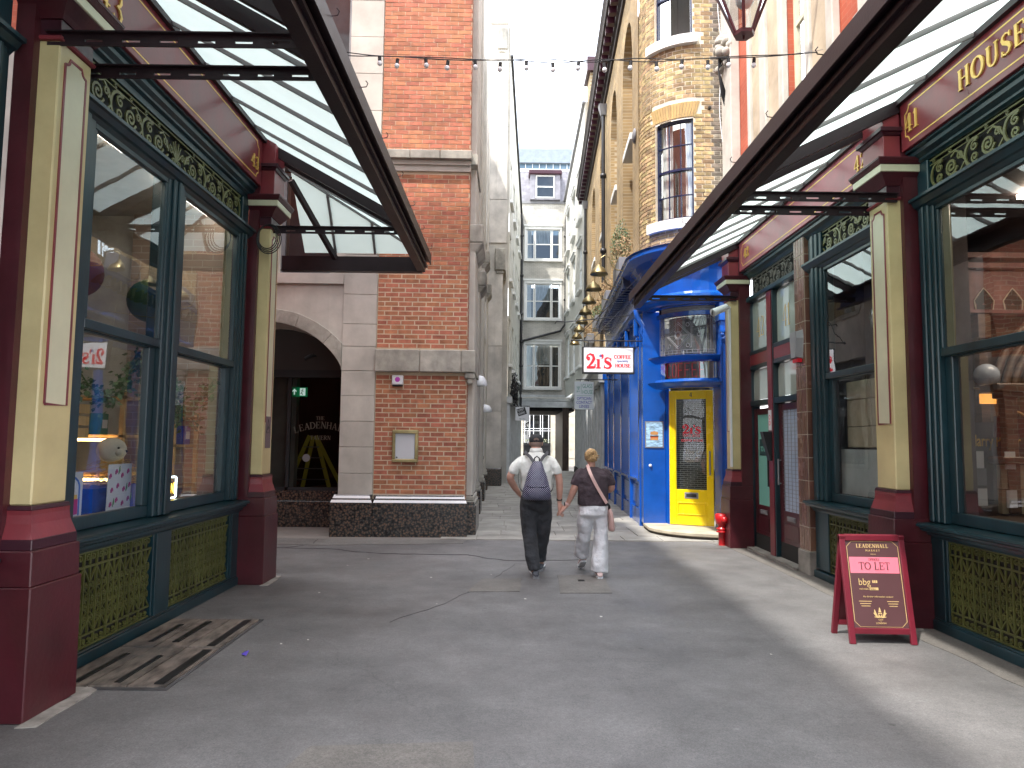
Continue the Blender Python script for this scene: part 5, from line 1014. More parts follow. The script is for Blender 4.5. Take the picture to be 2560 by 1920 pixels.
# sills and curved sashes
def curved(mb,z0,z1,o0,o1,sa,sb,n=10):
    P_=[(o0,z0),(o1,z0),(o1,z1),(o0,z1)]; mb.sweep(P_,lambda t,d:bowp(t,d,0)[:2],[sa+(sb-sa)*i/n for i in range(n+1)]); return mb
for (z0,z1) in ((5.34,5.515),(8.73,8.90)):
    b=MB(); curved(b,z0,z1,-.1,.09,wa-.07,wb+.14); b.build('curved_sill',M['white'],bow)
for (a,c_,z0,z1) in W:
    op=z0>8; b=MB(); curved(b,z0,z0+.06,-.14,-.07,a,c_); curved(b,z1-.05,z1,-.14,-.07,a,c_); curved(b,z0,z1,-.14,-.06,a,a+.03,1); curved(b,z0,z1,-.14,-.06,c_-.03,c_,1); 
    zm=(z0+z1)/2 if not op else 9.75; curved(b,zm-.02,zm+.02,-.13,-.06,a,c_)
    if not op:
        for k in (1,2): sm=a+(c_-a)*k/3; curved(b,z0,z1,-.12,-.095,sm-.009,sm+.009,1)
        for zz_ in (z0+(zm-z0)/2,zm+(z1-zm)/2): curved(b,zz_-.009,zz_+.009,-.12,-.095,a,c_)
    else:
        for k in (1,2): sm=a+(c_-a)*k/3; curved(b,zm,z1,-.12,-.095,sm-.009,sm+.009,1)
    wn=b.build('curved_window',M['bluedark'],bow)
    b=MB(); 
    b.sweep([(-.115,zm if op else z0),(-.115,z1)],lambda t,d:bowp(t,d,0)[:2],[a+(c_-a)*i/8 for i in range(9)],closed=False,smooth=True); b.build('pane',M['glassu'] if op else M['glass'],wn)
    b=MB(); 
    if not op:
        for (ua,ub) in ((a,a+(c_-a)*.22),(a+(c_-a)*.62,c_)): b.sweep([(-.2,z0),(-.2,z1)],lambda t,d:(bowp(t,d+.012*math.sin(t*90),0)[:2]),[ua+(ub-ua)*i/14 for i in range(15)],closed=False,smooth=True)
        b.build('curtain',M['curtain'],wn)
    b=MB(); b.sweep([(-.45,z0),(-.45,z1)],lambda t,d:bowp(t,d,0)[:2],[a+(c_-a)*i/6 for i in range(7)],closed=False); b.build('room_shade',mat('dim room',(.06,.055,.05),.9),wn)
b=MB(); curved(b,4.93,4.99,-.2,.03,s0,s1,16); b.build('lead_flashing',M['white'],bow)
b=MB(); P_=[Vector((3.72-.03*math.sin(i*.7)+.01*i/10,12.235,10-i*.22)) for i in range(24)]; b.tube(P_,.008,5); tag(b.build('cable',M['signwhite']),'thin white cable wandering down the sooty brick strip','cable')
b=MB(); b.box(3.50,3.545,12.20,12.26,7.5,7.545); b.build('putlog_hole',M['darkback'],bow)
# roof block
b=MB(); b.box(3.35,3.87,12.255,13.2,4.9,11.6) ; b.box(3.1,9,13.2,29.5,4.9,11.6); b.build('rear_block',M['ywall'],yb_) if 0 else None
# planters
def plant(par,c,w,h,n,m,seed):
    rr=random.Random(seed); b=MB()
    for k in range(n):
        a=rr.random()*2*PI; q=rr.random()**.5; p=Vector(c)+Vector((math.cos(a)*q*w[0],math.sin(a)*q*w[1],rr.random()**.8*h*(1-.4*q))); L=rr.uniform(.03,.07); d=Vector((rr.uniform(-1,1),rr.uniform(-1,1),rr.uniform(-.2,1))).normalized(); s=d.orthogonal().normalized()*L*.28; b.add([p,p+d*L*.5+s,p+d*L,p+d*L*.5-s],[(0,1,2,3)])
    return b.build('foliage',m,par)
for (y,z,ms,lab,h) in ((14.9,5.35,['leaf','leafdry'],'grey zinc planter with a bushy green shrub on the blue cornice, nearest arch',1.15),(17.9,5.3,['leafdry'],'zinc planter of dry brown heather below the second arch',.55),(21.3,5.3,['leafdry','leaf'],'zinc planter of mixed dry plants below the third arch',.75),(24.9,5.3,['leafdry'],'zinc planter of withered plants below the fourth arch',.55)):
    t=thing('planter',lab,'planter',(wx(y)-.15,y,4.97),'planters on the blue cornice'); b=MB(); pb(b,PY,y-.6,y+.6,.02,.26,4.98,z); b.build('trough',M['lead'],t,bevel=.01)
    for i,m in enumerate(ms): plant(t,(wx(y)-.13,y+(.15 if i==0 else -.25),z-.05),(.2,.45),h*(1 if i==0 else .6),900 if i==0 else 500,M[m],int(y*7)+i)
# ================================================================ blue coffee house
bh=thing('coffee_house_front','glossy royal blue rounded shop front with a bright yellow door','shop front',(2.9,12.8,0))
FC=(3.5,12.9)
def blx(y): return 2.45+.045*(y-12.9)
def bp(t,d):    # t<0 : right hand flat run ; 0..90 arc ; >90: along the alley (metres)
    if t<0: return (FC[0]-t, FC[1]-1.05-d)
    if t<=90: a=R(t); r=1.05+d; return (FC[0]-r*math.sin(a),FC[1]-r*math.cos(a))
    y=FC[1]+(t-90); return (blx(y)-d,y)
TS=[-.40,0]+[i*7.5 for i in range(1,13)]+[90+i for i in (1,3,5,7.3)]
P_=[(-.2,3.93),(.0,3.93),(.02,3.95),(.12,3.99),(.15,4.03),(.15,4.07),(.09,4.09),(.05,4.12),(.02,4.14),(.02,4.17),(.03,4.5),(.07,4.66),(.15,4.76),(.26,4.82),(.30,4.84),(.30,4.90),(.33,4.93),(-.2,4.97)]
b=MB(); b.sweep(P_,bp,TS,closed=True,smooth=False); b.build('fascia',M['blue'],bh)
for k in range(25):
    t=91.0+k*.25; p=[bp(t,.02),bp(t+.1,.02),bp(t+.1,.26),bp(t,.26)]; b=MB(); b.prism([(x,y,4.62) for x,y in p],(0,0,.2)); b.build('cornice_bracket',M['bluedark'],bh)
# arc bands round the door (r .85)
def bq(t,d): a=R(t); r=.85+d; return (FC[0]-r*math.sin(a),FC[1]-r*math.cos(a))
TA=[-8+i*6 for i in range(15)]
def band(name,P_,m='blue',ts=TA): b=MB(); b.sweep(P_,bq,ts); return b.build(name,M[m],bh)
band('lattice_back',[(-.05,3.80),(-.02,3.80),(-.02,3.95),(-.05,3.95)],'darkback')
b=MB()
for k in range(52):
    t0=-2+k*1.45
    if t0>68: break
    for (z0,z1) in ((3.84,3.925),): 
        for dz in ((z0,z1),(z1,z0)): b.tube([(*bq(t0,-.012),dz[0]),(*bq(t0+1.45,-.012),dz[1])],.006,4)
b.build('lattice',M['greyshop'],bh)
band('head_rail',[(-.06,3.76),(.03,3.76),(.03,3.835),(-.06,3.835)]); band('shelf',[(-.06,2.95),(.05,2.95),(.10,2.97),(.19,3.03),(.20,3.05),(-.06,3.09)]); band('shelf',[(-.06,2.50),(.05,2.50),(.12,2.53),(.20,2.58),(.21,2.60),(.08,2.62),(.05,2.66),(-.06,2.665)]); band('head_rail',[(-.06,3.92),(.05,3.92),(.10,3.96),(-.06,3.97)])
b=MB(); b.sweep([(0,3.085),(0,3.77)],bq,TA[1:-1],closed=False,smooth=True); M['leaded']=glassmat('leaded glass',tint=(.5,.52,.52),refl=1.6,rough=.04,base=.05,body=((.12,.13,.13),.5)); lg=b.build('stained_pane',M['leaded'],bh)
b=MB(); zc,tc_=3.42,42
L=lambda t,z:(*bq(t,.004),z)
def came(pts,r=.0045): b.tube([L(*p) for p in pts],r,4,smooth=False)
for i in range(12): t=i*6.2; came([(t,3.1),(t,3.16)]); came([(t,3.70),(t,3.77)])
for z in (3.16,3.11,3.70): came([(t,z) for t in range(0,75,5)])
for t in (4,9,66,71): came([(t,3.1),(t,3.76)])
for t in (16,24,60): came([(t,3.16),(t,3.70)],.003)
for z in (3.3,3.42,3.56): came([(4,z),(25,z)],.003); came([(58,z),(71,z)],.003)
for s in (1,.86): came([(tc_+16*s,zc),(tc_,zc+.24*s),(tc_-16*s,zc),(tc_,zc-.24*s),(tc_+16*s,zc)],.006)
for rr_ in (.07,.05): came([(tc_+rr_*62*math.cos(a),zc+rr_*math.sin(a)) for a in [2*PI*i/16 for i in range(17)]],.006)
for k in range(8): a=PI/4*k; r1=.2 if k%2==0 else .12; came([(tc_+.075*62*math.cos(a),zc+.075*math.sin(a)),(tc_+r1*62*math.cos(a),zc+r1*math.sin(a))],.004)
came([(26,3.2),(26,3.64),(58,3.64),(58,3.2),(26,3.2)],.006)
for (t,z) in ((30,3.6),(54,3.6),(30,3.24),(54,3.24),(17,3.42),(66,3.42)): came([(t+.032*62*math.cos(a),z+.032*math.sin(a)) for a in [2*PI*i/12 for i in range(13)]],.005)
b.build('lead_came',M['lead'],lg)
b=MB(); b.sweep([(-.0,2.66),(-.0,2.955)],bq,TA[1:-1],closed=False,smooth=True); b.build('pane',M['glass'],bh)
b=MB(); b.sweep([(-.18,2.66),(-.18,3.77)],bq,TA[1:-1],closed=False,smooth=True); b.build('light_box_back',mat('pale box lining',(.16,.165,.16),.8),bh)
ne=thing('neon_sign','unlit red neon COFFEE letters in the narrow light above the yellow door','neon sign',(3.0,12.3,2.7)); b=MB()
z0,z1=2.70,2.93; cw=9.0; t=62
def nl(pts): b.tube([(*bq(t-p[0]*cw*.62,-.05),z0+p[1]*(z1-z0)) for p in pts],.0075,6)
for ch in 'COFFEE':
    if ch=='C': nl([(1,.85),(.8,1),(.2,1),(0,.8),(0,.2),(.2,0),(.8,0),(1,.15)])
    elif ch=='O': nl([(.2,1),(0,.8),(0,.2),(.2,0),(.8,0),(1,.2),(1,.8),(.8,1),(.2,1)])
    elif ch=='F': nl([(1,1),(0,1),(0,0)]); nl([(0,.5),(.8,.5)])
    else: nl([(1,1),(0,1),(0,0),(1,0)]); nl([(0,.5),(.8,.5)])
    t-=cw
b.build('tube',mat('red neon tube',(.75,.04,.06),.3,emit=(.9,.04,.06),estr=.05),ne)  # slight red glow put into the colour of the unlit tubes
# corner pier, right pier
b=MB(); b.hexa([(2.435,12.9,.10),(2.84,12.9,.10),(2.9,13.3,.10),(2.46,13.3,.10),(2.435,12.9,3.95),(2.84,12.9,3.95),(2.9,13.3,3.95),(2.46,13.3,3.95)]); b.build('corner_pier',M['blue'],bh,bevel=.008)
b=MB(); b.tube([(2.44,12.94,4.0),(2.32,12.94,3.96),(2.36,12.94,3.82),(2.44,12.94,3.70),(2.40,12.94,3.58),(2.45,12.94,3.48)],[.05,.06,.06,.05,.04,.03],8); b.build('scroll_bracket',M['blue'],bh)
b=MB(); b.box(3.55,3.72,11.86,12.3,.10,3.93); b.box(3.58,3.69,11.83,11.86,.3,3.3); b.box(3.52,3.74,11.82,12.3,3.62,3.93); b.build('right_pier',M['blue'],bh,bevel=.01)
b=MB(); b.ball((3.63,11.83,3.30),.085,.06,.07); b.ball((3.57,11.82,3.38),.035); b.ball((3.69,11.82,3.38),.035); b.box(3.54,3.72,11.79,11.9,3.42,3.46); b.build('carved_boss',M['blue'],bh)
b=MB(); b.hexa([(2.84,12.9,.1),(2.87,12.72,.1),(2.9,12.75,.1),(2.9,13.3,.1),(2.84,12.9,2.52),(2.87,12.72,2.52),(2.9,12.75,2.52),(2.9,13.3,2.52)]); b.build('door_reveal',M['blue'],bh)
# step
b=MB(); sc_=(3.5,12.5); arcp=[(sc_[0]-1.1*math.sin(R(a)),sc_[1]-1.1*math.cos(R(a))) for a in range(-8,85,6)]+[(2.44,13.0),(3.7,13.0)]
b.prism([(x,y,.055) for x,y in arcp],(0,0,.06)); b.build('stone_step',mat('worn stone step',(.42,.37,.28),.75,var=.12,bump=.3),bh,bevel=.012)
b=MB(); arc2=[(sc_[0]-1.06*math.sin(R(a)),sc_[1]-1.06*math.cos(R(a))) for a in range(-8,85,6)]+[(2.46,13.0),(3.7,13.0)]; b.prism([(x,y,0) for x,y in arc2],(0,0,.055)); b.build('step_base',mat('dark step base',(.07,.06,.05),.8),bh)
# door (leaf from (2.87,12.72) to (3.53,12.36))
dA=Vector((2.86,12.70,0)); dB=Vector((3.545,12.34,0)); dr=(dB-dA).normalized(); dn=Vector((dr.y,-dr.x,0)); DL=(dB-dA).length
def PD(u,o,z): p=dA+dr*u+dn*o; return (p.x,p.y,z)
dt=MB(); pb(dt,PD,0,.12,-.05,0,.125,2.48); pb(dt,PD,DL-.12,DL,-.05,0,.125,2.48); pb(dt,PD,.12,DL-.12,-.05,-.001,2.33,2.48); pb(dt,PD,.12,DL-.12,-.05,-.001,.125,.74)
for (z0,z1,o) in ((.30,.50,.012),): pb(dt,PD,.14,DL-.14,0,o,z0,z0+.02); pb(dt,PD,.14,DL-.14,0,o,z1,z1+.02); pb(dt,PD,.14,.16,0,o,z0+.02,z1); pb(dt,PD,DL-.16,DL-.14,0,o,z0+.02,z1)
door=dt.build('door',M['doory'],bh,bevel=.005)
b=MB(); b.quad(PD(.11,-.03,.73),PD(DL-.11,-.03,.73),PD(DL-.11,-.03,2.34),PD(.11,-.03,2.34)); b.build('pane',M['glassr'],door)
b=MB(); pb(b,PD,DL/2-.12,DL/2+.12,0,.008,.585,.69); b.build('letter_plate',M['lead'],door,bevel=.003); b=MB(); pb(b,PD,DL/2-.09,DL/2+.09,.008,.012,.61,.665); b.build('letter_flap',M['blackmatt'],door)
b=MB(); b.tube([PD(DL-.05,.06,1.0),PD(DL-.05,.06,1.42)],.014,8); b.tube([PD(DL-.05,0,1.03),PD(DL-.05,.06,1.03)],.009,6); b.tube([PD(DL-.05,0,1.39),PD(DL-.05,.06,1.39)],.009,6); b.build('handle',M['lead'],door)
b=MB(); serif(b,'4',(Vector(PD(DL/2-.025,.001,2.37)),dr,Vector((0,0,1)),dn),.075,.002); b.build('numeral',M['black'],door)
b=MB()
for k in range(44):
    z=.75+k*.036; pb(b,PD,.10,DL-.10,-.14,-.135,z,z+.012)
for k in range(44):
    z=.75+k*.036
    for i in range(5): u=.16+i*.12+(.06 if k%2 else 0); pb(b,PD,u,u+.008,-.139,-.136,z+.012,z+.036)
b.build('roller_grille',mat('grey shutter slat',(.13,.13,.125),.5,metal=.2),door); b=MB(); pb(b,PD,.0,DL,-.5,-.45,.1,2.5); b.build('shop_backing',M['darkback'],door)
b=MB(); fdo=(Vector(PD(.23,-.026,1.72)),dr,Vector((0,0,1)),dn)
def two_i_s(mb,f,h,col=0,sx=1):
    o,r,u,n=f; f=(o,r*sx,u,n)
    mb.ribbon([(x*h,y*h) for x,y in [(.18,.66),(.08,.72),(.12,.9),(.34,.99),(.58,.9),(.66,.68),(.52,.44),(.3,.22),(.1,.07)]],[.17*h,.17*h,.10*h,.12*h,.2*h,.25*h,.2*h,.13*h,.07*h],f,.003,col)
    mb.ribbon([(.06*h,.08*h),(.68*h,.08*h)],.17*h,f,.0034,col); mb.ribbon([(.72*h,.03*h),(.76*h,.3*h)],.1*h,f,.0038,col); mb.ribbon(arc(.2*h,.68*h,.08*h,.08*h,0,360,12),.12*h,f,.0041,col)
    mb.ribbon([(1.02*h,0),(1.02*h,.64*h)],.22*h,f,.003,col); mb.ribbon([(.84*h,.04*h),(1.22*h,.04*h)],.08*h,f,.0034,col); mb.ribbon([(.86*h,.61*h),(1.06*h,.61*h)],.08*h,f,.0034,col)
    mb.ribbon([(1.28*h,.95*h),(1.36*h,.9*h),(1.38*h,.76*h),(1.28*h,.64*h)],[.12*h,.2*h,.12*h,.03*h],f,.003,col)
    mb.ribbon([(x*h+1.44*h,y*h*.78) for x,y in [(.60,.72),(.48,.92),(.3,.95),(.14,.84),(.14,.66),(.3,.54),(.5,.42),(.6,.24),(.48,.07),(.28,.03),(.1,.12),(.06,.26)]],[w_*h for w_ in [.05,.08,.1,.15,.2,.24,.25,.22,.14,.1,.08,.06]],f,.003,col)
    mb.ribbon([(2.04*h,.5*h),(2.04*h,.74*h)],.07*h,f,.0034,col); mb.ribbon([(1.50*h,.02*h),(1.50*h,.24*h)],.07*h,f,.0034,col)
two_i_s(b,fdo,.155); sans(b,'TWO EYES',(fdo[0]+Vector((0,0,-.06))+dr*.0,dr,Vector((0,0,1)),dn),.065,.002); sans(b,'COFFEE HOUSE',(fdo[0]+Vector((0,0,-.14))-dr*.02,dr,Vector((0,0,1)),dn),.055,.002); b.build('lettering',M['signred'],door)
b=MB(); sans(b,'The Leaky',(Vector(PD(.26,-.026,1.36)),dr,Vector((0,0,1)),dn),.11,.002,shear=.2); sans(b,'Cauldron',(Vector(PD(.26,-.026,1.22)),dr,Vector((0,0,1)),dn),.11,.002,shear=.2); b.build('lettering',M['dullgold'],door)
b=MB(); pb(b,PD,DL+.005,DL+.05,-.05,.02,.13,2.5); b.build('mirror_strip',mat('mirror jamb',(.75,.8,.85),.06,metal=1,var=.01),bh); 
# framed poster on corner pier, knob
ps=thing('framed_poster','small framed poster of a burger on the blue corner pier','poster',(2.63,12.89,1.46)); b=MB(); b.box(2.465,2.80,12.885,12.9,1.46,1.94); b.build('frame',M['lead'],ps); b=MB(); b.box(2.485,2.78,12.880,12.886,1.48,1.92); b.build('print',mat('blue white print',(.35,.55,.75),.4,var=.35,vscale=9,stretch=(1,1,3)),ps)
f_=fr((2.63,12.879,1.6),(1,0,0),(0,0,1)); b=MB(); b.ribbon([(-.07,.12),(0,.13),(.07,.12)],[.04,.07,.04],f_,.002,0); b.ribbon([(-.07,.02),(.07,.02)],.04,f_,.002,0); b.ribbon([(-.075,.065),(.075,.065)],.03,f_,.0024,1); b.ribbon([(-.07,.045),(.07,.045)],.015,f_,.0028,2); b.build('burger',[mat('bun',(.6,.3,.1),.6),mat('patty',(.12,.04,.02),.6),mat('salad',(.75,.15,.05),.6)],ps)
b=MB(); b.lathe((2.56,12.9,1.14),[(0,-.03),(.02,-.03),(.028,0)],12,axis='y'); tag(b.build('bell_push',M['signwhite']),'small white round bell push on the blue corner pier','bell')
# alley side of the blue shop
def PB(y,o,z): return (blx(y)-o,y+.045*o,z)
ys_=[13.3,14.75,16.3,17.9,19.4,20.6]
for i,y in enumerate(ys_):
    b=MB(); pb(b,PB,y,y+.18,-.15,.03,0,3.95); b.build('shop_pilaster',M['blue'],bh,bevel=.008)
    b=MB(); pb(b,PB,y+.03,y+.15,.03,.12,3.55,3.9); pb(b,PB,y+.03,y+.15,.03,.08,3.35,3.55); b.build('console',M['blue'],bh,bevel=.03)
for i in range(5):
    a,c_=ys_[i]+.18,ys_[i+1]
    b=MB(); pb(b,PB,a,c_,-.12,0,0,.30); pb(b,PB,a,c_,-.12,-.03,.30,.82); pb(b,PB,a+.1,c_-.1,-.03,-.012,.38,.74); pb(b,PB,a,c_,-.12,.04,.82,.87); b.build('stall_riser',M['blue'],bh,bevel=.008)
    b=MB(); b.quad(PB(a,-.06,.87),PB(c_,-.06,.87),PB(c_,-.06,3.5),PB(a,-.06,3.5)); b.build('pane',M['glass'],bh)
    b=MB(); pb(b,PB,a,c_,-.1,-.02,3.5,3.95); b.build('window_head',M['blue'],bh)
b=MB(); pb(b,PB,13.0,20.8,-1.3,-1.2,0,4); b.build('shop_back_wall',mat('cafe wall',(.22,.2,.17),.9,var=.4,vscale=1.5),bh); b=MB(); pb(b,PB,13.3,20.8,-1.2,-.1,3.6,3.7); b.build('shop_ceiling',M['curtain'],bh)
b=MB(); pb(b,PB,13.3,20.8,-1.2,-.1,0,.05); b.build('shop_floor',M['dwood'],bh)
# 2i's hanging sign
YS=13.0; hg=thing('hanging_sign','white rectangular coffee house sign with red lettering hung over the alley from an iron pole','sign',(1.8,YS,3.3))
def sbox(x0,x1,z0,z1,y0,y1,name,m,par): b=MB(); b.box(x0,x1,y0,y1,z0,z1); return b.build(name,M[m],par,bevel=.006)
sbox(1.335,2.292,2.805,3.305,YS-.03,YS+.06,'frame','blackmatt',hg); pl_=sbox(1.362,2.268,2.832,3.282,YS-.036,YS-.02,'sign_panel','signwhite',hg)
ft_=fr((1.40,YS-.0362,2.90),(1,0,0),(0,0,1)); b=MB(); two_i_s(b,ft_,.27,0,.83); serif(b,'COFFEE',fr((1.915,YS-.0362,3.085),(1,0,0),(0,0,1)),.066,.002,scx=1.02,bold=1.5); serif(b,'HOUSE',fr((1.937,YS-.0362,2.925),(1,0,0),(0,0,1)),.066,.002,scx=1.05,bold=1.5); b.build('lettering',M['signred'],pl_)
b=MB(); sans(b,'speciality',fr((2.075,YS-.0362,3.025),(1,0,0),(0,0,1)),.056,.002,align='CENTER',offset=.01); f2=fr((1.675,YS-.0362,3.135),(1,0,0),(0,0,1)); b.ribbon(arc(0,0,.033,.02,0,360,14),.007,f2,.002); b.ribbon(arc(0,0,.01,.01,0,360,8),.012,f2,.0022); b.build('small_lettering',M['signblue'],pl_)
b=MB(); b.tube([(1.15,YS,3.42),(2.45,YS,3.42)],.012,6); b.tube([(1.45,YS,3.42),(1.45,YS,3.30)],.008,5); b.tube([(2.18,YS,3.42),(2.18,YS,3.30)],.008,5); b.tube([(1.17,YS,3.42),(2.25,YS-.6,4.45)],.007,5); b.tube([(1.5,YS+.1,3.42),(2.3,YS+1.6,4.3)],.006,5); b.ball((1.15,YS,3.42),.025); b.build('bracket_pole',M['pipe'],hg)
b=MB(); b.tube([(.88,YS+.8,3.86),(.91,YS+.8,3.91),(1.1,YS+.8,3.90),(2.4,YS+.8,4.05)],.011,6); tag(b.build('iron_hook_bar',M['pipe']),'thin iron bar with a hooked end reaching over the alley above the white coffee sign','bar')
YG=17.0; gh=thing('hanging_sign','tall pale optician sign with green and blue lettering beyond the coffee house sign','sign',(1.8,YG,3)); 
b=MB(); b.box(1.56,2.02,YG-.03,YG+.03,2.33,3.0); bo=b.build('board',mat('pale sign board',(.55,.6,.6),.4,var=.02),gh,bevel=.005)
b=MB(); f_=lambda x,z:fr((x,YG-.031,z),(1,0,0),(0,0,1)); sans(b,'GLASS',f_(1.745,2.845),.14,.002,scx=.62); sans(b,'HOUSE',f_(1.745,2.70),.14,.002,scx=.56); b.ribbon([(0,0),(0,.24)],.008,f_(1.72,2.705),.002); b.ribbon([(0,0),(.36,0)],.007,f_(1.61,2.66),.002); sans(b,'THE',fr((1.69,YG-.031,2.73),(0,0,1),(-1,0,0)),.11,.002,scx=.8); b.build('lettering',M['signgreen'],bo)
b=MB()
for k,s in enumerate(('OPTICIAN','CONTACT','LENSES')): sans(b,s,f_(1.79,2.56-k*.095),.098,.002,scx=.78,align='CENTER',offset=.008)
b.build('lettering',M['signblue'],bo); b=MB(); b.tube([(1.6,YG,3.05),(2.6,YG,3.05)],.012,6); b.tube([(1.7,YG,3.05),(1.7,YG,2.99)],.008,5); b.tube([(1.9,YG,3.05),(1.9,YG,2.99)],.008,5); b.build('bracket',M['pipe'],gh)
# swan neck lamps
lamp0=None
nm=['nearest the rounded corner, over the first planter','second from the rounded corner','third from the rounded corner','fourth from the rounded corner','fifth from the rounded corner','third from the far end of the row','second from the far end of the row','furthest down the alley']
for i in range(8):
    y=13.5+i*1.42; x0=blx(y)-.30; z0=4.86
    t=thing('swan_neck_lamp','brass swan neck lamp on the blue cornice, '+nm[i],'lamp',(x0,y,z0),'brass swan neck lamps')
    if i==0:
        b=MB(); pts=[(x0,y,z0),(x0-.14,y,z0+.02),(x0-.22,y,z0+.12),(x0-.27,y,z0+.26),(x0-.36,y,z0+.30),(x0-.44,y,z0+.24),(x0-.45,y,z0+.12)]; 
        ss_=[]
        for k in range(len(pts)-1):
            for q in range(4): ss_.append(tuple(pts[k][j]+(pts[k+1][j]-pts[k][j])*q/4 for j in range(3)))
        b.tube(ss_+[pts[-1]],.011,8); arm=b.build('arm',M['brass'],t)
        b=MB(); b.lathe((x0-.47,y,z0-.06),[(.0,.19),(.03,.18),(.05,.15),(.07,.13),(.13,.08),(.155,.02),(.175,-.02),(.165,-.022),(.13,.04),(.05,.1),(0,.12)],18); sh=b.build('shade',M['brass'],t); sh.rotation_euler=(0,0,0); lamp0=(arm,sh)
    else:
        for s in lamp0: c_=s.copy(); COL.objects.link(c_); c_.parent=t; c_.location=(0,0,0)
# grey shopfronts beyond
gs=thing('grey_shopfront','pale grey timber shopfront with columns beyond the blue shop','shop front',(3,26,0))
for i in range(15):
    y=21.0+i*1.15; b=MB(); pb(b,PY,y,y+.2,-.12,.06,.3,3.3); b.build('column',M['greyshop'],gs,bevel=.02); b=MB(); pb(b,PY,y-.03,y+.23,-.12,.1,0,.3); b.build('column_base',M['black'],gs)
b=MB(); pb(b,PY,20.8,38,-.2,.3,3.75,3.95); pb(b,PY,20.8,38,-.2,.16,3.3,3.75); b.build('fascia',M['greyshop'],gs,bevel=.02); b=MB(); pb(b,PY,20.8,38,-.3,-.1,0,.7); b.build('stall_riser',M['black'],gs); b=MB(); b.quad(PY(20.8,-.12,.7),PY(38,-.12,.7),PY(38,-.12,3.3),PY(20.8,-.12,3.3)); b.build('shopfront_glass',M['glassu'],gs); b=MB(); pb(b,PY,20.8,38,-1.2,-1.1,0,3.4); b.build('shop_backing',M['darkback'],gs); b=MB(); pb(b,PY,20.8,29.6,-.05,.0,3.95,5.0); b.build('wall_band',M['ywall'],gs)
# white building on the right
def PR(y,o,z): return (3.13-.02*(y-30)-o,y,z)
wr=thing('white_building','white rendered building with sash windows at the far right of the alley','building',(3.1,34,4))
ops=[(ya,ya+1.3,z0,z0+2.1,0) for ya in (30.6,33.2,35.8) for z0 in (4.9,8.3,11.5)]
b=MB(); wall_open(b,PR,29.6,38,3.9,14.3,ops,.14); b.add([PR(29.6,0,14.3),PR(38,0,14.3),PR(38,0,14.7),PR(29.6,0,16.2)],[(0,1,2,3)]); b.add([PR(29.6,0,3.9),PR(29.6,-6,3.9),PR(29.6,-6,17.5),PR(29.6,0,16.2)],[(0,1,2,3)]); b.build('wall',M['wwally'],wr)
for (ya,yb,z0,z1,_) in ops:
    sash(wr,PR,ya,yb,z0,z1,-.06,'white',M['glassu'],lights=2,rows=2,fw=.06,sill=.14); b=MB(); pb(b,PR,ya-.15,yb+.15,0,.06,z1,z1+.14); pb(b,PR,ya-.18,yb+.18,0,.12,z1+.14,z1+.22); b.build('window_hood',M['white'],wr)
b=MB(); b.beam(PR(29.6,.05,16.2),PR(38,.05,14.7),.15,.1); b.build('parapet_coping',M['lead'],wr); b=MB(); b.box(3.25,5,28.6,29.7,12,17.0); b.build('chimney',M['ywall'],wr); b=MB(); b.box(3.1,5.1,28.4,29.8,17.0,17.6); b.build('chimney_cap',M['plum'],wr)
# ================================================================ upper market front, right
um=thing('market_building','red brick and cream stone upper front of the market above the right canopy','building',(3.78,5,4.7))
def PU(y,o,z): return (3.80-o,y,z)
ops=[]
for k in range(4): y0=8.66-k*4.75; ops.append((y0,y0+.72,5.4,9.2,0))
b=MB(); wall_open(b,PU,-8,12.0,4.6,13.5,ops,.18); b.build('wall',M['rwall'],um)
M['ucream']=mat('peach stone',(.48,.385,.27),.75,var=.12,vscale=2,bump=.4,dirt=.4,dirtcol=(.55,.5,.42)); M['upale']=mat('bleached stone',(.52,.49,.43),.75,var=.08,bump=.3,dirt=.3,dirtcol=(.4,.36,.3))
for k in range(4):
    y0=8.66-k*4.75
    for a,c_,o,m in ((y0-.62,y0-.13,.05,'ucream'),(y0-.13,y0-.0,.09,'upale'),(y0-.80,y0-.62,.10,'upale'),(y0+.72,y0+.88,.09,'upale'),(y0+.88,y0+1.35,.05,'ucream'),(y0+1.35,y0+1.6,.10,'upale'),(y0+1.6,y0+2.05,.04,'ucream'),(y0+2.05,y0+2.16,.09,'upale'),(y0+2.75,y0+3.25,.16,'upale')):
        b=MB(); pb(b,PU,a,c_,0,o,4.7,13.0); b.build('stone_strip',M[m],um,bevel=.012)
    b=MB(); pb(b,PU,y0+2.65,y0+3.35,0,.24,4.7,5.9); pb(b,PU,y0+2.7,y0+3.3,0,.2,5.9,6.1); b.build('pilaster_base',M['upale'],um,bevel=.03)
    M['ucframe']=mat('cream window paint',(.68,.66,.48),.4); sash(um,PU,y0,y0+.72,5.4,9.2,-.08,'ucframe',M['glass'],fw=.07,back='curtain'); b=MB(); pb(b,PU,y0-.8,y0+1.0,0,.22,4.9,5.38); b.build('window_apron',M['upale'],um,bevel=.03)
    b=MB(); rr=random.Random(k); 
    for q in range(26): b.ball((3.62+rr.uniform(-.1,.08),y0+3.0+rr.uniform(-.22,.22),8.2+rr.uniform(-.32,.3)),rr.uniform(.05,.1),n=8)
    b.build('carved_capital',M['stonedirty'],um)
b=MB(); b.box(3.8,12,-8,11.9,13.5,13.6); b.build('roof',M['lead'],um)
b=MB(); b.box(3.74,3.9,11.95,12.26,4.6,13.0); b.build('end_return',M['upale'],um) if 0 else None
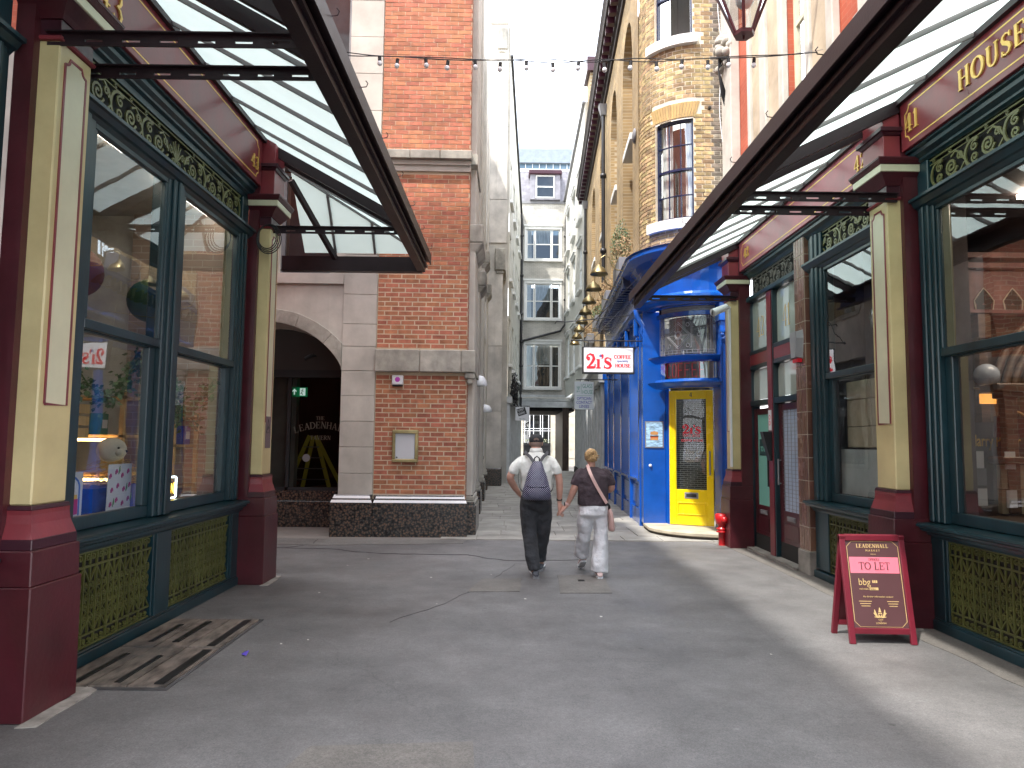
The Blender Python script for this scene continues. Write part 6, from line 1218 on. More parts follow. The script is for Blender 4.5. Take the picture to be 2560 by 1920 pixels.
# market upper front, left (seen in the opposite glass)
ul=thing('market_building','upper market block above the left canopy with pale stone windows','building',(-3.1,2,4.9)); 
def PQ(y,o,z): return (-3.06+o,y,z)
ops=[(y0,y0+1.2,6.0,9.5,0) for y0 in (-4,-.5,3,6)]
b=MB(); wall_open(b,PQ,-8,8.32,4.8,13.4,ops,.2); b.quad((-3.06,8.32,0),(-12,8.32,0),(-12,8.32,13.4),(-3.06,8.32,13.4)); b.quad((-3.06,-8,13.4),(-3.06,8.32,13.4),(-12,8.32,13.4),(-12,-8,13.4)); b.quad((-3.06,-8,0),(-12,-8,0),(-12,-8,13.4),(-3.06,-8,13.4)); b.build('wall',M['rwall'],ul)
for (ya,yb,z0,z1,_) in ops: sash(ul,PQ,ya,yb,z0,z1,-.08,'ucframe',M['glassu'],fw=.07,back='darkback'); b=MB(); pb(b,PQ,ya-.3,yb+.3,0,.08,z0-.3,z0-.02); pb(b,PQ,ya-.3,ya,0,.06,z0,z1); pb(b,PQ,yb,yb+.3,0,.06,z0,z1); pb(b,PQ,ya-.3,yb+.3,0,.08,z1,z1+.3); b.build('window_surround',M['upale'],ul)
b=MB(); b.box(-14,-13,8,24,0,14); sb=b.build('side_street_building',M['leftwall']); tag(sb,'pale stone building closing the side street behind the far left pilaster','building')
# ================================================================ shop interiors
def room(name,label,x0,x1,y0,y1,wallm,floorz=.88,ceil=4.0,ceilm='plaster',backm=None):
    sg=-1 if x1<0 else 1; t=thing(name,label,'room',((x0+x1)/2,(y0+y1)/2,0))
    xf,xb=(x0,x1) if abs(x0)>abs(x1) else (x1,x0)   # xf = far
    b=MB(); b.box(xf,xf+.05*sg,y0,y1,0,ceil); b.build('back_wall',M[backm or wallm],t); b=MB(); b.box(xf,xb,y1,y1+.05,0,ceil); b.build('end_wall',M[wallm],t); b=MB(); b.box(xf,xb,y0-.05,y0,0,ceil); b.build('end_wall',M[wallm],t)
    b=MB(); b.box(xf,xb,y0,y1,ceil,ceil+.05); b.build('room_ceiling',M[ceilm],t); b=MB(); b.box(xf,xb-sg*.03,y0,y1,floorz-.06,floorz); b.build('display_floor',M['dwood'],t); return t
M['ibrick']=brickmat('pinkish painted brick',(.36,.27,.22),(.32,.235,.19),(.42,.37,.32),axis='x'); M['warm']=mat('warm lit strip',(.9,.6,.25),.5,emit=(1,.6,.22),estr=5)
room('shop_room','pale gift shop interior with a brick end wall behind the number 43 windows',-5.6,-3.12,4.45,7.72,'plaster')
b=MB(); b.box(-4.15,-3.15,7.66,7.70,.88,4); tag(b.build('brick_end_wall',M['ibrick']),'pinkish painted brick wall at the far end of the gift shop','wall')
cl=thing('fill_light','warm white lit ceiling panels inside the gift shop','ceiling light',(-4.3,6,3.95)); M['lamp']=mat('added fill glow',(1,1,1),.5,emit=(1,.88,.72),estr=5)  # glow panels added behind the window heads to brighten the room
for yy in (4.95,5.6,6.75,7.3): b=MB(); b.box(-3.30,-3.16,yy-.25,yy+.25,3.95,3.985); b.build('panel',M['lamp'],cl)
# pine shelf unit
def shelf(loc,w,d,zs,label,axis='x'):
    t=thing('shelf_unit',label,'shelf',loc); x,y,z=loc
    for (dx,dy) in ((0,0),(w,0),(0,d),(w,d)): b=MB(); b.box(x+dx-.02,x+dx+.02,y+dy-.02,y+dy+.02,z,zs[-1]+.08); b.build('upright',M['wood'],t)
    for q in zs: b=MB(); b.box(x-.02,x+w+.02,y-.02,y+d+.02,q,q+.025); b.build('shelf_board',M['wood'],t)
    return t
shelf((-3.62,7.10,.88),.28,.52,[1.05,1.46,1.74],'pine shelf unit behind the far sash, beside the brick wall')
shelf((-4.5,6.45,.88),1.0,.35,[1.2,1.55,1.9],'wide pine shelf unit at the back of the gift shop'); shelf((-4.4,5.5,.88),.7,.35,[1.25,1.6,1.95,2.2],'pine shelf unit at the near end of the gift shop')
rr=random.Random(11); COLS=[(.25,.03,.06),(.04,.06,.35),(.45,.4,.3),(.05,.2,.12),(.3,.12,.3),(.5,.1,.05),(.08,.08,.09)]
cn=['wine red','navy blue','oatmeal','bottle green','mauve','orange red','black']
spots=[(-3.5,7.3,1.075,'on the lower board of the far pine shelf'),(-3.42,7.42,1.485,'on the middle board of the far pine shelf'),(-4.1,6.6,1.225,'on the lowest board of the wide back shelf'),(-3.8,6.6,1.575,'on the middle board of the wide back shelf'),(-4.2,6.6,1.925,'on the top board of the wide back shelf'),(-4.0,5.65,1.275,'on the lowest board of the near shelf'),(-3.9,5.65,1.625,'on the second board of the near shelf'),(-4.1,5.65,2.225,'on the top board of the near shelf')]
for i,(x,y,z,l_) in enumerate(spots):
    c_=i%7; t=thing('gift_box',f'{cn[c_]} gift box with pale label '+l_,'box',(x,y,z)); b=MB(); w_,h_=rr.uniform(.1,.16),rr.uniform(.14,.25); b.box(x-w_/2,x+w_/2,y-.06,y+.06,z,z+h_); b.build('carton',mat('box '+cn[c_],COLS[c_],.5,var=.2),t,bevel=.004); b=MB(); b.box(x+w_/2,x+w_/2+.003,y-.04,y+.04,z+h_*.3,z+h_*.7); b.build('label_patch',M['signwhite'],t)
for (x,y,z,w_,l_) in ((-3.95,5.75,1.05,.35,'slatted pine crate low in the near window'),(-3.95,5.85,1.55,.38,'slatted pine crate standing high at the near end of the window')):
    t=thing('crate',l_,'crate',(x,y,z))
    for k in range(3):
        for yy in (y-.18,y+.18): b=MB(); b.box(x-.02,x+w_,yy-.008,yy+.008,z+k*.1,z+k*.1+.075); b.build('slat',M['wood'],t)
        b=MB(); b.box(x+w_,x+w_+.015,y-.18,y+.18,z+k*.1,z+k*.1+.075); b.build('slat',M['wood'],t)
b=MB(); b.box(-4.5,-3.55,6.40,6.43,1.515,1.54); b.box(-4.5,-3.55,6.40,6.43,1.16,1.185); tag(b.build('shelf_light',M['warm']),'warm glowing light strips under the boards of the back shelf','light')
pl=thing('plush_toy','round white plush seal toy resting on a straw bundle in the near window','plush toy',(-3.5,6.3,1.3)); b=MB(); b.ball((-3.5,6.30,1.44),.12,.12,.11,16); b.ball((-3.41,6.27,1.42),.05,.06,.04,10); b.ball((-3.52,6.43,1.40),.05,.08,.05,8); b.build('body',mat('white plush',(.6,.58,.52),1,bump=1,bscale=90),pl); b=MB(); b.ball((-3.365,6.29,1.43),.012); b.ball((-3.39,6.21,1.46),.01); b.build('face',M['black'],pl)
st_=MB(); 
for k in range(420):
    p=Vector((-3.5+rr.uniform(-.13,.13),6.3+rr.uniform(-.15,.15),1.22+rr.uniform(-.12,.14))); q=p+Vector((rr.uniform(-.1,.1),rr.uniform(-.1,.1),rr.uniform(-.08,.03))); n_=Vector((0,0,.004)); st_.add([p,q,q+n_,p+n_],[(0,1,2,3)])
tag(st_.build('straw_bundle',mat('straw',(.5,.36,.12),.8)),'yellow straw bundle under the white plush toy','straw'); b=MB(); b.box(-3.8,-3.3,5.7,6.5,.88,1.14); tag(b.build('display_plinth',mat('ultramarine cloth',(.01,.02,.22),.8,var=.2)),'deep blue cloth covered display stand in the near window','stand')
for (y,c_,l_) in ((5.95,(.14,.035,.03),'faded red paper globe hanging high in the near window'),(7.22,(.012,.055,.022),'green paper globe hanging behind the window mullion')):
    t=thing('paper_globe',l_,'paper globe',(-3.7,y,2.85)); b=MB(); b.ball((-3.7,y,2.95),.22,n=20); b.build('globe',mat('paper '+l_[:5],c_,.7),t); b=MB(); b.tube([(-3.7,y,3.2),(-3.7,y,4.0)],.004,4); b.build('cord',M['black'],t)
# garlands
def garland(pts,label,n,seed,drop=.1):
    rr=random.Random(seed); b=MB(); t=thing('leaf_garland',label,'garland',pts[0]); P=[Vector(p) for p in pts]; s=MB(); s.tube([tuple(p) for p in P],.006,5); s.build('stem',M['leaf'],t)
    for k in range(n):
        i=rr.randrange(len(P)-1); p=P[i].lerp(P[i+1],rr.random())+Vector((rr.gauss(0,.035),rr.gauss(0,.04),rr.gauss(-.02,.05))); L=rr.uniform(.03,.06); d=Vector((rr.uniform(-1,1),rr.uniform(-1,1),rr.uniform(-1,.4))).normalized(); o=d.orthogonal().normalized()*L*.4
        b.add([p,p+d*L*.4+o,p+d*L,p+d*L*.4-o],[(0,1,2,3)])
    b.build('leaves',M['leaf'],t)
garland([(-3.14,4.85,2.2),(-3.16,5.1,2.1),(-3.18,5.35,1.95),(-3.18,5.6,1.84),(-3.17,5.8,2.0),(-3.16,6.0,2.22),(-3.18,6.12,2.3),(-3.18,6.2,1.9)],'trailing green leaf garland swagged across the near lower sash',420,1)
garland([(-3.14,6.5,2.05),(-3.15,6.8,2.02),(-3.16,6.7,1.75),(-3.16,7.0,1.84),(-3.16,7.3,1.97),(-3.15,7.52,2.15)],'trailing green leaf garland rising across the far lower sash',380,2); garland([(-3.3,7.0,1.95),(-3.25,7.2,1.78),(-3.2,7.35,1.68)],'short sprig of greenery over the far pine shelf',90,3)
garland([(-3.4,4.95,2.5),(-3.4,5.15,2.62),(-3.4,5.35,2.5)],'dark leaf spray hung behind the near upper sash',120,4)
# posters and neon
ps2=thing('berry_poster','white poster printed with pink berries and leaves leaning in the near window','poster',(-3.08,5.4,1.0)); b=MB(); b.hexa([(-3.09,5.52,.98),(-3.085,5.52,.98),(-3.085,5.86,.98),(-3.09,5.86,.98),(-3.103,5.55,1.34),(-3.098,5.55,1.34),(-3.098,5.89,1.34),(-3.103,5.89,1.34)]); bo=b.build('sheet',mat('poster white',(.55,.58,.66),.5,var=.03),ps2)
f_=fr((-3.083,5.52,.98),(0,1,0),(-.038,0,1)); b=MB()
for i in range(4):
    for j in range(3):
        x=.05+i*.085+(.02 if j%2 else 0); z=.05+j*.11+(i%2)*.03
        for k in range(5): b.ribbon(arc(x+.01*math.cos(k*1.3),z+.012*math.sin(k*2.1),.007,.007,0,360,6),.008,f_,.002+k*.0002,0)
        if (i+j)%3==0: b.ribbon([(x+.03,z-.02),(x+.045,z+.01),(x+.05,z+.045)],[.004,.02,.004],f_,.002,1)
b.build('print',[mat('berry pink',(.4,.05,.2),.5),mat('leaf print',(.08,.25,.08),.5)],bo)
ms=thing('arched_poster','blue arched poster with a magenta mound at the near corner of the window','poster',(-3.08,4.98,1.0)); b=MB(); b.box(-3.09,-3.085,4.92,5.20,.98,1.30); bo=b.build('sheet',mat('poster grey',(.5,.52,.56),.5),ms); f_=fr((-3.084,4.90,.97),(0,1,0),(0,0,1)); b=MB(); b.ribbon([(.04,.02),(.04,.22)]+arc(.15,.22,.11,.08,180,0,10)+[(.26,.02)],.016,f_,.002,0); b.ribbon([(.15,.03),(.15,.14)],.19,f_,.0022,1); b.ribbon([(.15,.14),(.15,.17)],.17,f_,.0024,2)
for k in range(5): b.ribbon([(.07+k*.03,.19),(.085+k*.03,.25),(.1+k*.03,.19)],.008,f_,.0026,3)
b.build('print',[mat('print blue',(.05,.12,.4),.5),mat('print magenta',(.4,.02,.15),.5),mat('print yellow',(.6,.4,.05),.5),M['signwhite']],bo)
nn_=thing('open_sign','glowing OPEN neon sign in a white rounded frame at the foot of the far sash','neon sign',(-3.12,6.4,1.05)); f_=fr((-3.12,6.26,.985),(0,1,0),(0,0,.62)); f_=(f_[0],f_[1],f_[2]*.62,f_[3]); b=MB()
P=[(.46,.02)]+arc(.44,.30,.03,.03,0,90,5)+arc(.05,.30,.03,.03,90,180,5)+arc(.05,.05,.03,.03,180,270,5)+arc(.44,.05,.03,.03,270,360,5); o,r_1,u_1,n_1=f_; b.tube([tuple(o+r_1*x+u_1*z) for x,z in P[1:]+[P[1]]],.009,6); b.build('frame_tube',mat('white neon',(1,1,1),.3,emit=(.75,.95,1),estr=2.2),nn_)
b=MB(); q=MB()
for i,(ch) in enumerate('OPEN'):
    x0=.05+i*.105; T_=lambda pts:b.tube([tuple(o+r_1*(x0+p[0]*.07)+u_1*(.09+p[1]*.15)) for p in pts],.007,6)
    if ch=='O': T_([(0,0),(0,1),(1,1),(1,0),(0,0)])
    elif ch=='P': T_([(0,0),(0,1),(1,1),(1,.5),(0,.5)])
    elif ch=='E': T_([(1,1),(0,1),(0,0),(1,0)]); T_([(0,.5),(.8,.5)])
    else: T_([(0,0),(0,1),(1,0),(1,1)])
b.build('letter_tube',mat('yellow neon',(1,.8,.2),.3,emit=(1,.62,.05),estr=4),nn_)
# number 41 interior
M['navyw']=mat('dark shop wall',(.07,.055,.06),.7,var=.2); M['castle']=mat('cream stone block',(.42,.36,.26),.85,var=.12,bump=.6,bscale=25)
room('shop_room','dark wooden wizard themed gift shop interior behind the number 41 window',3.84,9.0,1.9,9.6,'navyw',ceilm='navyw')
cp=thing('stone_column','cream stone block column standing inside the right hand window','column',(3.95,6.4,.9))
for k in range(6): b=MB(); b.box(3.88,4.02,6.33,6.5,.9+k*.24,.9+k*.24+.232); b.build('stone_block',M['castle'],cp,bevel=.008)
dz=thing('carved_arch_screen','dark carved wood screen with an arch and trefoil holes inside the right hand window','screen',(6.4,8.2,0)); M['dwood2']=mat('brown carved wood',(.11,.065,.045),.45,var=.3,stretch=(1,1,6)); M['plumw']=mat('plum stained wood',(.17,.08,.08),.5,var=.2)
b=MB(); b.box(5.35,8.9,8.2,8.26,3.12,3.62); b.box(5.3,8.9,8.1,8.26,3.62,3.68); b.box(5.22,8.9,8.02,8.26,3.72,3.78); b.box(5.28,8.9,8.06,8.26,3.08,3.12); b.build('frieze_board',M['plumw'],dz)
for k in range(7):
    x=5.55+k*.34; b=MB(); [b.lathe((x+dx,8.195,3.25+dz_),[(0,0),(.055,0)],12,axis='y') for dx,dz_ in ((-.05,0),(.05,0),(0,.08))]; b.box(x-.08,x+.08,8.192,8.199,3.13,3.2); b.build('trefoil',M['black'],dz)
    b=MB(); b.tube([(x-.1,8.19,3.14),(x-.115,8.19,3.25),(x-.06,8.19,3.33),(x,8.19,3.40),(x+.06,8.19,3.33),(x+.115,8.19,3.25),(x+.1,8.19,3.14)],.008,5); b.build('trefoil_edge',mat('pale wood edge',(.45,.4,.33),.6),dz)
b=MB()
for rr_ in (1.12,1.0,.9): b.tube([(6.7-rr_,8.15,.9)]+[(6.7-rr_*math.cos(a),8.15,2.0+rr_*1.1*math.sin(a)) for a in [PI*i/24 for i in range(25)]]+[(6.7+rr_,8.15,.9)],.045,8)
b.build('arch_rib',M['dwood2'],dz); b=MB(); b.box(5.42,5.52,8.12,8.22,.9,3.08); b.box(5.40,5.54,8.08,8.22,2.8,3.08); b.build('post',M['dwood2'],dz); b=MB(); b.box(5.3,8.9,8.3,8.34,.9,3.1); b.build('back_boards',M['dwood'],dz)
cab=thing('cabinet','dark moulded cabinet post with a cornice inside the right hand window','cabinet',(4.9,7,.9)); b=MB(); b.box(4.84,4.96,6.9,7.0,.9,2.05); b.box(4.80,5.00,6.86,7.04,2.02,2.08); b.box(4.72,5.9,6.84,7.1,2.08,2.16); b.box(4.74,5.9,6.82,7.05,1.38,1.45); b.build('frame',M['dwood2'],cab,bevel=.01)
for (x0,x1,z0,z1) in ((4.78,4.86,.9,1.13),(4.78,4.86,1.14,1.37),(4.97,5.3,.9,1.13),(4.97,5.3,1.14,1.37)): b=MB(); b.box(x0,x1,6.92,6.98,z0,z1); b.build('stone_panel',M['castle'],cab)
bd=thing('display_board','black display board lettered in gold inside the right hand window','board',(5.1,7.45,.95)); b=MB(); b.box(4.78,5.5,7.45,7.48,.95,1.80); bb=b.build('panel',mat('black board',(.03,.025,.03),.5),bd); b=MB(); sans(b,'Harry Potter',fr((4.83,7.445,1.55),(1,0,0),(0,0,1)),.17,.003,scx=.6,offset=.006); b.build('lettering',M['gold'],bb)
for i,(x,z) in enumerate(((4.64,1.33),(4.80,1.33),(4.66,.96),(4.80,.96),(4.66,1.16))):
    b=MB(); b.box(x,x+.10,6.88 if i%2 else 7.1,6.89 if i%2 else 7.11,z,z+.17); tag(b.build('price_card',M['signwhite'] if i<4 else M['lead']),['white hanging card top left on the black board','white hanging card top right on the black board','white hanging card bottom left on the black board','white hanging card bottom right on the black board','clear packet hanging between the cards on the black board'][i],'card')
gl=thing('globe_lamp','frosted globe lamp on a curved arm deep inside the right window','lamp',(4.87,7.2,2.2)); b=MB(); b.ball((4.87,7.2,2.27),.12,n=16); b.build('globe',mat('opal lamp glass',(.4,.45,.55),.2),gl); b=MB(); b.tube([(4.6,7.2,2.35),(4.6,7.2,2.22),(4.7,7.2,2.14),(4.87,7.2,2.13)],.01,6); b.build('arm',M['brass'],gl); b=MB(); b.box(4.80,4.94,7.17,7.22,1.98,2.08); b.build('lit_collar',mat('amber lit collar',(.6,.25,.05),.5,emit=(1,.4,.08),estr=.5),gl)
jm=thing('hanging_jumper','dark maroon jumper on a wooden hanger inside the right window','jumper',(5.2,7.3,1.6)); b=MB(); b.tube([(5.06,7.3,1.86),(5.2,7.3,1.92),(5.34,7.3,1.86)],.014,6); b.build('hanger',M['wood'],jm); b=MB(); b.hexa([(5.02,7.32,1.64),(5.4,7.32,1.64),(5.4,7.36,1.64),(5.02,7.36,1.64),(5.04,7.32,1.86),(5.36,7.32,1.86),(5.36,7.36,1.86),(5.04,7.36,1.86)]); b.build('knit',M['maroon'],jm)
wl=thing('fill_light','dim warm lit spot panels inside the number 41 shop','ceiling light',(5,4,3.95)); M['fill2']=mat('added warm fill',(1,1,1),.5,emit=(1,.8,.6),estr=11)  # added glowing panels that lift the dark interior, not real fittings
for yy in (2.8,3.9,5.2): b=MB(); b.box(3.9,4.05,yy-.25,yy+.25,3.94,3.98); b.build('panel',M['fill2'],wl)
b=MB(); b.box(4.9,6.5,6.4,6.7,3.94,3.98); b.build('panel',M['fill2'],wl)
# number 42 interior
room('shop_room','dim interior behind the number 42 window',3.84,4.3,6.62,8.5,'navyw',ceilm='navyw'); sw=thing('stone_screen','riven buff stone slab screen behind the lower number 42 sash','screen',(3.86,7.5,1)); 
for (z0,z1) in ((1.52,1.75),(1.755,2.05),(2.055,2.26)):
    for (a,c_) in ((6.95,7.55),(7.556,8.1)): b=MB(); b.box(3.86,3.9,a,c_,z0,z1); b.build('stone_slab',M['castle'],sw,bevel=.006)
b=MB(); b.box(3.80,3.803,6.95,8.14,1.0,1.5); tag(b.build('frosted_film',mat('white film',(.38,.41,.4),.5)),'pale frosted film across the foot of the number 42 sash','film')
sk=thing('glass_mask','silvery faceted glass mask hanging in the upper number 42 sash','ornament',(4.0,7.4,2.9)); b=MB(); b.ball((3.95,7.55,2.92),.06,.12,.15,8); b.build('face',mat('silver glass',(.6,.6,.62),.15,metal=.8,var=.4,vscale=20),sk)
# ================================================================ street objects
sb_=thing('sandwich_board','dark red wooden A board advertising offices to let, on the right pavement','sandwich board',(2.93,5.8,0))
rx=Vector((1,-.035,0)).normalized(); tilt=Vector((.0,.16,.86)); fo=Vector((2.68,5.68,0)); up_=tilt.normalized(); W_=.515; H_=.84
M['bframe']=mat('dark cherry paint',(.15,.012,.024),.35); M['board']=mat('dark brown board print',(.085,.034,.036),.45,var=.04); M['pinkp']=mat('pink panel print',(.75,.18,.24),.45,var=.02); M['goldp']=mat('gold print',(.6,.42,.18),.5)
def bf(o,w,h,front):
    n_=rx.cross(up_ if front else Vector((-.02,-.16,.86)).normalized()); return n_
def leg(a,b_,name='leg'): b=MB(); b.beam(a,b_,.045,.03,up=(0,1,0)); b.build(name,M['bframe'],sb_,bevel=.003)
F=lambda x,h:fo+rx*x+up_*h; Bk=Vector((2.68,6.0,0)); ub=Vector((.0,-.18,.82)).normalized(); G_=lambda x,h:Bk+rx*x+ub*h
leg(F(.022,0),F(.022,H_)); leg(F(W_-.022,0),F(W_-.022,H_)); leg(G_(.022,0),G_(.022,H_)); leg(G_(W_-.022,0),G_(W_-.022,H_))
for fn,nm_ in ((F,'rail'),(G_,'rail')):
    for h in (.10,H_-.02): b=MB(); b.beam(fn(.045,h),fn(W_-.045,h),.03,.045); b.build(nm_,M['bframe'],sb_,bevel=.003)
nrm=rx.cross(up_); fb_=(fo+nrm*.004,rx,up_,nrm); b=MB(); b.ribbon([(W_/2,.12),(W_/2,H_-.04)],W_-.09,(fb_[0]-nrm*.01,rx,up_,nrm),.0102); pn=b.build('front_panel',M['board'],sb_); b=MB(); n2=rx.cross(ub); b.ribbon([(W_/2,.12),(W_/2,H_-.04)],W_-.09,(Bk,rx,ub,n2),.01); b.build('back_panel',M['maroon'],sb_)
b=MB(); m_=.055; c_=.04; x0,x1,y0,y1=m_,W_-m_,.13,H_-.055; b.ribbon([(x0+c_,y0),(x1-c_,y0),(x1,y0+c_),(x1,y1-c_),(x1-c_,y1),(x0+c_,y1),(x0,y1-c_),(x0,y0+c_),(x0+c_,y0),(x1-c_,y0)],.0035,fb_,.002); b.build('border_line',M['goldp'],pn)
b=MB(); b.ribbon([(.065,.60),(W_-.065,.60)],.125,fb_,.002); pk=b.build('pink_label',M['pinkp'],pn)
F2=lambda x,h:(fb_[0]+rx*x+up_*h+nrm*.003,rx,up_,nrm)
b=MB(); serif(b,'TO LET',F2(W_/2,.565),.058,.001,align='CENTER',bold=.75,scx=1.0); serif(b,'OFFICES'.replace('I','I'),F2(W_/2,.635),.018,.001,align='CENTER',bold=.6); b.build('lettering',M['board'],pk)
b=MB(); serif(b,'LEADENHALL',F2(W_/2,.735),.030,.001,align='CENTER',bold=1.0,scx=.98,track=.08); sans(b,'M A R K E T',F2(W_/2,.706),.022,.001,align='CENTER'); sans(b,'EST 1881',F2(W_/2,.782),.010,.001,align='CENTER'); sans(b,'LONDON',F2(W_/2,.682),.010,.001,align='CENTER')
sans(b,'bbg',F2(.115,.445),.075,.001,scx=.9,offset=-.006)
for k in range(3): b.ribbon([(.232+k*.014,.462),(.232+k*.014,.482)],.009,fb_,.003)
sans(b,'real estate',F2(.118,.410),.020,.001,scx=.85); b.ribbon([(.20,.417),(.268,.417)],.02,fb_,.002); sans(b,'For further information contact:',F2(W_/2,.352),.018,.001,align='CENTER',shear=.3)
for (x,w_) in ((.155,.1),(.37,.09)):
    for k,h in enumerate((.322,.304,.286)): b.ribbon([(x-w_/2*(1-.15*k),h),(x+w_/2*(1-.15*k),h)],.0045,fb_,.002)
cx_=W_/2; 
for s in (-1,1): b.ribbon([(cx_+s*.02,.20),(cx_+s*.035,.225),(cx_+s*.04,.26)],[.012,.018,.004],fb_,.002); b.ribbon([(cx_+s*.03,.215),(cx_+s*.05,.235)],[.01,.004],fb_,.0023); b.ribbon([(cx_+s*.012,.2),(cx_+s*.045,.205)],.006,fb_,.0026)
b.ribbon([(cx_,.2),(cx_,.235)],.03,fb_,.0028); b.ribbon([(cx_,.24),(cx_,.275)],[.022,.004],fb_,.003); sans(b,'CITY',F2(cx_,.178),.017,.001,align='CENTER',offset=.004); sans(b,'OF',F2(cx_,.170),.006,.001,align='CENTER'); sans(b,'LONDON',F2(cx_,.152),.018,.001,align='CENTER',offset=.004)
b.build('lettering',M['goldp'],pn)
b=MB(); b.ribbon([(cx_,.21),(cx_,.23)],.007,fb_,.0034); b.ribbon([(cx_-.012,.222),(cx_+.012,.222)],.006,fb_,.0036); sans(b,'london',F2(.205,.411),.017,.0012,scx=.85); b.build('dark_print',M['board'],pn)
# red standpipe
rp=thing('fire_riser','stubby bright red standpipe beside the far yellow pilaster','standpipe',(3.27,10.98,0)); q=(3.27,10.98,0); b=MB(); b.lathe(q,[(.055,0),(.055,.2),(.085,.2),(.085,.215),(.065,.23),(.085,.245),(.085,.26),(.06,.27),(.06,.31),(.09,.33),(.10,.40),(.10,.47),(.08,.48),(0,.48)],16); b.build('body',M['red'],rp); b=MB(); b.tube([(3.27,10.98,.38),(3.27,10.83,.40)],.04,10); b.lathe((3.27,10.83,.40),[(0,-.03),(.05,-.03),(.05,.0),(0,0)],10,axis='y'); b.build('outlet',M['red'],rp); b=MB(); b.tube([(3.37,10.98,.2),(3.38,10.98,.3),(3.36,10.98,.42)],.008,5); b.build('chain',M['blackmatt'],rp)
# cctv on far right pilaster
cc2=thing('cctv_camera','white bullet camera at the top of the far yellow pilaster by the blue shop','camera',(3.3,10.7,3.55)); b=MB(); b.tube([(3.36,10.72,3.62),(3.28,10.66,3.63),(3.23,10.6,3.6)],.02,8); b.build('bracket',M['signwhite'],cc2); b=MB(); b.tube([(3.27,10.6,3.61),(3.03,10.5,3.50)],[.05,.058],14); b.build('housing',M['signwhite'],cc2); b=MB(); b.lathe((3.022,10.496,3.497),[(0,-.004),(.04,-.004),(.045,0)],12,axis='x'); b.build('lens',M['black'],cc2)
b=MB(); b.box(3.355,3.378,10.745,10.80,1.2,3.62); tag(b.build('conduit',M['signwhite']),'narrow white cable conduit running down the far right pilaster','conduit')
# festoon lights
fs=thing('festoon_string','festoon cable with small white globe bulbs strung across above the street','string lights',(0,8.15,6.2)); YF=8.15
def zf(x): return 6.05+.0135*(x-.4)**2*1.1
xs_=[(px_-1280)/1775*8.35+.03 for px_ in (852,935,981,1052,1109,1177,1242,1308,1375,1441,1505,1574,1638,1704,1770,1822,1888)]
zv=[6.10,6.06,6.05,6.05,6.05,6.02,6.03,6.02,6.02,6.03,6.04,6.06,6.08,6.11,6.14,6.15,6.19]
def zc_(x): return 6.09+.012*(x-.2)**2
for ph,m_ in ((0,1),(2.2,-1)):
    b=MB(); P=[]
    for i in range(121): x=-3.1+6.75*i/120; P.append((x,YF+.01*m_,zc_(x)+.012*m_+.022*math.sin(x*5.2+ph)*(.6+.4*math.sin(x*1.7)))); 
    b.tube(P,.0065,5); b.build('cable',M['blackmatt'],fs)
b=MB(); b.tube([(3.3,YF,zc_(3.3)),(3.72,YF,zc_(3.5)+.05)],.003,4); b.build('wire',M['lead'],fs)
M['bulb']=mat('opal bulb',(.75,.76,.78),.25,var=.01)
for i,x in enumerate(xs_):
    z=zc_(x)-.02+(.012 if i%2 else -.008); tl=.12*math.sin(i*2.7); c=Vector((x,YF,z)); dn_=Vector((tl,0,-1)).normalized(); b=MB(); b.tube([c,c+dn_*.055],.021,8); so=b.build('socket',M['blackmatt'],fs); b=MB(); b.ball(c+dn_*.085,.029,.029,.032,12); b.build('bulb',M['bulb'],so)
# lantern
lt=thing('hanging_lantern','red framed glass street lantern hung high on the right over the canopy','lantern',(2.72,8.0,6.4)); cxl,cyl_,zb_=2.72,8.0,6.34; b=MB(); b.lathe((cxl,cyl_,zb_),[(0,-.05),(.012,-.04),(.012,-.01),(.02,0),(.12,.0),(.13,.04),(.09,.05),(0,.05)],6,smooth=False); b.build('base_plate',M['maroon'],lt)
for k in range(6):
    a=PI/3*k+.2; a2=a+PI/3; p0=Vector((cxl+.11*math.cos(a),cyl_+.11*math.sin(a),zb_+.04)); p1=Vector((cxl+.40*math.cos(a),cyl_+.40*math.sin(a),zb_+.75)); q0=Vector((cxl+.11*math.cos(a2),cyl_+.11*math.sin(a2),zb_+.04)); q1=Vector((cxl+.40*math.cos(a2),cyl_+.40*math.sin(a2),zb_+.75)); b=MB(); b.tube([p0,p1],.018,6); b.tube([p1,q1],.02,6); b.build('rib',M['maroon'],lt); b=MB(); b.quad(p0,q0,q1,p1); b.build('pane',M['glass'],lt)
b=MB(); b.lathe((cxl,cyl_,zb_+.75),[(.42,0),(.25,.25),(.1,.4),(0,.42)],6,smooth=False); b.build('roof',M['maroon'],lt); b=MB(); b.ball((cxl+.02,cyl_,zb_+.45),.11); b.build('globe',M['bulb'],lt); b=MB(); b.tube([(3.7,8,7.9),(3.2,8,7.75),(2.72,8,7.55),(2.72,8,7.5)],.03,8); b.build('bracket',M['steel'],lt)
# right upper cable knot
b=MB(); rr=random.Random(2)
for k in range(5): b.tube([(3.55+.05*k*.3,11.7,8.3-.3*k*.2),(3.5,11.6,7.9),(3.58+.02*k,11.7,7.5),(3.7,11.8,7.2+.1*k),(3.75,11.9,6.9)],.012,5)
tag(b.build('cable_bundle',M['blackmatt']),'knot of black cables below the carved capital at the brick corner','cables')
